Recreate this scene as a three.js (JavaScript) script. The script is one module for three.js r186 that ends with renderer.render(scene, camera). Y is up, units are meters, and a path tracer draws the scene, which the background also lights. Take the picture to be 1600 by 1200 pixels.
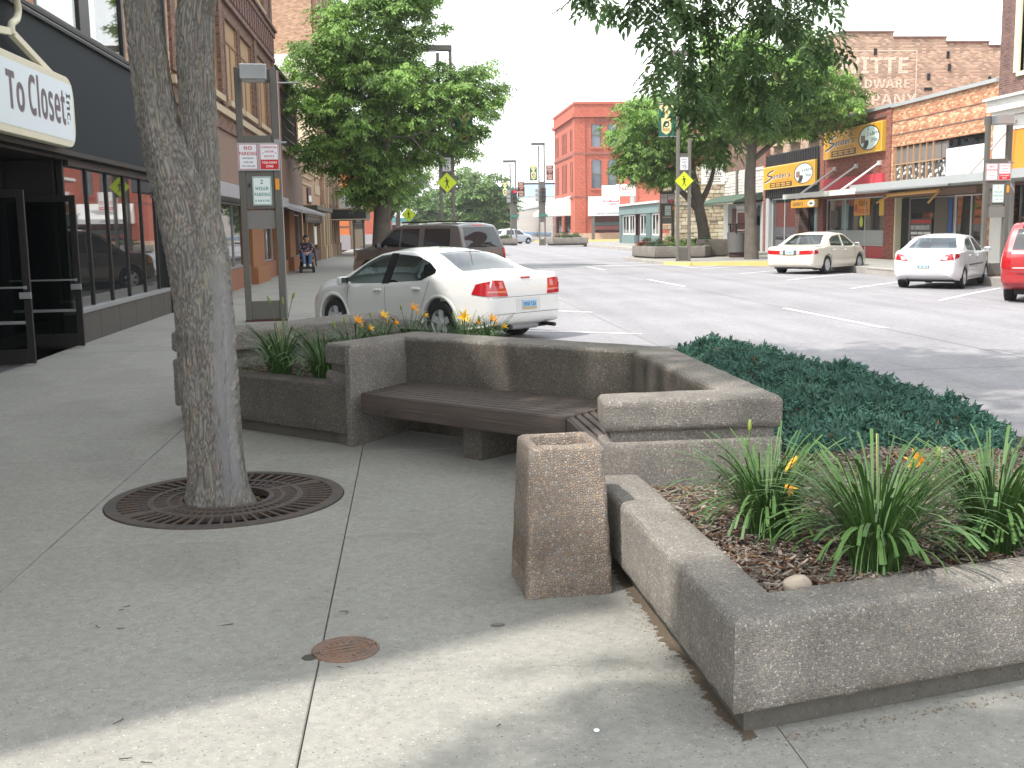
import * as THREE from 'three';
import { mergeGeometries, toCreasedNormals } from 'three/addons/utils/BufferGeometryUtils.js';
import { RoundedBoxGeometry } from 'three/addons/geometries/RoundedBoxGeometry.js';
import { MarchingCubes } from 'three/addons/objects/MarchingCubes.js';
import { createNoise3D } from 'simplex-noise';
import { Brush, Evaluator, SUBTRACTION } from 'three-bvh-csg';

// ---------------------------------------------------------------- camera, sky, sun, exposure
const scene = new THREE.Scene();
const camera = new THREE.PerspectiveCamera(38.46, 4 / 3, 0.05, 3000);
camera.position.set(0, 1.76, 0);                       // a standing photographer; sidewalk at y 0.14, road at y 0
camera.rotation.set(THREE.MathUtils.degToRad(-8.098), THREE.MathUtils.degToRad(-5.225), -0.017, 'YXZ');
const renderer = new THREE.WebGLRenderer({ antialias: true });
renderer.toneMapping = THREE.LinearToneMapping;
renderer.toneMappingExposure = 1.16;
renderer.shadowMap.enabled = true;
const SUN_EL = 56 * Math.PI / 180, SUN_DIR = new THREE.Vector3(-0.895 * Math.cos(SUN_EL), Math.sin(SUN_EL), 0.446 * Math.cos(SUN_EL)).normalize();
const sun = new THREE.DirectionalLight(new THREE.Color().setRGB(1, 0.95, 0.89), 5);
sun.name = 'sun';
sun.position.copy(SUN_DIR).multiplyScalar(120).add(new THREE.Vector3(6, 0, -30));
sun.target.position.set(6, 0, -30);
sun.castShadow = true; sun.shadow.radius = 2;
sun.shadow.mapSize.set(4096, 4096);
Object.assign(sun.shadow.camera, { left: -70, right: 70, top: 90, bottom: -60, near: 1, far: 260 });
scene.add(sun, sun.target);
{ // hazy bright summer sky: white near the horizon, pale blue overhead, thin cloud, brighter towards the sun
  const W = 512, H = 256, data = new Float32Array(W * H * 4), d = new THREE.Vector3();
  const h = (x, y, z) => { let n = Math.imul(x, 374761393) ^ Math.imul(y, 668265263) ^ Math.imul(z, 1274126177); n = Math.imul(n ^ (n >>> 13), 1274126177); return ((n ^ (n >>> 16)) >>> 0) / 4294967296; };
  const vn = (x, y, z) => { const X = Math.floor(x), Y = Math.floor(y), Z = Math.floor(z), s = (t) => t * t * (3 - 2 * t), a = s(x - X), b = s(y - Y), c = s(z - Z); let r = 0; for (let i = 0; i < 8; i++) { const p = i & 1, q = (i >> 1) & 1, w = i >> 2; r += h(X + p, Y + q, Z + w) * (p ? a : 1 - a) * (q ? b : 1 - b) * (w ? c : 1 - c); } return r; };
  for (let j = 0; j < H; j++) for (let i = 0; i < W; i++) {
    const up = ((j + 0.5) / H - 0.5) * Math.PI, ro = ((i + 0.5) / W - 0.5) * 2 * Math.PI;
    d.set(Math.cos(ro) * Math.cos(up), Math.sin(up), Math.sin(ro) * Math.cos(up));
    const e = Math.max(0, d.y), s = Math.max(0, d.dot(SUN_DIR)), t = Math.pow(e, 0.55);
    const cl = THREE.MathUtils.smoothstep(0.5 * vn(d.x * 3 + 9, d.y * 7, d.z * 3) + 0.3 * vn(d.x * 7, d.y * 15, d.z * 7) + 0.2 * vn(d.x * 15, d.y * 30, d.z * 15), 0.38, 0.7);
    const glow = 0.55 * Math.pow(s, 6) + 0.5 * Math.pow(s, 40), k = 1.0 + glow;
    const a = [1.95 - 0.62 * t + 0.45 * cl * t, 1.95 - 0.42 * t + 0.28 * cl * t, 1.93 - 0.2 * t + 0.1 * cl * t];
    for (let c = 0; c < 3; c++) data[(j * W + i) * 4 + c] = d.y < -0.02 ? 0.3 : a[c] * k;
    data[(j * W + i) * 4 + 3] = 1;
  }
  const t = new THREE.DataTexture(data, W, H, THREE.RGBAFormat, THREE.FloatType);
  t.mapping = THREE.EquirectangularReflectionMapping; t.magFilter = t.minFilter = THREE.LinearFilter; t.needsUpdate = true;
  scene.background = t; scene.environment = t;
}
scene.fog = new THREE.FogExp2(new THREE.Color().setRGB(0.86, 0.9, 0.95), 0.0004);

// ---------------------------------------------------------------- helpers
let RS = 12345;
const rnd = () => { RS = (RS + 0x6d2b79f5) | 0; let t = Math.imul(RS ^ (RS >>> 15), 1 | RS); t = (t + Math.imul(t ^ (t >>> 7), 61 | t)) ^ t; return ((t ^ (t >>> 14)) >>> 0) / 4294967296; };
const seed = (n) => { RS = n * 7919 + 17; };
const rr = (a, b) => a + (b - a) * rnd();
const gauss = () => (rnd() + rnd() + rnd() + rnd() - 2) * 0.87;
const V = (x, y, z) => new THREE.Vector3(x, y, z);
const lerp = THREE.MathUtils.lerp, clamp = THREE.MathUtils.clamp, sstep = THREE.MathUtils.smoothstep;
const D2R = Math.PI / 180;
const used = new Map();
function numbered(n) { const k = used.get(n) ?? 0; used.set(n, k + 1); return k ? n + '_' + String(k).padStart(3, '0') : n; }
function hash2(x, y, s) { let n = Math.imul(x, 374761393) ^ Math.imul(y, 668265263) ^ Math.imul(s, 1442695041); n = Math.imul(n ^ (n >>> 13), 1274126177); return ((n ^ (n >>> 16)) >>> 0) / 4294967296; }
function pn(x, y, px, py, s) { // periodic value noise
  const X = Math.floor(x), Y = Math.floor(y); let a = x - X, b = y - Y; a = a * a * (3 - 2 * a); b = b * b * (3 - 2 * b);
  const x0 = ((X % px) + px) % px, x1 = (x0 + 1) % px, y0 = ((Y % py) + py) % py, y1 = (y0 + 1) % py;
  return (hash2(x0, y0, s) * (1 - a) + hash2(x1, y0, s) * a) * (1 - b) + (hash2(x0, y1, s) * (1 - a) + hash2(x1, y1, s) * a) * b;
}
function fbm(u, v, fx, fy, oct, s) { let r = 0, w = 0.5, n = 0; for (let i = 0; i < oct; i++) { r += w * pn(u * fx, v * fy, fx, fy, s + i); n += w; w *= 0.5; fx *= 2; fy *= 2; } return r / n; }
function worley(u, v, nx, ny, s) { // periodic; [d1, d2, id]
  const x = u * nx, y = v * ny, X = Math.floor(x), Y = Math.floor(y); let d1 = 9, d2 = 9, id = 0;
  for (let j = -1; j < 2; j++) for (let i = -1; i < 2; i++) {
    const cx = (((X + i) % nx) + nx) % nx, cy = (((Y + j) % ny) + ny) % ny, dx = X + i + 0.02 + 0.96 * hash2(cx, cy, s) - x, dy = Y + j + 0.02 + 0.96 * hash2(cx, cy, s + 1) - y, d = Math.hypot(dx, dy);
    if (d < d1) { d2 = d1; d1 = d; id = hash2(cx, cy, s + 2); } else if (d < d2) d2 = d;
  }
  return [d1, d2, id];
}
let ns = 987654; const simplex = createNoise3D(() => { ns = (Math.imul(ns, 1664525) + 1013904223) >>> 0; return ns / 4294967296; });
const n3 = (x, y, z) => 0.5 + 0.5 * simplex(x * 0.8, y * 0.8, z * 0.8); // smooth 3-D noise for shapes, 0 to 1
const SRGB = new Uint8Array(4097); for (let i = 0; i <= 4096; i++) { const c = i / 4096; SRGB[i] = Math.round(255 * (c <= 0.0031308 ? 12.92 * c : 1.055 * c ** (1 / 2.4) - 0.055)); }
function makeTex(w, h, metresU, metresV, fn) { // fn(u, v) -> linear base colour
  const d = new Uint8Array(w * h * 4);
  for (let j = 0; j < h; j++) for (let i = 0; i < w; i++) { const c = fn((i + 0.5) / w, (j + 0.5) / h), o = (j * w + i) * 4; for (let k = 0; k < 3; k++) d[o + k] = SRGB[clamp(Math.round(c[k] * 4096), 0, 4096)]; d[o + 3] = 255; }
  const t = new THREE.DataTexture(d, w, h); t.colorSpace = THREE.SRGBColorSpace; return finish(t, metresU, metresV);
}
function makeBump(w, h, metresU, metresV, fn) {
  const d = new Uint8Array(w * h * 4);
  for (let j = 0; j < h; j++) for (let i = 0; i < w; i++) { const c = clamp(fn((i + 0.5) / w, (j + 0.5) / h), 0, 1) * 255, o = (j * w + i) * 4; d[o] = d[o + 1] = d[o + 2] = c; d[o + 3] = 255; }
  return finish(new THREE.DataTexture(d, w, h), metresU, metresV);
}
function finish(t, mu, mv) { t.wrapS = t.wrapT = THREE.RepeatWrapping; t.magFilter = THREE.LinearFilter; t.minFilter = THREE.LinearMipmapLinearFilter; t.generateMipmaps = true; t.repeat.set(1 / mu, 1 / mv); t.needsUpdate = true; return t; }
const C = (r, g, b) => new THREE.Color().setRGB(r, g, b);
function mat(r, g, b, rough = 0.8, extra = {}) { return new THREE.MeshStandardMaterial({ color: C(r, g, b), roughness: rough, ...extra }); }
function phys(r, g, b, rough, extra = {}) { return new THREE.MeshPhysicalMaterial({ color: C(r, g, b), roughness: rough, ...extra }); }

// uv in metres from the dominant normal
function boxUV(g, off = 0) {
  g = g.index ? g.toNonIndexed() : g;
  if (!g.attributes.normal) g.computeVertexNormals();
  const p = g.attributes.position, n = g.attributes.normal, uv = new Float32Array(p.count * 2);
  for (let i = 0; i < p.count; i += 3) {
    let a = 0, b = 0, c = 0; for (let k = 0; k < 3; k++) { a += n.getX(i + k); b += n.getY(i + k); c += n.getZ(i + k); }
    a = Math.abs(a); b = Math.abs(b); c = Math.abs(c);
    for (let k = i; k < i + 3; k++) {
      const x = p.getX(k), y = p.getY(k), z = p.getZ(k);
      if (b > a && b > c) { uv[k * 2] = x + off; uv[k * 2 + 1] = z + off * 1.7; }
      else if (a > c * 0.999) { uv[k * 2] = z + off; uv[k * 2 + 1] = y + off * 1.7; }
      else { uv[k * 2] = x + off; uv[k * 2 + 1] = y + off * 1.7; }
    }
  }
  g.setAttribute('uv', new THREE.BufferAttribute(uv, 2));
  return g;
}
function prep(g) { g = g.index ? g.toNonIndexed() : g.clone(); if (!g.attributes.normal) g.computeVertexNormals(); if (!g.attributes.uv) g.setAttribute('uv', new THREE.BufferAttribute(new Float32Array(g.attributes.position.count * 2), 2)); for (const k of Object.keys(g.attributes)) if (!['position', 'normal', 'uv', 'color'].includes(k)) g.deleteAttribute(k); g.groups.length = 0; return g; }
function merged(list) { list = [].concat(list).map(prep); const col = list.some((g) => g.attributes.color); if (col) for (const g of list) if (!g.attributes.color) g.setAttribute('color', new THREE.BufferAttribute(new Float32Array(g.attributes.position.count * 3).fill(1), 3)); return list.length > 1 ? mergeGeometries(list) : list[0]; }
function part(name, geos, m, parent = scene, opt = {}) { // ONE named mesh under parent
  let g = merged(geos);
  if (opt.uv !== false) g = boxUV(g, opt.off ?? 0);
  if (m.vertexColors && !g.attributes.color) g.setAttribute('color', new THREE.BufferAttribute(new Float32Array(g.attributes.position.count * 3).fill(1), 3));
  const o = new THREE.Mesh(g, m); o.name = parent === scene ? numbered(name) : name; o.castShadow = o.receiveShadow = true;
  if (opt.label) o.userData.label = opt.label; if (opt.kind) o.userData.kind = opt.kind;
  parent.add(o); return o;
}
function tag(o, label, category, group) { o.userData.label = label; o.userData.category = category; if (group) o.userData.group = group; return o; }
function thing(name, label, category, pos = [0, 0, 0], turn = 0, group) { const o = new THREE.Group(); o.name = numbered(name); scene.add(o); o.position.set(...pos); o.rotation.y = turn; return tag(o, label, category, group); }
function struct(name, geos, m, label, opt = {}) { const o = part(name, geos, m, scene, opt); o.userData.kind = 'structure'; o.userData.label = label; return o; }
function dup(src, label, pos, turn, group) { const r = src.clone(); r.name = numbered(src.name.replace(/_\d{3}$/, '')); scene.add(r); if (pos) r.position.set(...pos); if (turn !== undefined) r.rotation.y = turn; r.userData = { ...src.userData, label }; if (group) r.userData.group = group; return r; }
const bx = (x0, y0, z0, x1, y1, z1) => { const g = new THREE.BoxGeometry(Math.abs(x1 - x0), Math.abs(y1 - y0), Math.abs(z1 - z0)); g.translate((x0 + x1) / 2, (y0 + y1) / 2, (z0 + z1) / 2); return g; };
const rb = (x0, y0, z0, x1, y1, z1, r = 0.01, s = 2) => { const g = new RoundedBoxGeometry(Math.abs(x1 - x0), Math.abs(y1 - y0), Math.abs(z1 - z0), s, r); g.translate((x0 + x1) / 2, (y0 + y1) / 2, (z0 + z1) / 2); return g; };
function rod(a, b, r, r2 = r, n = 8) { const d = b.clone().sub(a), g = new THREE.CylinderGeometry(r2, r, d.length(), n); g.applyQuaternion(new THREE.Quaternion().setFromUnitVectors(V(0, 1, 0), d.clone().normalize())); g.translate((a.x + b.x) / 2, (a.y + b.y) / 2, (a.z + b.z) / 2); return g; }
function beam(a, b, w, h, up = V(0, 1, 0)) { const d = b.clone().sub(a), L = d.length(), z = d.clone().normalize(), x = new THREE.Vector3().crossVectors(up, z).normalize(), y = new THREE.Vector3().crossVectors(z, x), g = new THREE.BoxGeometry(w, h, L); g.applyMatrix4(new THREE.Matrix4().makeBasis(x, y, z)); g.translate((a.x + b.x) / 2, (a.y + b.y) / 2, (a.z + b.z) / 2); return g; }
// plan polygon [[x, z], ...] (with holes) extruded from y0 to y1, edges rounded by bev
function plan(pts, y0, y1, bev = 0, holes = [], seg = 3) {
  const s = new THREE.Shape(pts.map(([x, z]) => new THREE.Vector2(x, -z)));
  for (const h of holes) s.holes.push(new THREE.Path(h.map(([x, z]) => new THREE.Vector2(x, -z))));
  const g = new THREE.ExtrudeGeometry(s, { depth: y1 - y0 - 2 * bev, bevelEnabled: bev > 0, bevelThickness: bev, bevelSize: bev, bevelOffset: -bev, bevelSegments: seg, curveSegments: 40 });
  g.rotateX(-Math.PI / 2); g.translate(0, y0 + bev, 0);
  return bev > 0 ? toCreasedNormals(g, seg < 2 ? 0.3 : 0.9) : g;
}
function inset(pts, d) { // shrink a plan polygon by d (either winding)
  const n = pts.length; let A = 0; for (let i = 0; i < n; i++) { const [a, b] = pts[i], [c, e] = pts[(i + 1) % n]; A += a * e - c * b; }
  const sg = A > 0 ? 1 : -1;
  return pts.map((p, i) => {
    const q = pts[(i + n - 1) % n], r = pts[(i + 1) % n], e1 = [p[0] - q[0], p[1] - q[1]], e2 = [r[0] - p[0], r[1] - p[1]], l1 = Math.hypot(...e1), l2 = Math.hypot(...e2);
    const n1 = [-e1[1] / l1 * sg, e1[0] / l1 * sg], n2 = [-e2[1] / l2 * sg, e2[0] / l2 * sg], k = 1 + n1[0] * n2[0] + n1[1] * n2[1];
    return [p[0] + (n1[0] + n2[0]) / k * d, p[1] + (n1[1] + n2[1]) / k * d];
  });
}
function densify(g, maxEdge) { // split long triangle edges so that noise can move the surface
  g = prep(g);
  let P = [...Array(g.attributes.position.count).keys()].map((i) => V(0, 0, 0).fromBufferAttribute(g.attributes.position, i)), out = [];
  const st = []; for (let i = 0; i < P.length; i += 3) st.push([P[i], P[i + 1], P[i + 2], 0]);
  while (st.length) {
    const [a, b, c, k] = st.pop(), l = [a.distanceTo(b), b.distanceTo(c), c.distanceTo(a)], m = Math.max(...l);
    if (m < maxEdge || k > 14) { out.push(a, b, c); continue; }
    if (m === l[0]) { const q = a.clone().lerp(b, 0.5); st.push([a, q, c, k + 1], [q, b, c, k + 1]); } else if (m === l[1]) { const q = b.clone().lerp(c, 0.5); st.push([a, b, q, k + 1], [a, q, c, k + 1]); } else { const q = c.clone().lerp(a, 0.5); st.push([a, b, q, k + 1], [q, b, c, k + 1]); }
  }
  return new THREE.BufferGeometry().setFromPoints(out);
}
function canvasTex(w, h, draw) { const c = document.createElement('canvas'); c.width = w; c.height = h; const x = c.getContext('2d'); draw(x, w, h); const t = new THREE.CanvasTexture(c); t.colorSpace = THREE.SRGBColorSpace; return t; }
const printed = (w, h, draw, rough = 0.5) => new THREE.MeshStandardMaterial({ map: canvasTex(w, h, draw), roughness: rough });
// a flat printed face: centre, size, outward yaw (0 faces +z, towards the camera)
function face(name, c, w, h, yaw, m, parent, opt) { const g = new THREE.PlaneGeometry(w, h); g.rotateY(yaw); g.translate(...c); return part(name, g, m, parent, { uv: false, ...opt }); }
function tube(pts, radii, nAround = 10, closedTop = true) { // tapered tube through points
  const curve = new THREE.CatmullRomCurve3(pts), N = Math.max(4, (pts.length - 1) * 5), fr = curve.computeFrenetFrames(N), pos = [], uv = [], idx = [];
  for (let i = 0; i <= N; i++) {
    const t = i / N, p = curve.getPoint(t), f = t * (radii.length - 1), k = Math.min(radii.length - 2, Math.floor(f)), r = lerp(radii[k], radii[k + 1], f - k);
    for (let j = 0; j <= nAround; j++) { const a = j / nAround * Math.PI * 2, o = fr.normals[i].clone().multiplyScalar(Math.cos(a) * r).addScaledVector(fr.binormals[i], Math.sin(a) * r); pos.push(p.x + o.x, p.y + o.y, p.z + o.z); uv.push(j / nAround * 6.28 * 0.2, t * curve.getLength()); }
  }
  for (let i = 0; i < N; i++) for (let j = 0; j < nAround; j++) { const a = i * (nAround + 1) + j, b = a + nAround + 1; idx.push(a, a + 1, b, b, a + 1, b + 1); }
  const g = new THREE.BufferGeometry(); g.setAttribute('position', new THREE.Float32BufferAttribute(pos, 3)); g.setAttribute('uv', new THREE.Float32BufferAttribute(uv, 2)); g.setIndex(idx); g.computeVertexNormals(); return g;
}
// ---------------------------------------------------------------- materials (linear base colours)
const M = {};
{
  const speck = (u, v, n, s) => hash2(Math.floor(u * n), Math.floor(v * n), s);
  // broomed sidewalk concrete with fine sand, pale pits and old stains
  const walk = makeTex(1024, 1024, 2.3, 2.3, (u, v) => {
    const b = fbm(u, v, 4, 4, 5, 3), f = fbm(u, v, 90, 90, 2, 9), st = sstep(fbm(u, v, 3, 3, 4, 21), 0.55, 0.75), s = speck(u, v, 512, 5), s2 = speck(u, v, 340, 6);
    let k = 0.272 * (0.93 + 0.14 * b) * (0.86 + 0.28 * f) * (1 - 0.09 * st);
    const [sp, , sid] = worley(u, v, 11, 11, 77); if (sid > 0.86 && sp < 0.1 + 0.06 * f) k *= 0.72 + 0.2 * sid; if (s > 0.985) k *= 1.45; else if (s < 0.02) k *= 0.6; if (s2 > 0.994) k *= 1.5; if (s2 < 0.006) k *= 0.5;
    return [k * 1.0, k * 0.96, k * 0.87];
  });
  const walkB = makeBump(512, 512, 1.1, 1.1, (u, v) => 0.5 * fbm(u, v, 120, 120, 2, 4) + 0.35 * fbm(u, v, 8, 60, 2, 14) + 0.15 * speck(u, v, 256, 8));
  M.walk = [1, 0.99, 1.01, 0.995].map((k) => new THREE.MeshStandardMaterial({ map: walk, bumpMap: walkB, bumpScale: 0.003, roughness: 0.92, color: C(k, k, k * 0.99) }));
  const joint = mat(0.06, 0.055, 0.045, 1); M.joint = joint;
  // worn road concrete, pinkish grey
  const road = makeTex(1024, 1024, 6, 6, (u, v) => {
    const b = fbm(u, v, 3, 3, 5, 33), f = fbm(u, v, 128, 128, 2, 39), st = fbm(u, v, 12, 2, 4, 41), s = speck(u, v, 700, 35);
    let k = 0.243 * (0.85 + 0.3 * b) * (0.85 + 0.3 * f) * (0.84 + 0.32 * st); if (s > 0.98) k *= 1.3; if (s < 0.02) k *= 0.7;
    return [k * 1.0, k * 0.965, k * 1.0];
  });
  M.road = new THREE.MeshStandardMaterial({ map: road, bumpMap: walkB, bumpScale: 0.003, roughness: 0.9 });
  M.curb = new THREE.MeshStandardMaterial({ map: walk, bumpMap: walkB, bumpScale: 0.003, roughness: 0.9, color: C(1.45, 1.4, 1.4) });
  M.curbYellow = new THREE.MeshStandardMaterial({ color: C(0.68, 0.54, 0.2), bumpMap: walkB, bumpScale: 0.003, roughness: 0.8 });
  M.seal = mat(0.17, 0.155, 0.15, 0.95); M.paint = new THREE.MeshStandardMaterial({ color: C(0.66, 0.65, 0.63), bumpMap: walkB, bumpScale: 0.003, roughness: 0.8 });
  // exposed-aggregate concrete: planters (grey, weathered) and bin (warm pebbles)
  const pal = (id, warm) => { const a = id * 7.3 % 1; if (a < 0.3) return [0.2, 0.18, 0.155]; if (a < 0.52) return [0.27, 0.245, 0.205]; if (a < 0.68) return warm ? [0.36, 0.235, 0.125] : [0.29, 0.235, 0.175]; if (a < 0.8) return [0.13, 0.12, 0.115]; if (a < 0.92) return [0.4, 0.37, 0.32]; return warm ? [0.22, 0.11, 0.07] : [0.19, 0.15, 0.125]; };
  const aggTex = (warm, n, S, mort, sd) => makeTex(1024, 1024, S, S, (u, v) => {
    const [d1, d2, id] = worley(u, v, n, n, sd), e = sstep(d2 - d1, 0.02, 0.28), c = pal(id, warm), b = 0.72 + 0.56 * fbm(u, v, 3, 3, 5, sd + 5), f = 0.8 + 0.4 * fbm(u, v, 200, 200, 1, sd + 6), gap = id * 13 % 1 < (warm ? 0.12 : 0.34) ? 0.3 : 1;
    return [0, 1, 2].map((i) => lerp(mort[i], warm ? lerp(0.225 - 0.03 * i, c[i], 0.45) : lerp(0.21 - 0.02 * i, c[i], 0.72), e * gap) * b * f);
  });
  const aggB = (n, S, sd, warm) => makeBump(1024, 1024, S, S, (u, v) => { const [d1, d2, id] = worley(u, v, n, n, sd), gap = id * 13 % 1 < (warm ? 0.12 : 0.34) ? 0.35 : 1; return gap * sstep(d2 - d1, 0, 0.5) * (0.6 + 0.4 * (id * 3 % 1)) * 0.85 + 0.15 * fbm(u, v, 12, 12, 3, 4); });
  const aT = aggTex(false, 96, 0.84, [0.16, 0.145, 0.125], 51), aB = aggB(96, 0.84, 51), wT = aggTex(true, 64, 0.72, [0.15, 0.125, 0.1], 71), wB = aggB(64, 0.72, 71, true);
  M.agg = new THREE.MeshStandardMaterial({ map: aT, bumpMap: aB, bumpScale: 0.004, roughness: 0.95, color: C(1.12, 1.13, 1.16), vertexColors: true });
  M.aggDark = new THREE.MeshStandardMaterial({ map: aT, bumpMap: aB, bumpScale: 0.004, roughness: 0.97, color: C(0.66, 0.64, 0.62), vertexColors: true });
  M.aggWarm = new THREE.MeshStandardMaterial({ map: wT, bumpMap: wB, bumpScale: 0.006, roughness: 0.92, color: C(1.36, 1.31, 1.3), vertexColors: true });
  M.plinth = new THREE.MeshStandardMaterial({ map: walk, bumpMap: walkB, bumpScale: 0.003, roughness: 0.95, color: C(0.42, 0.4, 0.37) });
  // bark: ridged plates, greyish brown
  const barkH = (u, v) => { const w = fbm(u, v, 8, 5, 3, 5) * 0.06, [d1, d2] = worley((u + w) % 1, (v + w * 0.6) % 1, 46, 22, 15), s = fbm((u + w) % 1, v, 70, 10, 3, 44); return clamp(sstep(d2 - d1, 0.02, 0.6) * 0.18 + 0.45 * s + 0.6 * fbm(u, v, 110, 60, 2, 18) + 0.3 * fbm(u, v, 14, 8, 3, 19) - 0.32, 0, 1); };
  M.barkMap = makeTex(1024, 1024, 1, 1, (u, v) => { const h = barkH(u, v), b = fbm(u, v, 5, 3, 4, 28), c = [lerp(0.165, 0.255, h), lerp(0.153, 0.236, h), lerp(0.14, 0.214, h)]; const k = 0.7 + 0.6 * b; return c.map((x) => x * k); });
  M.barkBump = makeBump(1024, 1024, 1, 1, barkH);
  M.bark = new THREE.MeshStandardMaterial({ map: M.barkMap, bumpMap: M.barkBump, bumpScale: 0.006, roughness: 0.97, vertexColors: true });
  M.barkSmooth = new THREE.MeshStandardMaterial({ map: M.barkMap, bumpMap: walkB, bumpScale: 0.003, roughness: 0.9, vertexColors: true, color: C(0.86, 0.86, 0.87) });
  M.barkFar = new THREE.MeshStandardMaterial({ map: M.barkMap, bumpMap: M.barkBump, bumpScale: 0.02, roughness: 1, color: C(0.72, 0.66, 0.6) });
  // brown bench timber
  const wood = makeTex(512, 512, 0.5, 0.5, (u, v) => { const g = fbm(u, v, 3, 90, 3, 61), b = fbm(u, v, 3, 6, 3, 64), k = 0.6 + 0.8 * g * (0.6 + 0.8 * b); return [0.075 * k, 0.06 * k, 0.052 * k]; });
  M.wood = new THREE.MeshStandardMaterial({ map: wood, roughness: 0.7, bumpMap: makeBump(512, 512, 0.5, 0.5, (u, v) => fbm(u, v, 3, 90, 3, 61)), bumpScale: 0.002, color: C(1.05, 1.0, 0.98) });
  // rusty cast iron
  const iron = makeTex(512, 512, 0.5, 0.5, (u, v) => { const b = fbm(u, v, 8, 8, 5, 81), r = sstep(b, 0.42, 0.62), f = 0.75 + 0.5 * fbm(u, v, 90, 90, 2, 84); return [lerp(0.08, 0.105, r) * f, lerp(0.072, 0.078, r) * f, lerp(0.068, 0.064, r) * f]; });
  const ironB = makeBump(256, 256, 0.25, 0.25, (u, v) => fbm(u, v, 40, 40, 3, 91));
  M.iron = new THREE.MeshStandardMaterial({ map: iron, bumpMap: ironB, bumpScale: 0.002, roughness: 0.75, metalness: 0.35 });
  M.ironRed = new THREE.MeshStandardMaterial({ map: iron, bumpMap: ironB, bumpScale: 0.002, roughness: 0.7, metalness: 0.3, color: C(2.2, 1.85, 1.6) });
  M.soil = new THREE.MeshStandardMaterial({ roughness: 1, bumpScale: 0.02, bumpMap: makeBump(256, 256, 0.6, 0.6, (u, v) => fbm(u, v, 16, 16, 4, 95)), map: makeTex(256, 256, 0.6, 0.6, (u, v) => { const k = 0.5 + fbm(u, v, 20, 20, 3, 97); return [0.06 * k, 0.042 * k, 0.03 * k]; }) });
  // brick: w x h bricks with mortar joints; cols = list of linear colours
  M.brick = (cols, mortar, sd, opt = {}) => {
    const nx = 8, ny = 16, bw = opt.bw ?? 0.215, bh = opt.bh ?? 0.075, patch = opt.patch ?? 0, S = 512;
    const cell = (u, v) => { const y = v * ny, row = Math.floor(y), x = u * nx + (row % 2) * 0.5, col = Math.floor(x) % nx, fx = (x - Math.floor(x)) * bw, fy = (y - row) * bh, e = Math.min(fx, bw - fx, fy, bh - fy); return [e, hash2(col, row, sd), hash2(col, row, sd + 1)]; };
    const t = makeTex(S, S, nx * bw, ny * bh, (u, v) => { const [e, a, b] = cell(u, v), m = sstep(e, 0.003, 0.0075), pz = patch ? sstep(fbm(u, v, 6, 12, 2, sd + 7), 0.3, 0.7) : 0.5, i = Math.floor(clamp(patch ? pz * 0.45 + a * 0.55 : a, 0, 0.999) * cols.length), c = cols[i], k = (0.8 + 0.4 * b) * (0.85 + 0.3 * fbm(u, v, 30, 30, 2, sd + 3)); return [0, 1, 2].map((q) => lerp(mortar[q], c[q] * k, m)); });
    return new THREE.MeshStandardMaterial({ map: t, roughness: 0.93, bumpScale: 0.008, bumpMap: makeBump(S, S, nx * bw, ny * bh, (u, v) => sstep(cell(u, v)[0], 0.002, 0.01) * 0.8 + 0.2 * fbm(u, v, 60, 60, 2, sd)) });
  };
  M.brickBrown = M.brick([[0.17, 0.09, 0.06], [0.13, 0.07, 0.05], [0.21, 0.115, 0.075], [0.15, 0.085, 0.065]], [0.2, 0.16, 0.12], 101);
  M.brickTan = M.brick([[0.42, 0.25, 0.155], [0.47, 0.29, 0.19], [0.38, 0.22, 0.14], [0.5, 0.32, 0.21]], [0.4, 0.31, 0.23], 111);
  M.brickWitte = M.brick([[0.43, 0.29, 0.205], [0.5, 0.345, 0.25], [0.36, 0.25, 0.19], [0.54, 0.385, 0.28]], [0.4, 0.33, 0.26], 121);
  M.brickRed = M.brick([[0.26, 0.085, 0.06], [0.3, 0.1, 0.07], [0.22, 0.07, 0.05], [0.28, 0.1, 0.075]], [0.28, 0.18, 0.14], 131);
  M.brickOrange = M.brick([[0.48, 0.2, 0.1], [0.4, 0.15, 0.08], [0.52, 0.25, 0.13], [0.6, 0.38, 0.22], [0.66, 0.48, 0.3]], [0.42, 0.31, 0.22], 141, { patch: 1 });
  M.brickDark = M.brick([[0.15, 0.075, 0.06], [0.19, 0.095, 0.075], [0.12, 0.065, 0.055], [0.17, 0.09, 0.08]], [0.24, 0.2, 0.18], 151);
  M.brickStore = M.brick([[0.42, 0.1, 0.06], [0.46, 0.115, 0.065], [0.38, 0.088, 0.052], [0.44, 0.12, 0.075]], [0.4, 0.14, 0.09], 161);
  const blots = [0.16, 0.28, 0.45].map((amt, i) => makeTex(256, 256, 3, 3, (u, v) => { const k = 0.9 - amt / 2 + amt * (0.6 * fbm(u, v, 4, 4, 4, 11 + i) + 0.4 * fbm(u, v, 60, 60, 2, 16 + i)); return [k, k, k]; }));
  const plB = makeBump(256, 256, 0.8, 0.8, (u, v) => fbm(u, v, 50, 50, 3, 7));
  M.stucco = (r, g, b, sd = 5, amt = 0.3, rough = 0.9) => new THREE.MeshStandardMaterial({ map: blots[amt < 0.21 ? 0 : amt < 0.31 ? 1 : 2], color: C(r * 1.1, g * 1.1, b * 1.1), bumpMap: plB, bumpScale: 0.004, roughness: rough });
  M.darkMetal = mat(0.025, 0.022, 0.021, 0.45, { metalness: 0.3 });
  M.pylon = new THREE.MeshStandardMaterial({ map: blots[1], color: C(0.14, 0.13, 0.113), roughness: 0.6, metalness: 0.2 });
  M.galv = mat(0.34, 0.345, 0.35, 0.5, { metalness: 0.5 });
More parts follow.
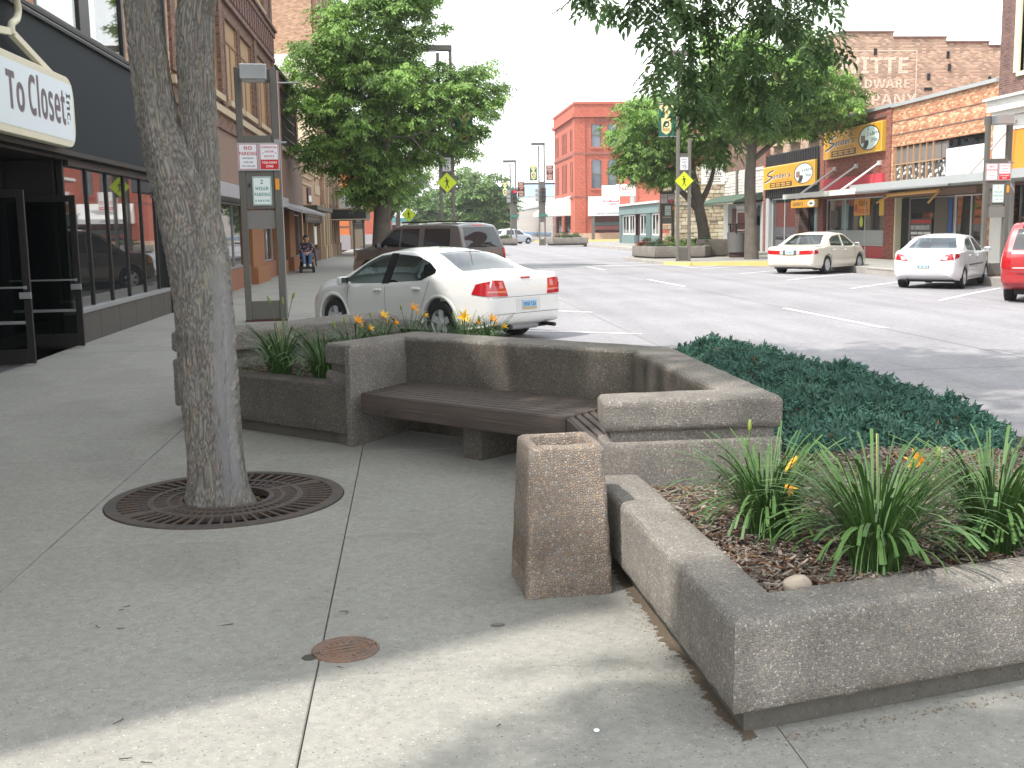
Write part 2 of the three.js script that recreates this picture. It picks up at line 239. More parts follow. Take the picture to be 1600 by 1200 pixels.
  M.white = M.stucco(0.74, 0.73, 0.69, 17, 0.18, 0.7);
  M.glass = phys(0.03, 0.035, 0.037, 0.03, { metalness: 0, specularIntensity: 1, ior: 1.6 });        // shop glazing over a dark interior
  M.pane = phys(0.92, 0.96, 0.95, 0.02, { transmission: 1, thickness: 0, ior: 1.5 });               // see-through pane
  M.black = mat(0.012, 0.012, 0.013, 0.6);
  M.alloy = mat(0.62, 0.63, 0.65, 0.4, { metalness: 0.35 });
  M.rubber = mat(0.018, 0.018, 0.018, 0.85);
}
// ---------------------------------------------------------------- ground, road, sidewalks
const FX = -4.9, RX = 20.4;             // left and right building fronts; street axis along -z
{
  struct('ground', bx(-400, -0.6, -1500, 420, -0.2, 60), M.road, 'bare ground under and beyond the street and its buildings');
  // crowned roadway, falling to the gutters
  const xs = [-6, -1.5, 1, 3.6, 7.7, 11.8, 14, 16.3, 26], ys = [-0.11, -0.1, -0.035, 0, 0.02, 0, -0.035, -0.1, -0.11], pos = [], uv = [], idx = [], zs = [40, 0, -60, -110, -136, -400, -1200];
  for (const z of zs) xs.forEach((x, i) => { pos.push(x, ys[i], z); uv.push(x, z); });
  for (let j = 0; j < zs.length - 1; j++) for (let i = 0; i < xs.length - 1; i++) { const a = j * xs.length + i, b = a + xs.length; idx.push(a, a + 1, b, b, a + 1, b + 1); }
  const g = new THREE.BufferGeometry(); g.setAttribute('position', new THREE.Float32BufferAttribute(pos, 3)); g.setAttribute('uv', new THREE.Float32BufferAttribute(uv, 2)); g.setIndex(idx); g.computeVertexNormals();
  const road = struct('road', g, M.road, 'wide pale concrete road running away between the shopfronts');
  const ry = (x) => { for (let i = 0; i < xs.length - 1; i++) if (x <= xs[i + 1]) return lerp(ys[i], ys[i + 1], (x - xs[i]) / (xs[i + 1] - xs[i])); return -0.11; };
  // cross street at the far junction
  struct('cross_street', [bx(-200, -0.12, -134, -6, -0.1, -107), bx(26, -0.12, -134, 200, -0.1, -107)], M.road, 'side street crossing beyond the brick corner store');
  const strip = (a, b, w, lift = 0.006) => { // painted line following the crown
    const n = 6, d = V(b[0] - a[0], 0, b[1] - a[1]).normalize(), s = V(-d.z, 0, d.x).multiplyScalar(w / 2), p = [], ix = [];
    for (let i = 0; i <= n; i++) { const x = lerp(a[0], b[0], i / n), z = lerp(a[1], b[1], i / n); for (const k of [-1, 1]) p.push(x + s.x * k, ry(x + s.x * k) + lift, z + s.z * k); }
    for (let i = 0; i < n; i++) { const q = i * 2; ix.push(q, q + 2, q + 1, q + 1, q + 2, q + 3); }
    const gg = new THREE.BufferGeometry(); gg.setAttribute('position', new THREE.Float32BufferAttribute(p, 3)); gg.setIndex(ix); gg.computeVertexNormals(); return gg;
  };
  const line = (a, b, w = 0.1) => part('painted_line', strip(a, b, w), M.paint, road);
  for (let k = -1; k < 6; k++) line([11.62, -23.3 - 4.93 * k], [15.9, -28.45 - 4.93 * k]);
  line([3.75, -17.6], [0.0, -20.4]);
  for (let k = 0; k < 4; k++) line([3.72, -22.35 - 4.8 * k], [0.2, -26.3 - 4.8 * k]);
  for (const [z0, z1] of [[-47.3, -43.3], [-35, -30.6], [-22, -17.3]]) line([7.65, z0], [7.75, z1], 0.11);
  line([11.6, -44.2], [14.5, -48.6]); line([11.6, -44.2], [11.6, -49]); line([12, -51.5], [3.4, -51.5], 0.3); line([12, -48.2], [3.4, -48.2], 0.3);
  for (const [x, z0, z1] of [[3.62, -15, -100], [7.7, 20, -100], [11.6, 10, -100]]) part('road_joint', strip([x, z0], [x, z1], 0.014, 0.003), M.seal, road);
  for (const z of [-12.5, -29]) part('road_joint', strip([3.62, z], [11.6, z + 0.2], 0.012, 0.003), M.seal, road);
  // curbs and sidewalks
  const curb = (pts, m, y = 0.14, w = 0.16) => { for (let i = 0; i < pts.length - 1; i++) { const a = pts[i], b = pts[i + 1]; part('curb', beam(V(a[0], y / 2 - 0.06, a[1]), V(b[0], y / 2 - 0.06, b[1]), w, y + 0.12), m, side); } };
  const side = thing('sidewalk', 'pale concrete sidewalk slabs in front of the left-hand shops', 'sidewalk'); side.userData.kind = 'structure'; 
  part('bedding', bx(FX, -0.3, -150, 1.3, 0.085, 12), M.joint, side);
  const cx = [-4.9, -3.75, -1.92, -0.385, 1.15], cz = [12, 8.0, 4.0, 0.0, -1.96, -3.885, -5.79, -8.05, -9.95, -11.85, -13.75, -15.65, -17.6, -19.5, -21.4, -23.3];
  seed(3);
  for (let j = 0; j < cz.length - 1; j++) for (let i = 0; i < 4; i++) {
    if (j > 8 && i === 3) continue;
    let x0 = cx[i] + 0.0025, x1 = cx[i + 1] - 0.0025; const z0 = cz[j] - 0.0018, z1 = cz[j + 1] + 0.0018, y = 0.14 + rr(-0.0015, 0.0015) - (i < 2 && j > 8 ? 0.001 : 0);
    if (j > 7 && i === 2) x1 = -0.9;
    let g = plan([[x0, z0], [x1, z0], [x1, z1], [x0, z1]], 0.09, y, 0.004, i === 2 && j === 6 ? [circle(-1.16, -6.75, 0.716)] : [], 1);
    part('slab', g, M.walk[Math.floor(rnd() * 4)], side, { off: rnd() * 2 });
  }
  function circle(x, z, r, n = 64) { return [...Array(n).keys()].map((i) => [x + r * Math.cos(i / n * 6.28319), z + r * Math.sin(i / n * 6.28319)]); }
  for (let j = 0; j < 20; j++) part('slab', bx(FX, 0.09, -23.308 - j * 4, -1.5, 0.139, -27.3 - j * 4), M.walk[j % 4], side, { off: j * 0.37 });
  curb([[-1.5, -13.6], [-1.5, -44.5], [2.9, -46.5], [3.2, -52.5], [-1.5, -55], [-1.5, -104]], M.curb);
  part('slab', plan([[-1.6, -44.6], [2.85, -46.55], [3.15, -52.45], [-1.6, -54.9]], 0.05, 0.141), M.walk[2], side);
  // bulb-out under the planters
  const bulb = struct('planting_bed_edge', plan([[1.15, 12], [4.16, 12], [4.16, -10.5], [3.3, -13.6], [-1.6, -13.6], [-1.6, -9.9], [-0.38, -9.9], [1.15, -8]], -0.1, 0.139), M.walk[1], 'pale curb and sidewalk edge around the planted bulb-out');
  const side2 = thing('sidewalk', 'pale sidewalk with curb in front of the right-hand shops', 'sidewalk'); side2.userData.kind = 'structure';
  for (let j = 0; j < 22; j++) part('slab', bx(16.3, -0.1, 10 - j * 5 - 0.01, RX, 0.139, 10 - j * 5 - 5), M.walk[(j * 3 + 1) % 4], side2, { off: j * 0.7 });
  part('slab', plan([[16.3, -43], [15.9, -46.2], [12.2, -46.8], [11.3, -48], [11.1, -56], [12, -58], [16.3, -61]], -0.1, 0.137), M.walk[0], side2);
  const curb2 = (pts, m) => { for (let i = 0; i < pts.length - 1; i++) { const a = pts[i], b = pts[i + 1]; part('curb', beam(V(a[0], 0.02, a[1]), V(b[0], 0.02, b[1]), 0.17, 0.25), m, side2); } };
  curb2([[16.3, 10], [16.3, -43]], M.curb); curb2([[16.25, -43], [15.85, -46.2], [12.15, -46.8], [11.25, -48]], M.curbYellow); curb2([[11.25, -48], [11.05, -56], [11.9, -58], [16.25, -61], [16.3, -104]], M.curb);
  for (const z of [-23, -38, -53, -60]) part('curb', bx(16.2, 0.1, z, 16.4, 0.146, z + 3), M.curb, side2);
  const far = thing('sidewalk', 'pale sidewalk and yellow curb beside the red corner store across the side street', 'sidewalk'); far.userData.kind = 'structure';
  part('slab', plan([[16.3, -134], [15, -131.5], [RX + 40, -131.5], [RX + 40, -134], [RX, -134], [RX, -250], [16.3, -250]], -0.1, 0.14), M.walk[1], far);
  part('slab', bx(-60, -0.1, -300, -1.5, 0.14, -134), M.walk[2], far);
  part('curb', beam(V(15, 0.02, -131.4), V(40, 0.02, -131.4), 0.3, 0.26), M.curbYellow, far);
  struct('lot_grass', bx(RX, 0, -88, 60, 0.15, -70.5), M.stucco(0.06, 0.13, 0.03, 77, 0.6), 'small green lawn in the gap before the rubble stone wall');
}
// ---------------------------------------------------------------- foreground: planters, bench, bin, grate, tree, flowers
{
  const rough = (g, amp, f = 14) => { // worn, slightly uneven cast concrete
    g = densify(g, 0.08); const p = g.attributes.position, col = [];
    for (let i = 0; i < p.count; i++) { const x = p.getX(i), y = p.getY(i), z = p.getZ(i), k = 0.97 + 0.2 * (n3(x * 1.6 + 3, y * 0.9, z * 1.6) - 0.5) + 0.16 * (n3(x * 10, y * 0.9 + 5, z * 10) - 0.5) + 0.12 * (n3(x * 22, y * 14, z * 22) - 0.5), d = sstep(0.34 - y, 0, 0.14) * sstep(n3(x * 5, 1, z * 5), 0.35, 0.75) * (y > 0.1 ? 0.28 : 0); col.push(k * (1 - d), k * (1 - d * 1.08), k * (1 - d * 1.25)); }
    for (let i = 0; i < p.count; i++) { const x = p.getX(i), y = p.getY(i), z = p.getZ(i); p.setXYZ(i, x + amp * (n3(x * f, y * f, z * f + 9) - 0.5), y + amp * 0.8 * (n3(x * f + 5, y * f, z * f) - 0.5), z + amp * (n3(x * f, y * f + 7, z * f) - 0.5)); }
    g.setAttribute('color', new THREE.Float32BufferAttribute(col, 3)); g.computeVertexNormals(); return toCreasedNormals(g, 0.7);
  };
  const ring = (out, t, y0, y1, bev) => rough(plan(out, y0, y1, bev, [inset(out, t)]), 0.012);
  // --- near planter
  const np = thing('concrete_planter', 'large exposed-aggregate concrete planter of daylilies at the right front', 'planter');
  const A = [[0.97, -3.19], [3.9, -3.92], [3.9, -4.16], [1.18, -3.48], [1.115, -5.3], [0.885, -5.3]];
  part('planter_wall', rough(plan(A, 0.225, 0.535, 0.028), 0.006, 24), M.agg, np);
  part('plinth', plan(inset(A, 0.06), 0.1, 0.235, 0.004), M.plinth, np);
  // --- bench enclosure: end block, two back walls, end wall
  const bench = thing('concrete_bench', 'angled concrete bench enclosure with dark slatted timber seat', 'bench');
  const A0 = [-0.05, -8.86], B0 = [1.53, -7.45], C0 = [1.585, -5.58];
  const foot = [[-0.455, -8.23], [A0[0], A0[1]], B0, C0, [0.95, -5.555], [0.94, -5.3], [1.845, -5.3], [1.83, -7.62], [0.05, -9.32], [-0.27, -9.0], [-0.66, -8.53]];
  const grow = (p, d) => inset(p, d);
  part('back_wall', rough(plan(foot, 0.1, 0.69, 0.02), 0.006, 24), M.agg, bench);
  part('wall_groove', plan(inset(foot, 0.035), 0.68, 0.75), M.agg, bench);
  part('wall_cap', rough(plan(foot, 0.742, 0.905, 0.028), 0.007, 24), M.agg, bench);
  const liner = (pts, d) => { const o = pts.map(([x, z]) => [x, z]), a = inset([...o, [o[o.length - 1][0] + 2, o[o.length - 1][1] - 2], [o[0][0] + 0.5, o[0][1] - 3]], -d).slice(0, o.length), b = inset([...o, [o[o.length - 1][0] + 2, o[o.length - 1][1] - 2], [o[0][0] + 0.5, o[0][1] - 3]], 0.05).slice(0, o.length); return [...a, ...b.reverse()]; };
  part('end_face', rough(plan([[-0.462, -8.222], [-0.042, -8.852], [-0.09, -8.88], [-0.5, -8.26]], 0.1, 0.885, 0.012), 0.006, 24), M.agg, bench);
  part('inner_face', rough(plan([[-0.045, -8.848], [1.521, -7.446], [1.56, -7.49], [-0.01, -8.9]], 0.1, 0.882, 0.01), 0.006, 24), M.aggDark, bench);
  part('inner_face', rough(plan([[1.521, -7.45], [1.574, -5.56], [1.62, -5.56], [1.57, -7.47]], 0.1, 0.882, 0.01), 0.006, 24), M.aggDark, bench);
  { // timber seat: slats along the two runs, mitred, over a deep front board
    const f0 = [-0.3, -8.3], f1 = [0.965, -6.86], f2 = [1.03, -5.6], bk0 = [A0[0] + 0.02, A0[1] + 0.1], b1 = [1.47, -7.42], b2 = [1.53, -5.6], n = 9, y = 0.555;
    const e0 = [-0.385, -8.2];
    for (let i = 0; i < n; i++) {
      const t0 = i / n + 0.014, t1 = (i + 1) / n - 0.02, L = (a, b, t) => [lerp(a[0], b[0], t), lerp(a[1], b[1], t)];
      const p0 = L(e0, bk0, t0), p1 = L(e0, bk0, t1), q0 = L(f1, b1, t0), q1 = L(f1, b1, t1), r0 = L(f2, b2, t0), r1 = L(f2, b2, t1);
      part('slat', plan([p0, q0, q1, p1], y - 0.035, y, 0.006, [], 2), M.wood, bench, { off: i * 0.13 });
      if (i < 9) part('slat', plan([[q0[0] + 0.012, q0[1] + 0.02], [r0[0], r0[1]], [r1[0], r1[1]], [q1[0] + 0.012, q1[1] + 0.02]], y - 0.035, y, 0.006, [], 2), M.wood, bench, { off: i * 0.17 });
    }
    const dn = (a, b, w) => { const d = [b[0] - a[0], b[1] - a[1]], l = Math.hypot(...d), s = [-d[1] / l * w, d[0] / l * w]; return [a, b, [b[0] + s[0], b[1] + s[1]], [a[0] + s[0], a[1] + s[1]]]; };
    part('front_board', plan(dn(e0, f1, -0.05), 0.395, 0.548, 0.006, [], 2), M.wood, bench);
    part('front_board', plan(dn([f1[0] + 0.004, f1[1] + 0.006], f2, -0.05), 0.395, 0.548, 0.006, [], 2), M.wood, bench, { off: 0.3 });
    part('bolt', rod(V(0.88, 0.42, -6.9), V(0.91, 0.42, -6.93), 0.014), M.iron, bench); part('bolt', rod(V(-0.22, 0.45, -7.99), V(-0.19, 0.45, -8.03), 0.012), M.iron, bench);
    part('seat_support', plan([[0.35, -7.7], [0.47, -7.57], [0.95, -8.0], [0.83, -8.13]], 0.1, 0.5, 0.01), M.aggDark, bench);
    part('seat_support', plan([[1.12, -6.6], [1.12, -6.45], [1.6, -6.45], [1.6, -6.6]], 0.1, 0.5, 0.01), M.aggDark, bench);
  }
  // --- left planter: low front wall, tall stepped wall behind
  const lp = thing('concrete_planter', 'concrete planter with low front wall left of the bench', 'planter');
  const LF = [[-0.5, -8.27], [-2.06, -9.72], [-1.9, -9.9], [-0.72, -8.8], [-0.65, -8.5]];
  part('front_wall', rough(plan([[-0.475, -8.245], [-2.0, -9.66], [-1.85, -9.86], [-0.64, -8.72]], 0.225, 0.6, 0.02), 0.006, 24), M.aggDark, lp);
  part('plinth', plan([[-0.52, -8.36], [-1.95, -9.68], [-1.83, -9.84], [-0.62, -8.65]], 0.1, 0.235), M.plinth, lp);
  const TW = [[-1.72, -9.55], [-2.1, -9.9], [-0.42, -11.5], [0.05, -11.02]];
  const TI = [[-1.72, -9.55], [-2.1, -9.9], [-2.0, -10.02], [-0.35, -11.6], [-0.12, -11.16]];
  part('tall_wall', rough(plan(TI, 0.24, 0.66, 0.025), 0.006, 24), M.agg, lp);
  part('wall_groove', plan(inset(TI, 0.045), 0.65, 0.73), M.aggDark, lp);
  part('wall_cap', rough(plan(TI, 0.722, 0.905, 0.03), 0.007, 24), M.agg, lp);
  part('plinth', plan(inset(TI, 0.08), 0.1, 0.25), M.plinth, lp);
  const fw = thing('concrete_planter', 'low dark end of a concrete wall behind the left planter by the white car', 'planter');
  part('wall', rough(plan([[-1.05, -11.1], [-0.66, -11.5], [-0.46, -11.32], [-0.85, -10.95]], 0.1, 0.9, 0.025), 0.006, 24), M.agg, fw);

  // --- litter bin
  const bin = thing('litter_bin', 'square tapered pebble-faced concrete litter bin in front of the bench', 'bin', [0.652, 0.14, -4.84], 0.08);
  {
    const hb = 0.2, ht = 0.168, H = 0.672, sq = (s, r) => { const o = []; for (const [x, z, a] of [[1, 1, 0], [-1, 1, 1], [-1, -1, 2], [1, -1, 3]]) for (let k = 0; k <= 4; k++) { const t = (a + k / 4) * Math.PI / 2; o.push([(s - r) * x + r * Math.cos(t), (s - r) * z + r * Math.sin(t)]); } return o; };
    const P = []; const rings = [[hb, 0.028, 0], [hb, 0.028, 0.012], ...[...Array(14).keys()].map((i) => [lerp(hb, ht, (i + 1) / 14), 0.028, 0.012 + (H - 0.035) * (i + 1) / 14]), [ht - 0.006, 0.028, H - 0.008], [ht - 0.018, 0.025, H], [ht - 0.038, 0.02, H], [ht - 0.046, 0.018, H - 0.01], [ht - 0.05, 0.016, H - 0.05], [ht - 0.03, 0.016, 0.08]];
    const rows = rings.map(([s, r, y]) => sq(s, r).map(([x, z]) => V(x, y, z))), n = rows[0].length;
    for (let j = 0; j < rows.length - 1; j++) for (let i = 0; i < n; i++) { const a = rows[j][i], b = rows[j][(i + 1) % n], c = rows[j + 1][i], d = rows[j + 1][(i + 1) % n]; P.push(a, c, b, b, c, d); }
    for (let i = 1; i < n - 1; i++) { const L = rows[rows.length - 1]; P.push(L[0], L[i + 1], L[i]); }
    const g = new THREE.BufferGeometry().setFromPoints(P); g.computeVertexNormals();
    part('bin_body', toCreasedNormals(rough(g, 0.008, 30), 0.8), M.aggWarm, bin);
    part('liner', [bx(-0.11, 0.1, -0.11, 0.11, 0.57, 0.11)], M.black, bin);
    part('paper', [rb(-0.04, 0.56, 0.02, 0.05, 0.585, 0.09, 0.008)], mat(0.6, 0.6, 0.58), bin);
  }
  // --- cast-iron tree grate
  const gr = thing('tree_grate', 'round rusty cast-iron tree grate at the foot of the forked tree', 'grate', [-1.16, 0.14, -6.75]);
  {
    const annul = (r0, r1, y0, y1) => { const o = [...Array(72).keys()].map((i) => [r1 * Math.cos(i / 72 * 6.28319), r1 * Math.sin(i / 72 * 6.28319)]), h = [...Array(72).keys()].map((i) => [r0 * Math.cos(i / 72 * 6.28319), r0 * Math.sin(i / 72 * 6.28319)]); return plan(o, y0, y1, 0.003, [h], 1); };
    part('outer_ring', annul(0.645, 0.712, -0.03, 0.008), M.iron, gr);
    part('middle_ring', annul(0.43, 0.468, -0.03, 0.008), M.iron, gr);
    part('inner_ring', annul(0.335, 0.362, -0.03, 0.006), M.iron, gr);
    part('inner_ring', annul(0.262, 0.288, -0.03, 0.006), M.iron, gr);
    const bar = (r0, r1, w0, w1) => plan([[r0, -w0], [r1, -w1], [r1, w1], [r0, w0]], -0.006, 0.005, 0.002, [], 1);
    const b1 = boxUV(prep(bar(0.46, 0.65, 0.007, 0.0095))), b2 = boxUV(prep(bar(0.355, 0.435, 0.006, 0.0075))), b3 = boxUV(prep(bar(0.28, 0.34, 0.005, 0.006)));
    for (let i = 0; i < 56; i++) for (const [g, k] of [[b1, 0], [b2, 0.5], [b3, 0]]) { const m = new THREE.Mesh(g, M.iron); m.name = 'grate_bar'; m.rotation.y = (i + k) / 56 * 6.28319; m.castShadow = m.receiveShadow = true; gr.add(m); }
    for (const a of [0.62, 0.62 + Math.PI]) { const m = part('seam_bar', bx(0.27, -0.03, -0.024, 0.66, 0.0065, 0.024), M.iron, gr); m.rotation.y = a; }
    part('soil', [plan([...Array(40).keys()].map((i) => [0.715 * Math.cos(i / 40 * 6.28319), 0.715 * Math.sin(i / 40 * 6.28319)]), -0.08, -0.052)], mat(0.022, 0.017, 0.013, 1), gr);
    const c = []; seed(8); for (let i = 0; i < 120; i++) { const a = rr(0, 6.28), r = rr(0.18, 0.3), q = bx(-0.02, 0, -0.004, 0.02, 0.005, 0.004); q.rotateY(rr(0, 3)); q.rotateZ(rr(-0.4, 0.4)); q.translate(Math.cos(a) * r, -0.05 + rr(0, 0.015), Math.sin(a) * r); c.push(q); }
    part('leaf_litter', c, mat(0.2, 0.14, 0.085, 1), gr, { kind: 'stuff' });
  }
  // --- small utility cover in the pavement
  const mc = thing('utility_cover', 'small round rust-red iron utility cover set in the sidewalk', 'cover', [-0.29, 0.14, -4.15], 0.3);
  {
    part('collar', [new THREE.CylinderGeometry(0.132, 0.134, 0.02, 48).translate(0, -0.006, 0)], M.ironRed, mc);
    const L = (r) => new THREE.TorusGeometry(r, 0.0045, 6, 48).rotateX(Math.PI / 2).translate(0, 0.004, 0);
    part('raised_ring', [L(0.124), L(0.1)], M.ironRed, mc);
    const ribs = []; for (let i = 0; i < 9; i++) ribs.push(bx(-0.06, 0.003, -0.006 - 0.003, 0.06, 0.009, 0.006 - 0.003).translate(0, 0, i < 3 ? -0.03 + i * 0.03 : 9));
    part('raised_bar', ribs.slice(0, 3), M.ironRed, mc);
    const st = []; for (let i = 0; i < 18; i++) { const a = i / 18 * 6.28319, q = bx(0.066, 0.003, -0.004, 0.088, 0.008, 0.004); q.rotateY(a); st.push(q); }
    part('raised_letters', st, M.ironRed, mc);
    for (const a of [0, Math.PI]) part('bolt', rod(V(Math.cos(a) * 0.112, 0, Math.sin(a) * 0.112), V(Math.cos(a) * 0.112, 0.012, Math.sin(a) * 0.112), 0.008), M.ironRed, mc);
    part('chipped_edge', new THREE.CylinderGeometry(0.028, 0.034, 0.006, 7).translate(-0.145, 0.001, 0.02), M.joint, mc);
  }
  // --- twigs and litter on the pavement
  seed(5);
  const tw = tag(part('twig', [0, 1, 2, 3, 4, 5, 6, 7, 8, 9, 10, 11].map(() => { const a = rr(0, 3.1), x = rr(-1.6, 0.9), z = rr(-5.2, -3.2), l = rr(0.02, 0.05); return rod(V(x, 0.147, z), V(x + Math.cos(a) * l, 0.149, z + Math.sin(a) * l), 0.0022, 0.0014, 5); }), mat(0.06, 0.045, 0.035, 1), scene), 'loose dark twigs and fallen bits scattered on the near pavement', 'twigs'); tw.userData.kind = 'stuff';
  tag(part('dead_leaf', [new THREE.SphereGeometry(0.03, 8, 5).scale(1, 0.12, 0.5).translate(0.32, 0.145, -4.33)], mat(0.16, 0.15, 0.13, 1), scene), 'small grey dried leaf on the pavement right of the iron cover', 'leaf');
  tag(part('white_pebble', [new THREE.SphereGeometry(0.011, 8, 6).scale(1, 0.5, 1).translate(0.56, 0.145, -3.33)], mat(0.8, 0.8, 0.78, 0.8), scene), 'tiny white pebble on the pavement left of the near planter corner', 'pebble');
  tag(part('rounded_stone', [rough(new THREE.SphereGeometry(0.046, 24, 16).scale(1.15, 0.8, 0.9), 0.014, 16).translate(1.32, 0.5, -3.61)], mat(0.36, 0.3, 0.24, 0.95), scene), 'rounded tan stone on the mulch behind the planter front wall', 'stone');
  { const P = []; seed(53); const L = [[1.04, -3.22, 0.05], [1.03, -3.5, 0.09], [1.02, -3.8, 0.06], [1.0, -4.1, 0.085], [0.98, -4.4, 0.05], [0.96, -4.8, 0.07], [0.95, -5.2, 0.04]]; let q = null; for (let k = 0; k <= 160; k++) { const t = k / 160 * (L.length - 1), i = Math.min(L.length - 2, Math.floor(t)), f = t - i, x = lerp(L[i][0], L[i + 1][0], f), z = lerp(L[i][1], L[i + 1][1], f), w = lerp(L[i][2], L[i + 1][2], f) * rr(0.35, 0.85), r = [V(x + 0.02, 0.1432, z), V(x - w, 0.1428, z + 0.02)]; if (q) P.push(q[0], r[0], q[1], q[1], r[0], r[1]); q = r; } const g = new THREE.BufferGeometry().setFromPoints(P); g.computeVertexNormals(); const o = struct('dirt', g, mat(0.115, 0.088, 0.06, 1), 'brown dirt washed along the foot of the near planter'); }
  { const d = []; seed(52); for (let i = 0; i < 420; i++) { const t = rnd(), q = new THREE.IcosahedronGeometry(rr(0.0012, 0.004), 0); const e = rnd() < 0.6 ? [lerp(0.98, 0.92, t), lerp(-3.2, -5.0, t)] : [lerp(1.05, 2.3, t), lerp(-3.2, -3.5, t)]; q.translate(e[0] + gauss() * 0.05, 0.1415, e[1] + Math.abs(gauss()) * 0.05); d.push(q); } const o = tag(part('grit', d, mat(0.2, 0.15, 0.1, 1), scene), 'brown grit and crumbs gathered along the foot of the near planter', 'grit'); o.userData.kind = 'stuff'; }

  // --- mulch beds
  const bedY = (x, z) => 0.455 - 0.1 * sstep(x, 2.4, 4.1) + 0.02 * n3(x * 5, 0, z * 5) - 0.16 * sstep(-z, 6, 9) ;
  const bedSheet = (pts, yf, name, label, step = 0.07) => {
    let x0 = 1e9, x1 = -1e9, z0 = 1e9, z1 = -1e9; for (const [x, z] of pts) { x0 = Math.min(x0, x); x1 = Math.max(x1, x); z0 = Math.min(z0, z); z1 = Math.max(z1, z); }
    const ins = (x, z) => { let r = false; for (let i = 0, j = pts.length - 1; i < pts.length; j = i++) { const [a, b] = pts[i], [c, d] = pts[j]; if ((b > z) !== (d > z) && x < (c - a) * (z - b) / (d - b) + a) r = !r; } return r; };
    const P = []; for (let x = x0 - step; x < x1 + step; x += step) for (let z = z0 - step; z < z1 + step; z += step) { if (!ins(x + step / 2, z + step / 2)) continue; const q = (a, b) => V(a, yf(a, b), b); P.push(q(x, z), q(x, z + step), q(x + step, z), q(x + step, z), q(x, z + step), q(x + step, z + step)); }
    const o = struct(name, new THREE.BufferGeometry().setFromPoints(P), M.soil, label); return ins;
  };
  const bedN = [[1.1, -3.4], [3.8, -4.05], [4.12, -4.1], [4.0, -6], [3.9, -10], [3.3, -13.2], [0.6, -13.2], [0.4, -12.3], [0.3, -9.5], [1.9, -7.8], [1.9, -5.3], [1.05, -5.25]];
  const inN = bedSheet(bedN, bedY, 'soil_bed', 'dark soil under the bark mulch in the near planter');
  const bedL = [[-0.6, -8.5], [-2.0, -9.75], [-1.7, -9.7], [-0.2, -11.0], [0.6, -11.3], [1.2, -10.6], [0.4, -9.5], [-0.2, -8.9]], yL = (x, z) => 0.53 + 0.02 * n3(x * 6, 3, z * 6) + 0.06 * sstep(-z, 9.3, 10.2);
  const inL = bedSheet(bedL, yL, 'soil_bed', 'dark soil under the mulch in the planter left of the bench');
  const mulch = (n, pick, yf, name, label) => {
    const g = new THREE.BoxGeometry(1, 1, 1, 3, 1, 1), p = g.attributes.position; for (let i = 0; i < p.count; i++) { const x = p.getX(i); p.setY(i, p.getY(i) + 1.2 * x * x); p.setZ(i, p.getZ(i) * (1 - 0.8 * x * x)); } g.computeVertexNormals();
    const im = new THREE.InstancedMesh(g, new THREE.MeshStandardMaterial({ roughness: 1 }), n), m = new THREE.Matrix4(), q = new THREE.Quaternion(), e = new THREE.Euler();
    for (let i = 0; i < n; i++) { const [x, z] = pick(), s = rnd(); e.set(gauss() * 0.35, rr(0, 6.28), gauss() * 0.35); const L = rr(0.018, 0.07) * (s > 0.93 ? 2 : 1); m.compose(V(x, yf(x, z) + rr(-0.002, 0.016), z), q.setFromEuler(e), V(L, rr(0.002, 0.006), rr(0.004, 0.013))); im.setMatrixAt(i, m); const k = rr(0.6, 1.3), t = rnd(); im.setColorAt(i, t < 0.5 ? C(0.2 * k, 0.165 * k, 0.135 * k) : t < 0.75 ? C(0.1 * k, 0.055 * k, 0.036 * k) : t < 0.9 ? C(0.28 * k, 0.245 * k, 0.21 * k) : C(0.2 * k, 0.115 * k, 0.06 * k)); }
    im.name = numbered(name); im.castShadow = im.receiveShadow = true; scene.add(im); im.userData.kind = 'stuff'; tag(im, label, 'mulch'); return im;
  };
  seed(21);
  mulch(16000, () => { for (;;) { const x = rr(1.1, 3.7), z = rr(-6.4, -3.4); if (inN(x, z)) return [x, z]; } }, bedY, 'bark_mulch', 'weathered bark mulch covering the bed of the near planter');
  mulch(4500, () => { for (;;) { const x = rr(-2, 0.3), z = rr(-10.5, -8.4); if (inL(x, z)) return [x, z]; } }, yL, 'bark_mulch', 'brown bark mulch in the planter left of the bench');

  // --- daylilies: arching blades, each a leaf of its own
  const bladeMats = [[0.06, 0.13, 0.03], [0.08, 0.165, 0.038], [0.048, 0.11, 0.03], [0.1, 0.19, 0.046], [0.068, 0.14, 0.045]].map(([r, g, b]) => phys(r, g, b, 0.55, { side: THREE.DoubleSide, transmission: 0.22, thickness: 0, specularIntensity: 0.7 }));
  bladeMats.push(phys(0.3, 0.24, 0.07, 0.7, { side: THREE.DoubleSide }));
  const blades = [];
  const blade = (L, bend, w, twist) => { // grows from the origin in +y, arching over to +x
    const n = 8, P = []; let x = 0, y = 0, a = 0.06; const row = [];
    for (let i = 0; i <= n; i++) { const t = i / n, ww = w * Math.pow(Math.min(1, 0.55 + t * 1.4), 1) * Math.pow(1 - t, 0.85) + 0.0003, f = ww * 0.45; row.push([V(x, y, -ww), V(x - f * Math.cos(a), y + f * Math.sin(a) - f, twist * t * 0.02), V(x, y, ww)]); a += bend * (0.55 + 1.35 * t - 0.7 * t * t) / n; x += Math.sin(a) * L / n; y += Math.cos(a) * L / n; }
    for (let i = 0; i < n; i++) for (let k = 0; k < 2; k++) { const A = row[i][k], B = row[i][k + 1], Cc = row[i + 1][k], D = row[i + 1][k + 1]; P.push(A, B, Cc, Cc, B, D); }
    const g = new THREE.BufferGeometry().setFromPoints(P); g.computeVertexNormals(); return boxUV(g);
  };
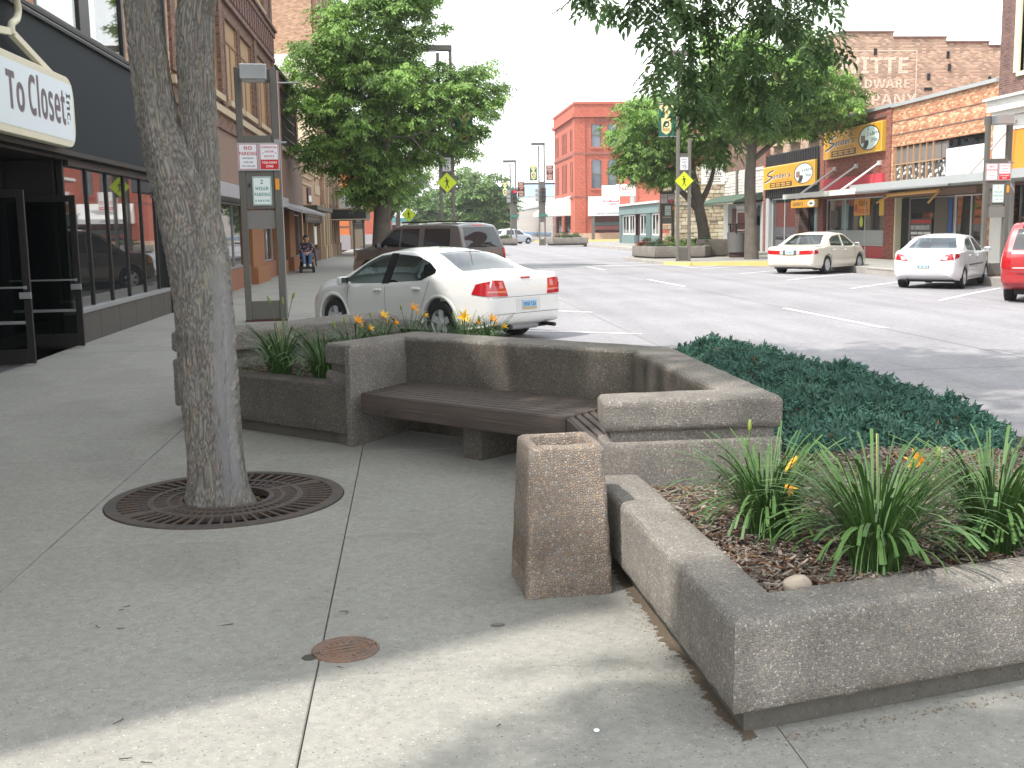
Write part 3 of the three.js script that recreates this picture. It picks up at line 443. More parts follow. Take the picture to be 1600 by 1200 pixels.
  seed(31); for (let i = 0; i < 21; i++) blades.push(blade(rr(0.44, 0.66), [0.5, 0.85, 1.15, 1.45, 1.75, 2.05, 2.4][i % 7] * rr(0.85, 1.15), rr(0.0034, 0.0052), rr(-1, 1)));
  const petalM = [phys(0.85, 0.38, 0.02, 0.5, { side: THREE.DoubleSide, transmission: 0.2 }), phys(0.92, 0.58, 0.04, 0.5, { side: THREE.DoubleSide, transmission: 0.2 })], budM = phys(0.75, 0.4, 0.03, 0.5), stemM = phys(0.09, 0.16, 0.04, 0.6), budG = phys(0.2, 0.27, 0.05, 0.6);
  const petal = (L, w, open) => { const n = 6, P = [], row = []; for (let i = 0; i <= n; i++) { const t = i / n, ww = w * Math.sin(Math.PI * Math.pow(t, 0.7) * 0.97 + 0.06), r = 0.004 + L * (t * 0.35 + open * t * t), y = L * (t - 0.45 * open * t * t * t); row.push([V(r, y + ww * 0.25, -ww), V(r, y, 0), V(r, y + ww * 0.25, ww)]); } for (let i = 0; i < n; i++) for (let k = 0; k < 2; k++) P.push(row[i][k], row[i][k + 1], row[i + 1][k], row[i + 1][k], row[i][k + 1], row[i + 1][k + 1]); return new THREE.BufferGeometry().setFromPoints(P); };
  const flower = (parent, base, head, dir, size, open, m) => {
    part('flower_stem', rod(base, head, 0.0035, 0.003, 6), stemM, parent);
    const gs = []; for (let i = 0; i < 6; i++) { const g = petal(size, size * (i % 2 ? 0.2 : 0.15), open); g.rotateY(i / 6 * 6.28319); gs.push(g); }
    const f = part('flower', gs, m, parent); f.quaternion.setFromUnitVectors(V(0, 1, 0), dir.clone().normalize()); f.position.copy(head); return f;
  };
  const bud = (parent, base, head, dir, m, s = 1) => { part('flower_stem', rod(base, head, 0.0035, 0.0028, 6), stemM, parent); const b = part('flower_bud', new THREE.SphereGeometry(0.012 * s, 10, 8).scale(1, 3.2, 1).translate(0, 0.035 * s, 0), m, parent); b.quaternion.setFromUnitVectors(V(0, 1, 0), dir.clone().normalize()); b.position.copy(head); };
  const lily = (label, x, y, z, n, scale, sd) => {
    seed(sd); const t = thing('daylily', label, 'plant', [x, y, z], 0, 'daylily clumps in the concrete planters');
    for (let i = 0; i < n; i++) { const k = rnd(), inner = k < 0.45, g = blades[(inner ? Math.floor(rnd() * 3) : 2 + Math.floor(rnd() * 5)) + 7 * Math.floor(rnd() * 3)] ?? blades[3], m = new THREE.Mesh(g, bladeMats[rnd() < 0.004 ? 5 : Math.floor(rnd() * 5)]), a = rr(0, 6.283), r = Math.sqrt(rnd()) * 0.095 * scale; m.name = 'leaf'; m.position.set(Math.cos(a) * r, -0.01, Math.sin(a) * r); m.rotation.set(0, -a + gauss() * 0.5, gauss() * 0.1 - 0.05, 'YXZ'); const s = scale * rr(0.75, 1.12); m.scale.set(s, s, scale); m.castShadow = m.receiveShadow = true; t.add(m); }
    { const gs = []; const N = Math.round(n * 0.8); for (let i = 0; i < N; i++) { const g = blades[2 + Math.floor(rnd() * 19)].clone(), a = rr(0, 6.283), r = Math.sqrt(rnd()) * 0.1 * scale, s = scale * rr(0.65, 1.1); g.scale(s, s, s * 0.8); g.rotateZ(gauss() * 0.1); g.rotateY(-a + gauss() * 0.6); g.translate(Math.cos(a) * r, -0.01, Math.sin(a) * r); gs.push(g); } part('fine_leaves', gs, bladeMats[1], t, { uv: false, kind: 'stuff' }); }
    return t;
  };
  const l1 = lily('daylily clump with one orange bud nearest the bench end wall', 1.46, 0.46, -4.36, 280, 0.82, 41);
  const l2 = lily('big daylily clump in the middle of the near planter', 1.72, 0.46, -3.87, 300, 0.92, 42);
  const l3 = lily('daylily clump at the right edge with one open orange flower behind it', 2.27, 0.46, -4.02, 290, 0.86, 43);
  const l4 = lily('left daylily clump in the planter beside the forked tree', -1.1, 0.54, -9.35, 150, 0.9, 44);
  const l5 = lily('right daylily clump against the bench end block', -0.72, 0.54, -9.05, 140, 0.85, 45);
  bud(l1, V(0, 0.1, 0.05), V(0.035, 0.3, 0.12), V(0.55, 0.8, 0), budM, 1.1); flower(l1, V(0, 0.08, 0.06), V(0.025, 0.25, 0.13), V(0.6, -0.5, 0.3), 0.055, 0.15, petalM[0]); bud(l1, V(-0.1, 0.2, 0), V(-0.08, 0.45, 0), V(0, 1, 0), budG, 0.7);
  flower(l3, V(0, 0.1, -0.1), V(-0.16, 0.29, -0.3), V(-0.7, 0.5, 0.3), 0.075, 0.3, petalM[0]); bud(l3, V(0, 0.1, -0.1), V(-0.08, 0.3, -0.34), V(0.2, 1, 0), budG, 0.8);
  bud(l2, V(0.1, 0.2, -0.1), V(0.28, 0.3, -0.3), V(0, 1, 0), budG, 0.8); bud(l5, V(0, 0.2, 0), V(0.1, 0.44, 0.05), V(0.1, 1, 0), budG, 0.8);
  for (const [dx, dz] of [[0.0, 0.0], [0.09, 0.1], [-0.1, 0.04]]) bud(l4, V(0, 0.25, -0.15), V(0.02 + dx, 0.6 + dz * 0.5, -0.2 + dz), V(dx * 4, 1, 0), budG, 0.9);
  // row behind the bench back wall with open orange flowers
  const rowF = [[-0.5, -9.9, 0.36, 'daylily with drooping orange buds behind the bench end block'], [-0.28, -10.3, 0.37, 'daylily with orange star flower in front of the far planter wall'], [0.0, -10.75, 0.4, 'daylily with pale yellow flower left of the white car wheel'], [0.5, -10.6, 0.33, 'daylily with round yellow flower before the white car rear wheel'], [0.72, -10.2, 0.32, 'daylily with small orange flowers right of the white car wheel'], [0.28, -9.75, 0.22, 'low daylily tuft behind the bench back wall']];
  rowF.forEach(([x, z, h0, label], i) => { let h = h0;
    const t = lily(label, x, 0.58, z, 60, 0.8, 60 + i); const k = 1 + 0.1 * i;
    const up = 0.02; h += up; if (i < 5) { flower(t, V(0, 0, 0), V(0.02, h - 0.02, 0.03), i === 3 ? V(-0.2, 0.3, 1) : V(0.4, 0.6, 0.5), i === 3 ? 0.085 : 0.075, i === 3 ? 0.6 : 0.4, petalM[i % 2 ? 1 : 0]); flower(t, V(0, 0, 0), V(0.12, h - 0.08, 0.05), V(0.8, 0.5, 0.4), 0.06, 0.25, petalM[(i + 1) % 2]); bud(t, V(0, 0, 0), V(-0.08, h - 0.02, 0.05), V(-0.2, 1, 0), budG, 0.8); bud(t, V(0, 0, 0), V(0.06, h - 0.06, 0.08), V(0.4, 1, 0.2), budM, 0.7); }
  });
  // --- spreading juniper
  {
    seed(71);
    const mk = () => { const gs = []; for (let i = 0; i < 13; i++) { const a = i * 2.4 + rr(-0.4, 0.4), tl = i ? rr(0.2, 0.75) : 0.05, L = rr(0.035, 0.06), d = V(Math.cos(a) * Math.sin(tl), Math.cos(tl), Math.sin(a) * Math.sin(tl)), b = V(0, i * 0.0048, 0), e = b.clone().addScaledVector(d, L); const g = new THREE.ConeGeometry(0.0115, L, 5, 1); g.applyQuaternion(new THREE.Quaternion().setFromUnitVectors(V(0, 1, 0), d)); g.translate((b.x + e.x) / 2, (b.y + e.y) / 2, (b.z + e.z) / 2); gs.push(g); for (let k = 0; k < 2; k++) { const c = new THREE.ConeGeometry(0.006, 0.026, 3, 1); c.rotateX(rr(-0.9, 0.9)); c.rotateZ(rr(-0.9, 0.9)); const q = b.clone().lerp(e, rr(0.4, 0.9)); c.translate(q.x, q.y + 0.008, q.z); gs.push(c); } } return merged(gs); };
    const jun = thing('spreading_juniper', 'low blue-green spreading juniper filling the bed between bench and road', 'shrub', [0, 0, 0]);
    const hull = [[1.9, -5.75], [2.4, -5.85], [3.0, -5.95], [3.45, -6.0], [3.75, -6.6], [3.78, -8.5], [3.62, -9.6], [3.25, -11.4], [2.9, -11.6], [2.45, -10.4], [2.0, -8.9], [1.88, -7.6]];
    const ins = (x, z) => { let r = false; for (let i = 0, j = hull.length - 1; i < hull.length; j = i++) { const [a, b] = hull[i], [c, d] = hull[j]; if ((b > z) !== (d > z) && x < (c - a) * (z - b) / (d - b) + a) r = !r; } return r; };
    const edge = (x, z) => { let m = 9; for (let i = 0; i < hull.length; i++) { const [a, b] = hull[i], [c, d] = hull[(i + 1) % hull.length], l = (c - a) ** 2 + (d - b) ** 2, t = clamp(((x - a) * (c - a) + (z - b) * (d - b)) / l, 0, 1); m = Math.min(m, Math.hypot(x - a - t * (c - a), z - b - t * (d - b))); } return m; };
    const top = (x, z) => 0.07 + 0.2 * sstep(-z, 12.5, 6.5) + (0.06 + 0.24 * (1 - (1 - clamp(edge(x, z) / 0.55, 0, 1)) ** 2)) * (0.62 + 0.55 * n3(x * 2.2, 0, z * 2.2)) + 0.06 * n3(x * 6, 4, z * 6) + 0.2 * n3(x * 6.5, 2, z * 6.5);
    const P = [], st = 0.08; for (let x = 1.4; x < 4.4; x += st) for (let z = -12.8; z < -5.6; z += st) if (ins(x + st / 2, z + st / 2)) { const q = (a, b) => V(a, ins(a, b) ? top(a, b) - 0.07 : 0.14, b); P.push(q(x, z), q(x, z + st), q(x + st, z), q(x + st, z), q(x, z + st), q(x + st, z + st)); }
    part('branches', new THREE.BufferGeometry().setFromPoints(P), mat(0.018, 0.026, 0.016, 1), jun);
    const N = 7500, m = new THREE.Matrix4(), q = new THREE.Quaternion(), mt = new THREE.MeshStandardMaterial({ roughness: 0.75 }); 
    for (let k = 0; k < 3; k++) {
      const im = new THREE.InstancedMesh(mk(), mt, N); im.name = 'foliage'; im.castShadow = im.receiveShadow = true; im.userData.kind = 'stuff';
      for (let i = 0; i < N; i++) { let x, z; do { x = rr(1.5, 4.4); z = rr(-12.8, -5.6); } while (!ins(x, z) || (rnd() > 1 / (1 + Math.max(0, -z - 8) * 0.25))); const y = top(x, z), e = 0.06, nx = (top(x - e, z) - top(x + e, z)), nz = (top(x, z - e) - top(x, z + e)), d = V(nx + gauss() * 0.12 + 0.05, 0.16, nz + gauss() * 0.12).normalize(), s = rr(0.9, 1.9); q.setFromUnitVectors(V(0, 1, 0), d).multiply(new THREE.Quaternion().setFromAxisAngle(V(0, 1, 0), rr(0, 6.28))); m.compose(V(x, y - 0.06, z), q, V(s, s, s)); im.setMatrixAt(i, m); const brown = n3(x * 2.2 + 4, 8, z * 2.2) > 0.84 && rnd() < 0.25 || rnd() < 0.01, b = rr(0.7, 1.3); im.setColorAt(i, brown ? C(0.19 * b, 0.1 * b, 0.05 * b) : C(0.045 * b, 0.12 * b, 0.085 * b)); }
      jun.add(im);
    }
  }
}
// ---------------------------------------------------------------- building helpers
const Side = (s) => {
  const X = (d) => (s > 0 ? FX + d : RX - d);
  return {
    s, X, yaw: s > 0 ? Math.PI / 2 : -Math.PI / 2,
    box: (z0, z1, y0, y1, d0, d1) => bx(X(d0), y0, z0, X(d1), y1, z1),
    rbox: (z0, z1, y0, y1, d0, d1, r = 0.02) => rb(X(d0), y0, z0, X(d1), y1, z1, r),
    wall(z0, z1, y0, y1, holes, d0 = -0.3, d1 = 0) { // slab with openings [za, zb, ya, yb, archRise]
      const sh = new THREE.Shape([[-z0, y0], [-z1, y0], [-z1, y1], [-z0, y1]].map(([a, b]) => new THREE.Vector2(a, b)));
      for (const [a, b, c, d, arch] of holes) { const u0 = -Math.max(a, b), u1 = -Math.min(a, b), p = new THREE.Path(); p.moveTo(u0, c); p.lineTo(u1, c); p.lineTo(u1, d); if (arch) p.quadraticCurveTo((u0 + u1) / 2, d + arch * 2, u0, d); else p.lineTo(u0, d); p.lineTo(u0, c); sh.holes.push(p); }
      const g = new THREE.ExtrudeGeometry(sh, { depth: Math.abs(d1 - d0), bevelEnabled: false, curveSegments: 8 });
      g.applyMatrix4(new THREE.Matrix4().makeBasis(V(0, 0, -1), V(0, 1, 0), V(1, 0, 0))); g.translate(Math.min(X(d0), X(d1)), 0, 0); return g;
    },
    // framed window with one glazed piece per light; nz x ny lights
    win(parent, z0, z1, y0, y1, o = {}) {
      const d = o.d ?? -0.16, f = o.f ?? 0.06, nz = o.nz ?? 1, ny = o.ny ?? 1, t = o.t ?? 0.07, za = Math.min(z0, z1), zb = Math.max(z0, z1), gs = [];
      gs.push(this.box(za, zb, y0, y0 + f, d, d + t), this.box(za, zb, y1 - f, y1, d, d + t), this.box(za, za + f, y0 + f, y1 - f, d, d + t), this.box(zb - f, zb, y0 + f, y1 - f, d, d + t));
      const cz = [...Array(nz + 1).keys()].map((i) => lerp(za + f, zb - f, i / nz)), ys = o.ys ?? [...Array(ny + 1).keys()].map((i) => lerp(y0 + f, y1 - f, i / ny)), m = o.m ?? 0.05;
      for (let i = 1; i < nz; i++) gs.push(this.box(cz[i] - m / 2, cz[i] + m / 2, y0 + f, y1 - f, d + 0.004, d + t - 0.006));
      for (let i = 1; i < ys.length - 1; i++) gs.push(this.box(za + f, zb - f, ys[i] - m / 2, ys[i] + m / 2, d + 0.008, d + t - 0.01));
      const w = part(o.name ?? 'window', gs, o.frame ?? M.darkMetal, parent);
      for (let i = 0; i < nz; i++) for (let j = 0; j < ys.length - 1; j++) part('pane', this.box(cz[i] + 0.004, cz[i + 1] - 0.004, ys[j] + 0.004, ys[j + 1] - 0.004, d + 0.012, d + 0.03), o.glass ?? M.glass, w);
      if (o.back) part('blind', this.box(za + f, zb - f, o.backY ?? y0 + f, y1 - f, d - 0.06, d - 0.03), o.back, w);
      if (o.sill) part('sill', this.box(za - 0.12, zb + 0.12, y0 - 0.14, y0 - 0.002, d, 0.08), o.sill, w);
      return w;
    },
  };
};
const SL = Side(1), SR = Side(-1);
M.cream = M.stucco(0.46, 0.37, 0.25, 23, 0.25); M.board = M.stucco(0.36, 0.24, 0.135, 24, 0.2); M.brownPanel = M.stucco(0.235, 0.155, 0.118, 25, 0.18); M.pillar = M.stucco(0.3, 0.135, 0.06, 26, 0.3);
M.fascia = phys(0.02, 0.026, 0.03, 0.7, { specularIntensity: 0.35 }); M.greyMetal = M.stucco(0.33, 0.315, 0.33, 27, 0.2, 0.6); M.blind = mat(0.78, 0.79, 0.72, 0.9);
M.shopGlass = phys(0.02, 0.023, 0.025, 0.02, { ior: 2.3 });

// ---------------------------------------------------------------- left side
{ // clothes shop with hanger sign
  const b = thing('clothes_shop', 'dark-fronted clothes shop with charcoal fascia and tall glazing at the left edge', 'shop building', [0, 0, 0]);
  const S = SL, p = (n, g, m, o) => part(n, g, m, b, o);
  p('building_mass', [S.box(-24.595, -17.1, 0.02, 9.5, -14, -2.2), S.box(-17.1, -1.62, 0.02, 9.5, -14, -2.6), S.box(-24.595, -1.62, 3.3, 9.5, -2.2, -0.31)], M.brickTan);
  const ops = [[-8.0, -2.6, 4.75, 7.3], [-15.2, -9.1, 4.75, 7.3], [-20.75, -15.85, 4.72, 7.3], [-24.42, -21.1, 4.72, 7.3]];
  p('upper_wall', S.wall(-24.595, -1.62, 4.6, 9.5, ops), M.brickTan);
  p('parapet_cap', S.box(-24.6, -1.6, 9.5, 9.62, -0.4, 0.08), M.cream);
  for (const [i, [z0, z1, y0, y1]] of ops.entries()) S.win(b, z0 + 0.01, z1 - 0.01, y0 + 0.01, y1 - 0.01, { d: -0.07, f: i > 1 ? 0.12 : 0.1, nz: i === 2 ? 2 : 1, m: 0.55, glass: M.pane });
  for (const [z0, z1] of [[-19.25, -16.35], [-24.25, -21.3]]) p('white_blind', S.box(z0, z1, 4.78, 7.2, -0.13, -0.1), M.blind);
  p('window_lining', [S.box(-20.7, -1.7, 4.65, 7.4, -0.305, -0.285)], M.black);
  p('fascia', S.box(-23.65, -1.6, 2.95, 4.57, -0.3, 0.14), M.fascia);
  p('fascia_trim', [S.box(-23.67, -1.58, 4.572, 4.61, -0.3, 0.19)], M.black); p('fascia_trim', [S.box(-23.67, -1.58, 4.612, 4.64, -0.3, 0.175)], M.galv); p('fascia_trim', [S.box(-23.67, -1.58, 4.642, 4.69, -0.3, 0.2)], M.black); p('fascia_trim', S.box(-23.66, -1.59, 2.88, 2.948, -0.3, 0.16), M.darkMetal);
  p('soffit', S.box(-23.6, -1.65, 2.84, 2.878, -2.6, -0.02), M.darkMetal);
  p('corner_pilaster', S.box(-24.59, -23.3, 0.1, 2.86, -0.6, 0.02), M.brownPanel);
  // glazed run: plinth panels, sill rail, mullions, panes
  const cut = [-16.75, -17.95, -19.1, -20.25, -21.45, -22.6, -23.25];
  for (let i = 0; i < 6; i++) {
    p('plinth_panel', S.rbox(cut[i] - 0.006, cut[i + 1] + 0.006, 0.1, 0.585, -0.2, 0.02, 0.008), [M.plinthDark ??= M.stucco(0.075, 0.066, 0.058, 44, 0.4, 0.5)][0], { off: i });
    p('pane', S.box(cut[i] - 0.036, cut[i + 1] + 0.036, 0.665, 2.8, -0.09, -0.075), M.shopGlass);
    p('mullion', S.rbox(cut[i] - 0.035, cut[i] + 0.035, 0.66, 2.84, -0.14, -0.045, 0.006), M.darkMetal);
  }
  p('mullion', S.rbox(-23.32, -23.2, 0.1, 2.84, -0.14, 0.05, 0.006), M.darkMetal);
  p('sill_rail', S.rbox(-23.2, -16.7, 0.59, 0.66, -0.16, 0.04, 0.006), M.galv); p('head_rail', S.box(-23.2, -16.8, 2.76, 2.838, -0.14, 0.02), M.darkMetal);
  p('shop_interior', [S.box(-23.2, -16.7, 0.1, 2.83, -0.6, -0.2)], M.black);
  p('shop_front', [S.box(-11, -1.7, 0.1, 2.83, -1.2, -0.5)], M.shopGlass);
  // recessed entrance
  p('entrance_wall', S.box(-16.69, -16.6, 0.141, 2.83, -2.2, -0.15), M.darkMetal); p('entrance_wall', S.box(-11.1, -11.02, 0.141, 2.83, -2.2, -0.1), M.darkMetal);
  p('transom', S.box(-16.6, -11.1, 2.36, 2.83, -0.95, -0.85), M.darkMetal); p('transom_glass', S.box(-16.5, -11.2, 2.42, 2.78, -0.84, -0.82), M.shopGlass);
  p('inner_wall', S.box(-16.6, -11.1, 0.141, 2.83, -2.25, -2.2), M.black);
  p('side_light', S.box(-14.2, -11.15, 0.3, 2.35, -0.94, -0.92), M.shopGlass); p('side_light_frame', [S.box(-14.25, -14.13, 0.14, 2.36, -0.97, -0.88), S.box(-14.13, -11.15, 0.14, 0.3, -0.97, -0.88)], M.darkMetal);
  const leaf = (z, label) => { // a leaf swung out at right angles to the front
    const x0 = FX - 0.86, x1 = FX + 0.19, y0 = 0.165, y1 = 2.32, t = 0.022;
    const d = part('door', [rb(x0, y0, z - t, x0 + 0.09, y1, z + t, 0.006), rb(x1 - 0.09, y0, z - t, x1, y1, z + t, 0.006), rb(x0 + 0.09, y0, z - t, x1 - 0.09, y0 + 0.18, z + t, 0.006), rb(x0 + 0.09, y1 - 0.09, z - t, x1 - 0.09, y1, z + t, 0.006)], M.darkMetal, b, { label });
    part('door_glass', bx(x0 + 0.09, y0 + 0.18, z - 0.006, x1 - 0.09, y1 - 0.09, z + 0.006), phys(0.5, 0.56, 0.55, 0.02, { transmission: 1, thickness: 0, ior: 1.7 }), d);
    part('push_bar', [rod(V(x0 + 0.08, 1.12, z + 0.06), V(x1 - 0.06, 1.12, z + 0.06), 0.012), bx(x1 - 0.07, 1.1, z + 0.02, x1 - 0.04, 1.14, z + 0.06)], M.galv, d);
    part('glazing_bar', rb(x0 + 0.09, 0.66, z - 0.014, x1 - 0.09, 0.7, z + 0.014, 0.004), M.galv, d);
    part('handle', rb(x1 - 0.13, 0.98, z + 0.024, x1 + 0.015, 1.06, z + 0.06, 0.006), M.galv, d);
    part('floor_bolt', rod(V(x1 - 0.02, 0.14, z), V(x1 - 0.02, 0.2, z), 0.008), M.galv, d);
  };
  leaf(-14.29, 'glass door leaf nearest the left edge'); leaf(-16.42, 'glass door leaf nearest the shop window');
}
{ // hanger-shaped shop sign
  const s = thing('hanger_sign', 'white coat-hanger shaped shop sign with cream border on the charcoal fascia', 'sign', [0, 0, 0]);
  const z0 = -16.2, z1 = -9.6, y0 = 2.96, y1 = 3.88, r = 0.32, x = FX + 0.2;
  const rr2 = (a, b, c, d, q) => { const sh = new THREE.Shape(); sh.moveTo(a + q, c); sh.lineTo(b - q, c); sh.quadraticCurveTo(b, c, b, c + q); sh.lineTo(b, d - q); sh.quadraticCurveTo(b, d, b - q, d); sh.lineTo(a + q, d); sh.quadraticCurveTo(a, d, a, d - q); sh.lineTo(a, c + q); sh.quadraticCurveTo(a, c, a + q, c); return sh; };
  const flat = (sh, d, at, bev = 0.012) => { const g = new THREE.ExtrudeGeometry(sh, { depth: d, bevelEnabled: true, bevelSize: bev, bevelThickness: bev, bevelSegments: 2, curveSegments: 12 }); g.applyMatrix4(new THREE.Matrix4().makeBasis(V(0, 0, -1), V(0, 1, 0), V(1, 0, 0))); g.translate(at, 0, 0); return g; };
  part('border', flat(rr2(-z1, -z0, y0, y1, r), 0.12, x), M.cream2 ??= M.stucco(0.72, 0.68, 0.52, 46, 0.15, 0.6), s);
  const W = 2048, H = 256, m = printed(W, H, (c, w, h) => {
    c.fillStyle = '#dfe9ee'; c.fillRect(0, 0, w, h); c.textBaseline = 'alphabetic';
    const put = (t, px, size, sx, col, dx) => { c.save(); c.translate(px + dx, 190 + dx * 0.6); c.scale(sx, 1); c.font = 'bold ' + size + 'px sans-serif'; c.fillStyle = col; c.fillText(t, 0, 0); c.restore(); };
    for (const [col, d] of [['#c9b9bd', 6], ['#5d555c', 0]]) { put('To', 1228, 206, 0.86, col, d); put('Closet', 1462, 226, 0.7, col, d); }
    c.save(); c.translate(1958, 40); c.rotate(Math.PI / 2); c.font = 'bold 84px sans-serif'; c.fillStyle = '#3d373b'; c.fillText('Inc.', 0, 0); c.restore();
  });
  face('sign_face', [x + 0.136, (y0 + y1) / 2, (z0 + z1) / 2], z1 - z0 - 0.16, y1 - y0 - 0.16, Math.PI / 2, m, s);
  const A = V(x + 0.06, 3.84, -15.6), B = V(x + 0.06, 4.14, -14.15), D = V(x + 0.06, 3.84, -10.9);
  part('hanger_bar', beam(A, V(x + 0.06, 4.16, -14.1), 0.07, 0.08), M.cream2, s); part('hanger_bar', beam(D, V(x + 0.06, 4.16, -14.0), 0.07, 0.08), M.cream2, s);
  part('hanger_hook', tube([V(x + 0.06, 4.14, -14.1), V(x + 0.06, 4.26, -14.12), V(x + 0.06, 4.36, -14.32), V(x + 0.06, 4.5, -14.4), V(x + 0.06, 4.66, -14.28), V(x + 0.06, 4.7, -14.0), V(x + 0.06, 4.58, -13.8)], [0.045, 0.045], 10), M.cream2, s);
}
{ // three-storey brown brick building
  const b = thing('brick_building', 'brown brick three-storey building with tan boarded upper windows behind the forked tree', 'building'), S = SL, p = (n, g, m, o) => part(n, g, m, b, o);
  const z0 = -43.6, z1 = -24.61;
  p('building_mass', [S.box(z0, z1, 2.62, 13.2, -22, -0.31), S.box(z0, z1, 0.02, 2.62, -22, -0.5)], M.brickBrown);
  const cs = [-26.0, -28.7, -31.9, -33.45, -36.35, -40.1, -42.2].slice(0, 6), ops = [];
  const spans = [[-27.4, -25.3], [-31.1, -28.6], [-34.65, -32.35], [-37.6, -35.2], [-41.3, -38.9]];
  for (const [a, c] of spans) { ops.push([a, c, 5.42, 7.7]); ops.push([a, c, 9.5, 11.7]); }
  p('upper_wall', S.wall(z0, z1, 4.5, 13.2, ops), M.brickBrown);
  for (const [a, c] of spans) for (const [y0, y1] of [[5.42, 7.7], [9.5, 11.7]]) {
    const w = part('boarded_window', [S.box(a, c, y0, y1, -0.2, -0.09)], M.board, b);
    part('frame', [S.box(a, a + 0.1, y0, y1, -0.09, -0.05), S.box(c - 0.1, c, y0, y1, -0.09, -0.05), S.box(a + 0.1, c - 0.1, y1 - 0.62, y1 - 0.54, -0.09, -0.055), S.box((a + c) / 2 - 0.05, (a + c) / 2 + 0.05, y0, y1 - 0.62, -0.09, -0.055)], M.board2 ??= M.stucco(0.3, 0.19, 0.1, 29), w);
    part('sill', S.box(a - 0.15, c + 0.15, y0 - 0.16, y0 - 0.004, -0.2, 0.1), M.cream, w);
    for (const q of [a - 0.3, c + 0.16]) part('brick_surround', S.box(q, q + 0.14, y0, y1 + 0.1, -0.05, 0.02), M.brickDark, w);
  }
  p('stone_band', S.box(z0, z1, 4.92, 5.1, -0.1, 0.09), M.cream);
  p('brick_band', [S.box(z0, z1, 8.05, 8.2, -0.1, 0.1), S.box(z0, z1, 8.95, 9.12, -0.1, 0.14), S.box(z0, z1, 9.14, 9.24, -0.1, 0.22)], M.brickDark, { kind: 'stuff' });
  for (let z = z1 - 0.4; z > z0 + 0.3; z -= 0.55) p('corbel', S.box(z - 0.14, z + 0.14, 8.25, 8.93, -0.05, 0.11), M.brickDark);
  for (const z of [-24.9, -31.3, -38.3, -43.3]) p('brick_pier', S.box(z - 0.28, z + 0.28, 5.2, 13.2, -0.05, 0.06), M.brickBrown);
  p('cornice', [S.box(z0 - 0.003, z1 + 0.003, 12.5, 12.75, -0.1, 0.3), S.box(z0 - 0.003, z1 + 0.003, 12.76, 13.25, -0.1, 0.5)], M.cream);
  p('stucco_panel', S.box(z0, z1, 2.95, 4.495, -0.3, 0.1), M.brownPanel); p('panel_trim', S.box(z0, z1, 4.44, 4.5, -0.3, 0.16), M.brickDark);
  p('canopy_band', S.rbox(-41.2, -23.7, 2.6, 2.94, -0.3, 0.62, 0.02), M.greyMetal);
  const bulk = (a, c) => { p('bulkhead', S.box(a, c, 0.1, 0.72, -0.3, 0.06), M.brickRed2 ??= M.stucco(0.27, 0.12, 0.07, 61)); };
  bulk(-34.7, -24.7); bulk(-41.3, -37.9);
  S.win(b, -34.7, -24.8, 0.73, 2.58, { d: -0.1, nz: 4, glass: M.shopGlass, frame: M.galv, f: 0.05, m: 0.04 }); S.win(b, -41.2, -37.9, 0.73, 2.58, { d: -0.1, nz: 2, glass: M.shopGlass, frame: M.galv, f: 0.05, m: 0.04 });
  const pier = (a, c) => { p('pillar', [S.box(a, c, 0.1, 2.598, -0.4, 0.12), S.box(a - 0.08, c + 0.08, 0.1, 0.66, -0.4, 0.26)], M.pillar); };
  pier(-37.7, -34.9); pier(-43.5, -41.5);
}
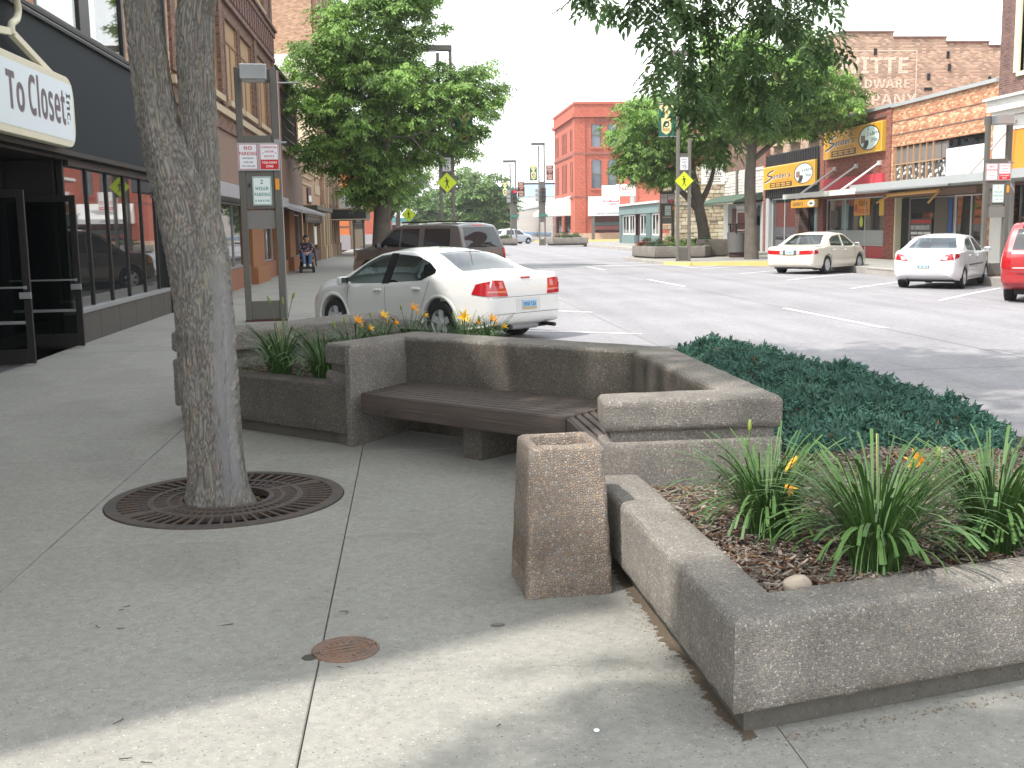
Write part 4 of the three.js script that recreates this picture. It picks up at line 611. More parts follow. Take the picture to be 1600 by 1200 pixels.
{ // one-bay building with dark grid panel
  const b = thing('panelled_building', 'two-storey brick building with a large dark gridded panel beside the tan shop', 'building'), S = SL, p = (n, g, m, o) => part(n, g, m, b, o), z0 = -52.55, z1 = -43.61;
  p('building_mass', [S.box(z0, z1, 2.6, 7.8, -20, -0.31), S.box(z0, z1, 0.02, 2.6, -20, -0.6)], M.brickBrown);
  p('front_wall', S.wall(z0, z1, 2.6, 7.85, [[-51.9, -44.5, 5.15, 7.45]]), M.brickBrown);
  p('coping', S.box(z0 - 0.02, z1 + 0.02, 7.85, 8.0, -0.4, 0.12), M.darkMetal);
  p('grid_panel', S.box(-51.9, -44.5, 5.15, 7.45, -0.2, -0.12), M.gridP ??= M.stucco(0.07, 0.066, 0.055, 62, 0.4));
  const bars = []; for (let i = 0; i < 15; i++) bars.push(S.box(-51.85 + i * 0.52, -51.79 + i * 0.52, 5.17, 7.43, -0.12, -0.08)); for (let j = 0; j < 6; j++) bars.push(S.box(-51.9, -44.5, 5.2 + j * 0.42, 5.25 + j * 0.42, -0.12, -0.075)); p('grid_bars', bars, M.gridQ ??= M.stucco(0.13, 0.115, 0.09, 63), { kind: 'stuff' });
  p('stone_band', S.box(z0, z1, 4.95, 5.1, -0.1, 0.08), M.cream); p('brown_panel', S.box(z0, -44.1, 2.9, 4.6, -0.2, 0.1), M.brownPanel);
  p('pipe', rod(V(FX + 0.13, 2.6, -43.8), V(FX + 0.13, 7.8, -43.8), 0.06), M.brickRed2);
  const aw = (za, zb, y1, y0, out, m, n = 'awning') => { const sh = new THREE.Shape([[0, y1], [out, y0 + 0.1], [out, y0], [out - 0.05, y0], [0, y1 - 0.16]].map(([a, c]) => new THREE.Vector2(a, c))); const g = new THREE.ExtrudeGeometry(sh, { depth: zb - za, bevelEnabled: false }); g.translate(FX, 0, za); return p(n, g, m); };
  aw(-52.5, -41.2, 2.92, 2.42, 1.1, M.greyMetal);
  S.win(b, -46.0, -43.7, 0.73, 2.5, { d: -0.2, glass: M.shopGlass, frame: M.galv }); S.win(b, -52.4, -48.3, 0.6, 2.5, { d: -0.2, nz: 2, glass: M.shopGlass, frame: M.galv });
  p('bulkhead', S.box(-52.4, -48.3, 0.1, 0.59, -0.4, 0.05), M.brickRed2); p('pillar', [S.box(-48.2, -46.1, 0.1, 2.58, -0.5, 0.1), S.box(-48.3, -46, 0.1, 0.7, -0.5, 0.24)], M.pillar);
  p('planter_box', rb(FX + 0.1, 0.14, -50.4, FX + 0.7, 0.5, -48.6, 0.03), M.pillar);
}
{ // tan stucco shop
  const b = thing('stucco_shop', 'single-storey tan stucco shop with raised bands and dark red doorway', 'shop building'), S = SL, p = (n, g, m, o) => part(n, g, m, b, o), z0 = -64, z1 = -52.57;
  M.tan = M.stucco(0.4, 0.26, 0.16, 66, 0.15);
  p('building_mass', S.box(z0, z1, 0.02, 5.3, -18, -0.6), M.tan); p('front_wall', S.wall(z0, z1, 0.1, 5.45, [[-63.6, -53.2, 0.1, 2.75]], -0.58, 0), M.tan);
  p('coping', S.box(z0, z1, 5.45, 5.6, -0.6, 0.12), M.galv); p('raised_band', [S.box(-63.8, z1, 4.62, 4.74, -0.1, 0.06)], M.cream); p('raised_band', S.box(-58, z1, 4.3, 4.4, -0.1, 0.06), M.cream); p('raised_band', S.box(-58, z1, 3.95, 4.05, -0.1, 0.06), M.cream); p('raised_panel', S.box(-63.6, -60.4, 3.7, 4.2, -0.1, 0.05), M.cream);
  p('sign_board', S.box(-57.4, -55.6, 3.1, 3.85, 0, 0.08), mat(0.1, 0.04, 0.05, 0.6)); p('sign_panel', S.box(-57.2, -55.8, 3.2, 3.5, 0.082, 0.1), M.blind);
  p('metal_awning', S.box(-63.8, -53, 2.75, 2.95, 0, 0.7), M.gridQ);
  p('black_fascia', S.box(-63.6, -53.3, 2.16, 2.7, -0.3, 0.1), M.black);
  face('gold_lettering', [FX + 0.105, 2.42, -58.4], 8.4, 0.42, Math.PI / 2, printed(1024, 64, (c, w, h) => { c.fillStyle = '#0d0808'; c.fillRect(0, 0, w, h); c.fillStyle = '#a8823c'; c.font = 'bold 40px serif'; for (let i = 0; i < 17; i++) c.fillRect(120 + i * 44, 14, 30 - (i % 3) * 6, 9); for (let i = 0; i < 19; i++) c.fillRect(90 + i * 44, 36, 32 - (i % 4) * 5, 10); }), b);
  S.win(b, -63.5, -58.2, 0.75, 2.14, { d: -0.3, nz: 2, glass: M.shopGlass }); p('dark_doorway', S.box(-58.1, -54.9, 0.141, 2.15, -0.56, -0.5), M.black); p('red_bulkhead', S.box(-63.5, -58.2, 0.1, 0.74, -0.4, -0.02), mat(0.07, 0.012, 0.016, 0.5));
  p('door', S.box(-57.2, -56, 0.15, 2.1, -0.49, -0.44), M.darkMetal); p('white_notice', S.box(-57.05, -56.2, 1.3, 2.0, -0.438, -0.43), M.blind); p('white_notice', S.box(-63.2, -61.6, 1.0, 2.0, -0.2, -0.19), M.blind);
  p('door_frame', [S.box(-54.9, -54.6, 0.141, 2.15, -0.4, 0.05), S.box(-58.3, -58.1, 0.141, 2.15, -0.4, 0.05)], M.tan);
}
{ // tall theatre block: pale ornate lower side, tan brick above
  const b = thing('tall_brick_block', 'tall tan brick block with pale ornate lower side wall rising behind the left street tree', 'building'), S = SL, p = (n, g, m, o) => part(n, g, m, b, o), z0 = -80, z1 = -64.01;
  p('building_mass', S.box(z0, z1 - 0.02, 0.02, 17.6, -26, -0.32), M.brickTan);
  p('side_brick', bx(FX - 26, 11.45, z1 - 0.02, FX - 0.05, 17.8, z1 + 0.12), M.brickTan);
  M.terra = M.stucco(0.68, 0.58, 0.43, 67, 0.25);
  p('ornate_wall', bx(FX - 26, 5.4, z1 - 0.02, FX - 0.02, 10.2, z1 + 0.08), M.terra);
  p('ornate_cornice', [bx(FX - 26, 10.2, z1, FX + 0.15, 10.6, z1 + 0.3), bx(FX - 26, 10.61, z1, FX + 0.25, 10.85, z1 + 0.55), bx(FX - 26, 10.86, z1, FX + 0.15, 11.44, z1 + 0.4)], M.white);
  for (let i = 0; i < 5; i++) p('ornament', [new THREE.TorusGeometry(0.42, 0.1, 6, 16).translate(FX - 0.9 - i * 1.3, 9.3, z1 + 0.1), bx(FX - 1.4 - i * 1.3, 8.3, z1 + 0.08, FX - 0.4 - i * 1.3, 8.45, z1 + 0.2)], M.white);
  p('blue_panel', bx(FX - 2.6, 6.2, z1 + 0.08, FX - 1.2, 8.9, z1 + 0.16), mat(0.42, 0.46, 0.53, 0.6)); p('sill_course', bx(FX - 3, 5.7, z1 + 0.08, FX, 5.95, z1 + 0.3), M.white);
  const ops = []; for (let i = 0; i < 5; i++) { const c = -66 - i * 3; for (const [a, d] of [[4.2, 6.8], [8.2, 10.4], [11.6, 13.8], [14.6, 16.4]]) ops.push([c - 0.8, c + 0.8, a, d]); }
  p('front_wall', S.wall(z0, z1 - 0.03, 3.3, 17.6, ops), M.brickBrown); for (const [a, c, d, e] of ops) S.win(b, a + 0.005, c - 0.005, d + 0.005, e - 0.005, { d: -0.2, ny: 2, sill: M.cream, glass: M.glass });
  for (let i = 0; i < 6; i++) p('pilaster', S.box(-64.8 - i * 3, -64.25 - i * 3, 3.3, 17.4, 0, 0.25), i % 2 ? M.cream : M.brickTan);
  p('cornice', S.box(z0 - 0.1, z1 + 0.15, 17.6, 18.1, -0.5, 0.5), M.brickDark);
  for (let i = 0; i < 8; i++) p('column', [S.box(-64.9 - i * 2, -64.3 - i * 2, 0.1, 3.3, -0.3, 0.15), S.box(-65 - i * 2, -64.2 - i * 2, 0.1, 0.9, -0.3, 0.25)], i % 2 ? M.tan : M.cream);
  for (let i = 0; i < 7; i++) S.win(b, -66.2 - i * 2, -64.95 - i * 2, 0.4, 3.2, { d: -0.25, glass: M.shopGlass });
  p('marquee', S.box(-79, -70.5, 2.45, 3.05, 0, 2.3), M.darkMetal); p('marquee_trim', [S.box(-79.05, -70.45, 2.4, 2.46, -0.02, 2.34)], M.cream); p('marquee_panel', bx(FX + 0.05, 2.6, -70.52, FX + 1.3, 2.9, -70.46), M.black);
  p('white_sign', [bx(FX + 0.15, 3.3, -79.2, FX + 1.05, 4.7, -78.9)], M.white); p('red_edge', bx(FX + 0.02, 3.3, -79.2, FX + 0.15, 4.7, -78.88), mat(0.55, 0.04, 0.03, 0.5));
}
{ // orange and red brick corner beyond
  const b = thing('orange_brick_building', 'orange brick building with dark bands beyond the marquee on the left', 'building'), S = SL, p = (n, g, m, o) => part(n, g, m, b, o), z0 = -118, z1 = -95;
  p('building_mass', S.box(z0, z1 - 0.02, 0.02, 10.5, -20, -0.02), M.brickStore); p('side_brick', bx(FX - 20, 1.35, z1 - 0.02, FX - 0.02, 10.5, z1 + 0.1), M.orangeWall ??= M.stucco(0.6, 0.19, 0.07, 68, 0.2));
  for (let i = 0; i < 4; i++) p('dark_band', bx(FX - 20, 2.0 + i * 0.75, z1 + 0.1, FX, 2.1 + i * 0.75, z1 + 0.13), M.gridQ);
  p('stone_base', bx(FX - 20, 0.1, z1 - 0.01, FX + 0.05, 1.35, z1 + 0.2), M.greyMetal); for (let i = 0; i < 7; i++) p('pilaster', S.box(z0 + 1 + i * 3.2, z0 + 2 + i * 3.2, 0.1, 6, -0.01, 0.3), M.cream); for (let i = 0; i < 6; i++) S.win(b, z0 + 2.1 + i * 3.2, z0 + 4.1 + i * 3.2, 0.8, 3.4, { d: 0.0, glass: M.glass }); p('cornice', S.box(z0, z1, 10.5, 11, -0.2, 0.4), M.brickDark);
  const c = thing('dark_red_building', 'dark red brick building farthest along the left side of the street', 'building'); part('building_mass', bx(-30, 0.02, -190, -2.6, 9, -140), M.brickStore, c); part('cornice', bx(-30, 9, -190.2, -2.3, 9.5, -139.8), M.cream, c);
  for (let i = 0; i < 4; i++) part('window', [bx(-6.2 - i * 3, 4.8, -139.98, -5 - i * 3, 7, -139.9)], M.glass, c); part('stone_base', bx(-30, 0.1, -139.99, -2.55, 1.2, -139.8), M.greyMetal, c);
  const d = thing('pavilion', 'low building with teal roof far down the left side', 'building'); part('wall', bx(-9, 0.02, -260, 3.5, 3.2, -215), M.white, d); part('roof', bx(-9.5, 3.2, -260.5, 4.0, 3.9, -214.4), mat(0.06, 0.22, 0.22, 0.6), d); for (let i = 0; i < 5; i++) part('window', bx(-7.6 + i * 2.2, 1, -214.98, -6.2 + i * 2.2, 2.6, -214.9), M.glass, d);
  const e = thing('low_brick_row', 'low brown shop row closing the far end of the street', 'building'); part('wall', bx(2, 0.02, -420, 20, 5.5, -380), M.brickTan, e); part('parapet', bx(1.8, 5.5, -420.3, 20.2, 6.1, -379.7), M.brickDark, e); part('orange_sign', bx(14.5, 4.2, -379.6, 19, 5.6, -379.2), mat(0.85, 0.35, 0.03, 0.5), e); for (let i = 0; i < 5; i++) part('window', bx(3 + i * 3.3, 1, -379.98, 5.4 + i * 3.3, 3.2, -379.9), M.glass, e);
}
// ---------------------------------------------------------------- right side
const sanders = (w, h) => (c) => {
  c.fillStyle = '#d99a10'; c.fillRect(0, 0, w, h); for (let i = 0; i < 14; i++) { c.fillStyle = 'rgba(255,200,70,' + (0.1 + 0.15 * (i % 3)) + ')'; c.fillRect((i * 97) % w, 0, 5 + (i * 7) % 14, h); }
  c.strokeStyle = '#e9d9a0'; c.lineWidth = 5; c.strokeRect(3, 3, w - 6, h - 6);
  c.save(); c.scale(w / 1000, h / 420);
  const S = (col, lw, dx) => { c.strokeStyle = col; c.lineWidth = lw; c.lineJoin = 'miter'; c.beginPath(); c.moveTo(225 + dx, 75 + dx); c.quadraticCurveTo(100 + dx, 110 + dx, 95 + dx, 150 + dx); c.quadraticCurveTo(110 + dx, 185 + dx, 190 + dx, 190 + dx); c.quadraticCurveTo(215 + dx, 220 + dx, 30 + dx, 290 + dx); c.stroke(); };
  S('#dfe6e4', 34, 7); S('#131a22', 27, 0);
  for (const [col, d] of [['#dfe6e4', 5], ['#22384e', 0]]) { c.font = 'bold 118px sans-serif'; c.fillStyle = col; c.save(); c.translate(205 + d, 232 + d); c.scale(0.86, 1); c.fillText("ander's", 0, 0); c.restore(); }
  c.font = 'bold 58px serif'; c.fillStyle = '#a06a12'; c.fillText('Sew-N-Vac', 250, 296);
  c.strokeStyle = '#4a3206'; c.lineWidth = 10; c.strokeRect(155, 315, 430, 84); c.fillStyle = '#4a3206'; c.fillRect(155, 315, 430, 84); c.fillStyle = '#e0aa35'; c.font = 'bold 34px sans-serif'; for (let i = 0; i < 4; i++) { c.fillRect(172 + i * 103, 327, 88 - i * 4, 22); c.fillRect(176 + i * 103, 362, 84 - (i % 2) * 10, 22); } c.fillStyle = '#4a3206'; for (let i = 0; i < 26; i++) c.fillRect(178 + i * 16, 325 + (i % 2) * 36, 4, 26);
  c.fillStyle = '#2b2a22'; c.beginPath(); c.ellipse(800, 205, 172, 182, 0, 0, 7); c.fill(); c.fillStyle = '#dff0ea'; c.beginPath(); c.ellipse(802, 205, 158, 168, 0, 0, 7); c.fill();
  c.fillStyle = '#9fb4b0'; c.fillRect(780, 45, 20, 60); c.fillRect(815, 42, 14, 50);
  c.fillStyle = '#8b6f5c'; c.fillRect(668, 160, 70, 110); c.fillStyle = '#55403a'; c.beginPath(); c.moveTo(700, 350); c.lineTo(738, 230); c.lineTo(790, 250); c.lineTo(770, 360); c.fill(); c.fillStyle = '#222026'; c.beginPath(); c.ellipse(762, 292, 30, 60, 0.3, 0, 7); c.fill();
  c.fillStyle = '#161a22'; c.font = 'bold 74px serif'; c.save(); c.translate(772, 180); c.rotate(-0.06); c.scale(0.8, 1); c.fillText('Fabric', 0, 0); c.restore(); c.fillStyle = '#232c52'; c.save(); c.translate(838, 270); c.scale(0.82, 1); c.fillText('Bin', 0, 0); c.restore();
  c.restore();
};
{ // dark brick building at the right edge with white cornice
  const b = thing('dark_brick_building', 'dark brick building with white cornice and orange panel at the right edge', 'building'), S = SR, p = (n, g, m, o) => part(n, g, m, b, o), z0 = -37.2, z1 = -12;
  p('building_mass', [S.box(z0, z1, 2.9, 12, -22, -0.31), S.box(z0, z1, 0.02, 2.9, -22, -0.9)], M.brickDark);
  const ops = [[-35.9, -33.6, 6.6, 9.4], [-32, -29.7, 6.6, 9.4], [-28, -25.7, 6.6, 9.4]];
  p('upper_wall', S.wall(z0, z1, 5.2, 12, ops), M.brickDark); for (const [a, c, d, e] of ops) { S.win(b, a, c, d, e, { d: -0.2, ny: 2, frame: M.white, f: 0.12, sill: M.creamY ??= M.stucco(0.7, 0.66, 0.45, 70, 0.1) }); p('window_trim', [S.box(a - 0.3, a, 6.6, 9.6, -0.1, 0.08), S.box(c, c + 0.3, 6.6, 9.6, -0.1, 0.08)], M.creamY); }
  p('cornice', [S.box(z0 + 0.02, z1, 5.38, 5.75, -0.2, 0.42), S.box(z0 + 0.02, z1, 5.22, 5.37, -0.2, 0.22)], M.white); p('cornice_cap', S.box(z0 - 0.05, z1, 5.76, 5.84, -0.2, 0.55), M.white);
  p('white_band', S.box(-36.4, z1, 4.72, 5.2, -0.2, 0.1), M.white); p('orange_panel', S.box(-36.35, z1, 3.35, 4.7, -0.2, 0.08), M.orange ??= M.stucco(0.85, 0.29, 0.035, 71, 0.1, 0.6));
  p('white_pilaster', S.rbox(-37.15, -36.4, 0.1, 5.2, -0.3, 0.16, 0.02), M.white);
  p('canopy', S.box(-36.9, z1, 3.0, 3.28, 0.1, 1.9), M.canopyGrey ??= M.stucco(0.4, 0.42, 0.42, 72, 0.2, 0.6)); for (const z of [-35.6, -32, -28]) p('canopy_rod', rod(V(S.X(0.1), 5.0, z - 0.2), V(S.X(1.8), 3.28, z + 0.1), 0.035), M.galv);
  p('shop_recess', S.box(-36.4, z1, 0.141, 2.99, -0.88, -0.8), M.brownPanel); S.win(b, -36.3, -30, 0.6, 2.95, { d: -0.5, nz: 3, glass: M.shopGlass, frame: M.galv });
}
{ // patchwork brick shop with pale canopy
  const b = thing('patchwork_brick_shop', 'orange and tan patchwork brick shop with spotted transom panels and grey canopy', 'shop building'), S = SR, p = (n, g, m, o) => part(n, g, m, b, o), z0 = -45.6, z1 = -37.22;
  p('building_mass', [S.box(z0, z1, 2.95, 6.3, -24, -0.31), S.box(z0, z1, 0.02, 2.95, -24, -2.2)], M.brickWitte);
  p('front_wall', S.wall(z0, z1, 3.3, 6.45, [[-45.42, -37.75, 3.34, 4.82]]), M.brickOrange); p('coping', S.box(z0, z1, 6.45, 6.58, -0.45, 0.1), M.canopyGrey);
  p('steel_band', [S.box(z0, z1, 5.28, 5.33, -0.1, 0.012)], M.brickDark); p('steel_band', S.box(z0, z1, 5.82, 5.86, -0.1, 0.012), M.brickDark);
  const spot = makeTex(256, 256, 1.1, 1.1, (u, v) => { const [d1, , id] = worley(u, v, 5, 5, 201); const on = d1 < 0.3 && id > 0.25; const k = 0.8 + 0.4 * fbm(u, v, 20, 20, 2, 4); return on ? [0.62 * k, 0.62 * k, 0.58 * k] : [0.075 * k, 0.07 * k, 0.07 * k]; });
  const plain = M.stucco(0.19, 0.165, 0.15, 202, 0.7), spm = new THREE.MeshStandardMaterial({ map: spot, roughness: 0.8 });
  for (let i = 0; i < 8; i++) { const a = -45.3 + i * 0.56; p('transom_panel', S.box(a + 0.03, a + 0.53, 3.4, 4.05, -0.14, -0.1), spm, { off: i * 0.31 }); p('transom_panel', S.box(a + 0.03, a + 0.53, 4.12, 4.74, -0.14, -0.1), plain, { off: i }); if (i < 7) p('transom_bar', S.box(a - 0.02, a + 0.025, 3.36, 4.8, -0.13, -0.02), M.tan); }
  p('transom_bar', S.box(-45.4, -41.3, 4.06, 4.11, -0.12, -0.03), M.tan); p('dark_gap', S.box(-40.7, -37.8, 4.35, 4.8, -0.2, -0.15), M.black); p('white_board', S.box(-40.75, -37.8, 3.42, 4.42, -0.1, 0.02), M.blind);
  const jag = []; seed(91); for (let z = -40.6; z < -37.9; z += 0.13) jag.push(S.box(z, z + 0.1, 4.42, 4.45 + rr(0.02, 0.3), -0.12, 0.0)); p('torn_felt', jag, M.black, { kind: 'stuff' });
  p('canopy', S.box(z0 + 0.03, -36.95, 3.0, 3.27, 0.02, 1.8), M.canopyGrey); p('canopy_edge', S.box(z0 + 0.03, -36.95, 2.94, 2.998, 1.74, 1.82), M.galv);
  p('orange_awning_roll', rod(V(S.X(0.55), 2.82, -44.6), V(S.X(0.55), 2.86, -40.2), 0.07), M.awningO ??= mat(0.75, 0.42, 0.14, 0.7)); p('awning_arm', rod(V(S.X(0.5), 2.82, -44.5), V(S.X(1.0), 2.5, -44.7), 0.04), M.awningO); p('awning_arm', rod(V(S.X(0.5), 2.86, -40.2), V(S.X(0.9), 2.4, -40.3), 0.04), M.awningO); p('awning_box', S.box(-45.5, -37.8, 2.7, 2.93, 0.0, 0.35), M.brownPanel);
  p('brick_pier', S.box(z0, -45.05, 0.1, 2.94, -2.2, 0.06), M.brickRed); p('brick_pier', S.box(-37.9, z1, 0.1, 2.94, -2.2, 0.06), M.brickOrange); p('cream_strip', S.box(-45.04, -44.94, 0.1, 2.9, -0.3, 0.05), M.creamY);
  p('black_door_return', S.box(-44.9, -44.2, 0.141, 2.68, -0.6, -0.2), M.black);
  const w1 = S.win(b, -44.15, -40.35, 0.35, 2.68, { d: -0.25, nz: 1, f: 0.05, frame: M.galv, glass: M.shopGlass });
  const win2 = S.win(b, -40.3, -37.95, 0.35, 2.68, { d: -0.25, nz: 2, f: 0.05, frame: M.white, glass: M.shopGlass });
  p('black_header', S.box(-44.05, -42.05, 2.05, 2.62, -0.22, -0.2), M.black); p('blue_strip', S.box(-40.85, -40.55, 0.4, 2.6, -0.215, -0.2), mat(0.03, 0.1, 0.3, 0.6)); p('grey_panel', S.box(-42.0, -40.9, 0.4, 2.6, -0.218, -0.208), M.gridQ);
  face('window_lettering', [S.X(-0.19), 1.25, -43.1], 1.9, 1.15, -Math.PI / 2, printed(512, 320, (c, w, h) => { c.fillStyle = '#4c4f4d'; c.fillRect(0, 0, w, h); c.fillStyle = '#b02a26'; c.fillRect(20, 14, 470, 34); c.fillStyle = '#d6d8d4'; c.font = 'bold 62px sans-serif'; c.save(); c.translate(14, 120); c.scale(0.62, 1); c.fillText('FIRST IMPRESSION CUTS', 0, 0); c.restore(); c.fillRect(24, 146, 150, 28); c.fillRect(190, 146, 120, 28); c.fillRect(326, 146, 160, 28); c.fillRect(40, 196, 170, 30); c.fillRect(226, 196, 250, 30); for (const x of [80, 300]) { c.fillRect(x, 258, 80, 22); c.beginPath(); c.moveTo(x + 76, 244); c.lineTo(x + 128, 269); c.lineTo(x + 76, 294); c.fill(); } }), b);
  p('goods_shelf', [S.box(-39.9, -38.3, 0.9, 1.3, -0.4, -0.27), S.box(-39.5, -38.6, 1.3, 1.6, -0.4, -0.27)], mat(0.3, 0.06, 0.05, 0.7));
}
{ // red brick shop with big yellow sign
  const b = thing('red_brick_shop', 'red brick shop with slim white canopy hung on three rods', 'shop building'), S = SR, p = (n, g, m, o) => part(n, g, m, b, o), z0 = -53.6, z1 = -45.61;
  p('building_mass', [S.box(z0, z1, 2.85, 6.4, -22, -0.31), S.box(z0, z1, 0.02, 2.85, -22, -0.8)], M.brickRed); p('front_wall', S.box(z0, z1, 2.86, 6.5, -0.3, 0), M.brickRed); p('coping', S.box(z0, z1, 6.5, 6.64, -0.4, 0.08), M.canopyGrey);
  p('brick_course', [S.box(-53, -46.2, 6.15, 6.25, -0.1, 0.05)], M.brickDark); p('brick_pier', S.box(z0, z0 + 0.5, 0.1, 6.4, -0.7, 0.06), M.brickRed); p('brick_pier', S.box(z1 - 0.45, z1, 0.1, 6.4, -0.7, 0.06), M.brickRed);
  p('red_valance', S.box(-53, -46.1, 3.16, 3.8, 0.0, 0.18), M.valance ??= mat(0.52, 0.05, 0.07, 0.65));
  p('canopy', [S.box(-53.8, -45.0, 2.98, 3.08, 0.0, 1.75)], M.white); p('canopy_edge', S.box(-53.85, -44.95, 2.9, 3.13, 1.76, 1.84), M.white); M.galv2 = mat(0.6, 0.61, 0.6, 0.45, { metalness: 0.2 });
  for (const z of [-51.6, -49.1, -46.6]) { p('canopy_rod', rod(V(S.X(0.05), 4.25, z - 0.1), V(S.X(1.6), 3.12, z - 0.4), 0.045), M.galv2); p('rod_bracket', S.box(z - 0.22, z + 0.02, 4.15, 4.35, 0.0, 0.1), M.galv2); }
  p('red_kick_panel', S.box(-52.9, -46.1, 0.14, 0.66, -0.3, 0.0), mat(0.4, 0.05, 0.05, 0.6)); p('kick_divider', S.box(-48.1, -48.0, 0.14, 0.66, -0.1, 0.02), M.galv2);
  S.win(b, -52.95, -46.08, 0.68, 2.84, { d: -0.15, nz: 3, f: 0.06, frame: M.galv2, glass: M.shopGlass });
  p('white_curtain', S.box(-52.8, -46.2, 0.76, 1.36, -0.118, -0.114), new THREE.MeshStandardMaterial({ color: C(0.5, 0.53, 0.52), roughness: 0.9, bumpMap: makeBump(256, 8, 1, 1, (u) => 0.5 + 0.5 * Math.sin(u * 6.2832 * 9)), bumpScale: 0.05 }));
  face('service_sign', [S.X(-0.1), 2.4, -48.75], 1.75, 0.75, -Math.PI / 2, printed(512, 220, (c, w, h) => { c.fillStyle = '#e0951a'; c.fillRect(0, 0, w, h); c.fillStyle = '#231a0c'; c.font = 'bold 96px serif'; c.fillText('Kirby', 150, 92); c.fillStyle = '#c02a12'; c.font = 'bold 92px serif'; c.fillText('Service', 122, 190); c.fillStyle = '#c02a12'; c.beginPath(); c.ellipse(62, 120, 38, 55, 0, 0, 7); c.fill(); }), b);
  p('yellow_sticker', [new THREE.SphereGeometry(0.2, 16, 12).scale(0.06, 1.3, 0.9).translate(S.X(-0.1), 1.75, -48.8)], mat(0.65, 0.75, 0.08, 0.5)); p('yellow_notice', S.box(-46.9, -46.15, 2.0, 2.7, -0.11, -0.1), mat(0.75, 0.5, 0.06, 0.5)); p('green_notice', S.box(-51.1, -50.3, 1.4, 2.6, -0.112, -0.104), mat(0.2, 0.3, 0.28, 0.6)); p('pale_notice', S.box(-52.5, -51.6, 1.5, 2.3, -0.112, -0.104), M.gridQ);
  const s = thing('shop_sign', 'large yellow fabric-shop sign with white oval on the red brick wall', 'sign', [0, 0, 0], 0, undefined);
  part('sign_box', S.rbox(-52.75, -46.1, 4.72, 6.0, 0.01, 0.22, 0.02), mat(0.5, 0.3, 0.03, 0.6), s); face('sign_face', [S.X(0.226), 5.36, -49.42], 6.6, 1.24, -Math.PI / 2, printed(1024, 256, sanders(1024, 256)), s);
}
{ // black-fronted annex
  const b = thing('black_front_shop', 'shop with black ribbed fascia and reflective window left of the red brick shop', 'shop building'), S = SR, p = (n, g, m, o) => part(n, g, m, b, o), z0 = -62.3, z1 = -53.62;
  p('building_mass', S.box(z0, z1, 0.02, 5.4, -3, -0.7), M.brickWitte); p('black_fascia', S.box(z0 + 0.35, z1, 3.15, 5.5, -0.7, 0.05), M.black); for (let i = 0; i < 24; i++) p('fascia_rib', S.box(z0 + 0.5 + i * 0.34, z0 + 0.56 + i * 0.34, 3.2, 5.45, 0.05, 0.08), M.black);
  p('side_trim', S.box(z0, z0 + 0.33, 0.1, 5.6, -0.6, 0.08), M.brickRed); p('side_trim', S.box(z1 - 0.2, z1, 0.1, 3.14, -0.6, 0.06), M.brickRed); p('pale_column', S.box(z0 + 0.36, z0 + 0.9, 0.1, 3.14, -0.6, 0.04), M.canopyGrey);
  S.win(b, -61.3, -57.2, 0.3, 3.1, { d: -0.2, nz: 2, glass: M.shopGlass, frame: M.galv2, f: 0.07 }); p('dark_doorway', S.box(-56.6, -54.4, 0.141, 2.75, -0.69, -0.6), M.black); p('door_frame', [S.box(-57.15, -56.6, 0.141, 3.1, -0.5, 0), S.box(-54.3, -53.85, 0.141, 2.75, -0.5, -0.02)], M.brickDark); p('banded_panel', S.box(-54.38, -53.84, 0.6, 2.7, -0.018, -0.004), mat(0.2, 0.26, 0.27, 0.6));
  const s1 = thing('shop_sign', 'smaller yellow fabric-shop sign with white oval on the black fascia', 'sign'); part('sign_box', S.rbox(-61.9, -53.85, 3.6, 4.86, 0.09, 0.22, 0.02), mat(0.5, 0.3, 0.03, 0.6), s1); face('sign_face', [S.X(0.226), 4.23, -57.87], 8, 1.2, -Math.PI / 2, printed(1024, 256, sanders(1024, 256)), s1);
  const s2 = thing('shop_sign', 'little yellow sign over the dark doorway under the white canopy', 'sign'); part('sign_box', S.rbox(-57.3, -53.4, 2.5, 2.9, 0.1, 0.2, 0.02), mat(0.5, 0.3, 0.03, 0.6), s2); face('sign_face', [S.X(0.206), 2.7, -55.35], 3.8, 0.37, -Math.PI / 2, printed(512, 64, (c, w, h) => { c.fillStyle = '#d99a10'; c.fillRect(0, 0, w, h); c.fillStyle = '#20242a'; c.font = 'bold italic 52px sans-serif'; c.fillText("Sander's", 24, 48); c.fillStyle = '#e8efe9'; c.beginPath(); c.ellipse(400, 32, 74, 26, 0, 0, 7); c.fill(); c.fillStyle = '#57463c'; c.fillRect(360, 22, 60, 18); }), s2);
}
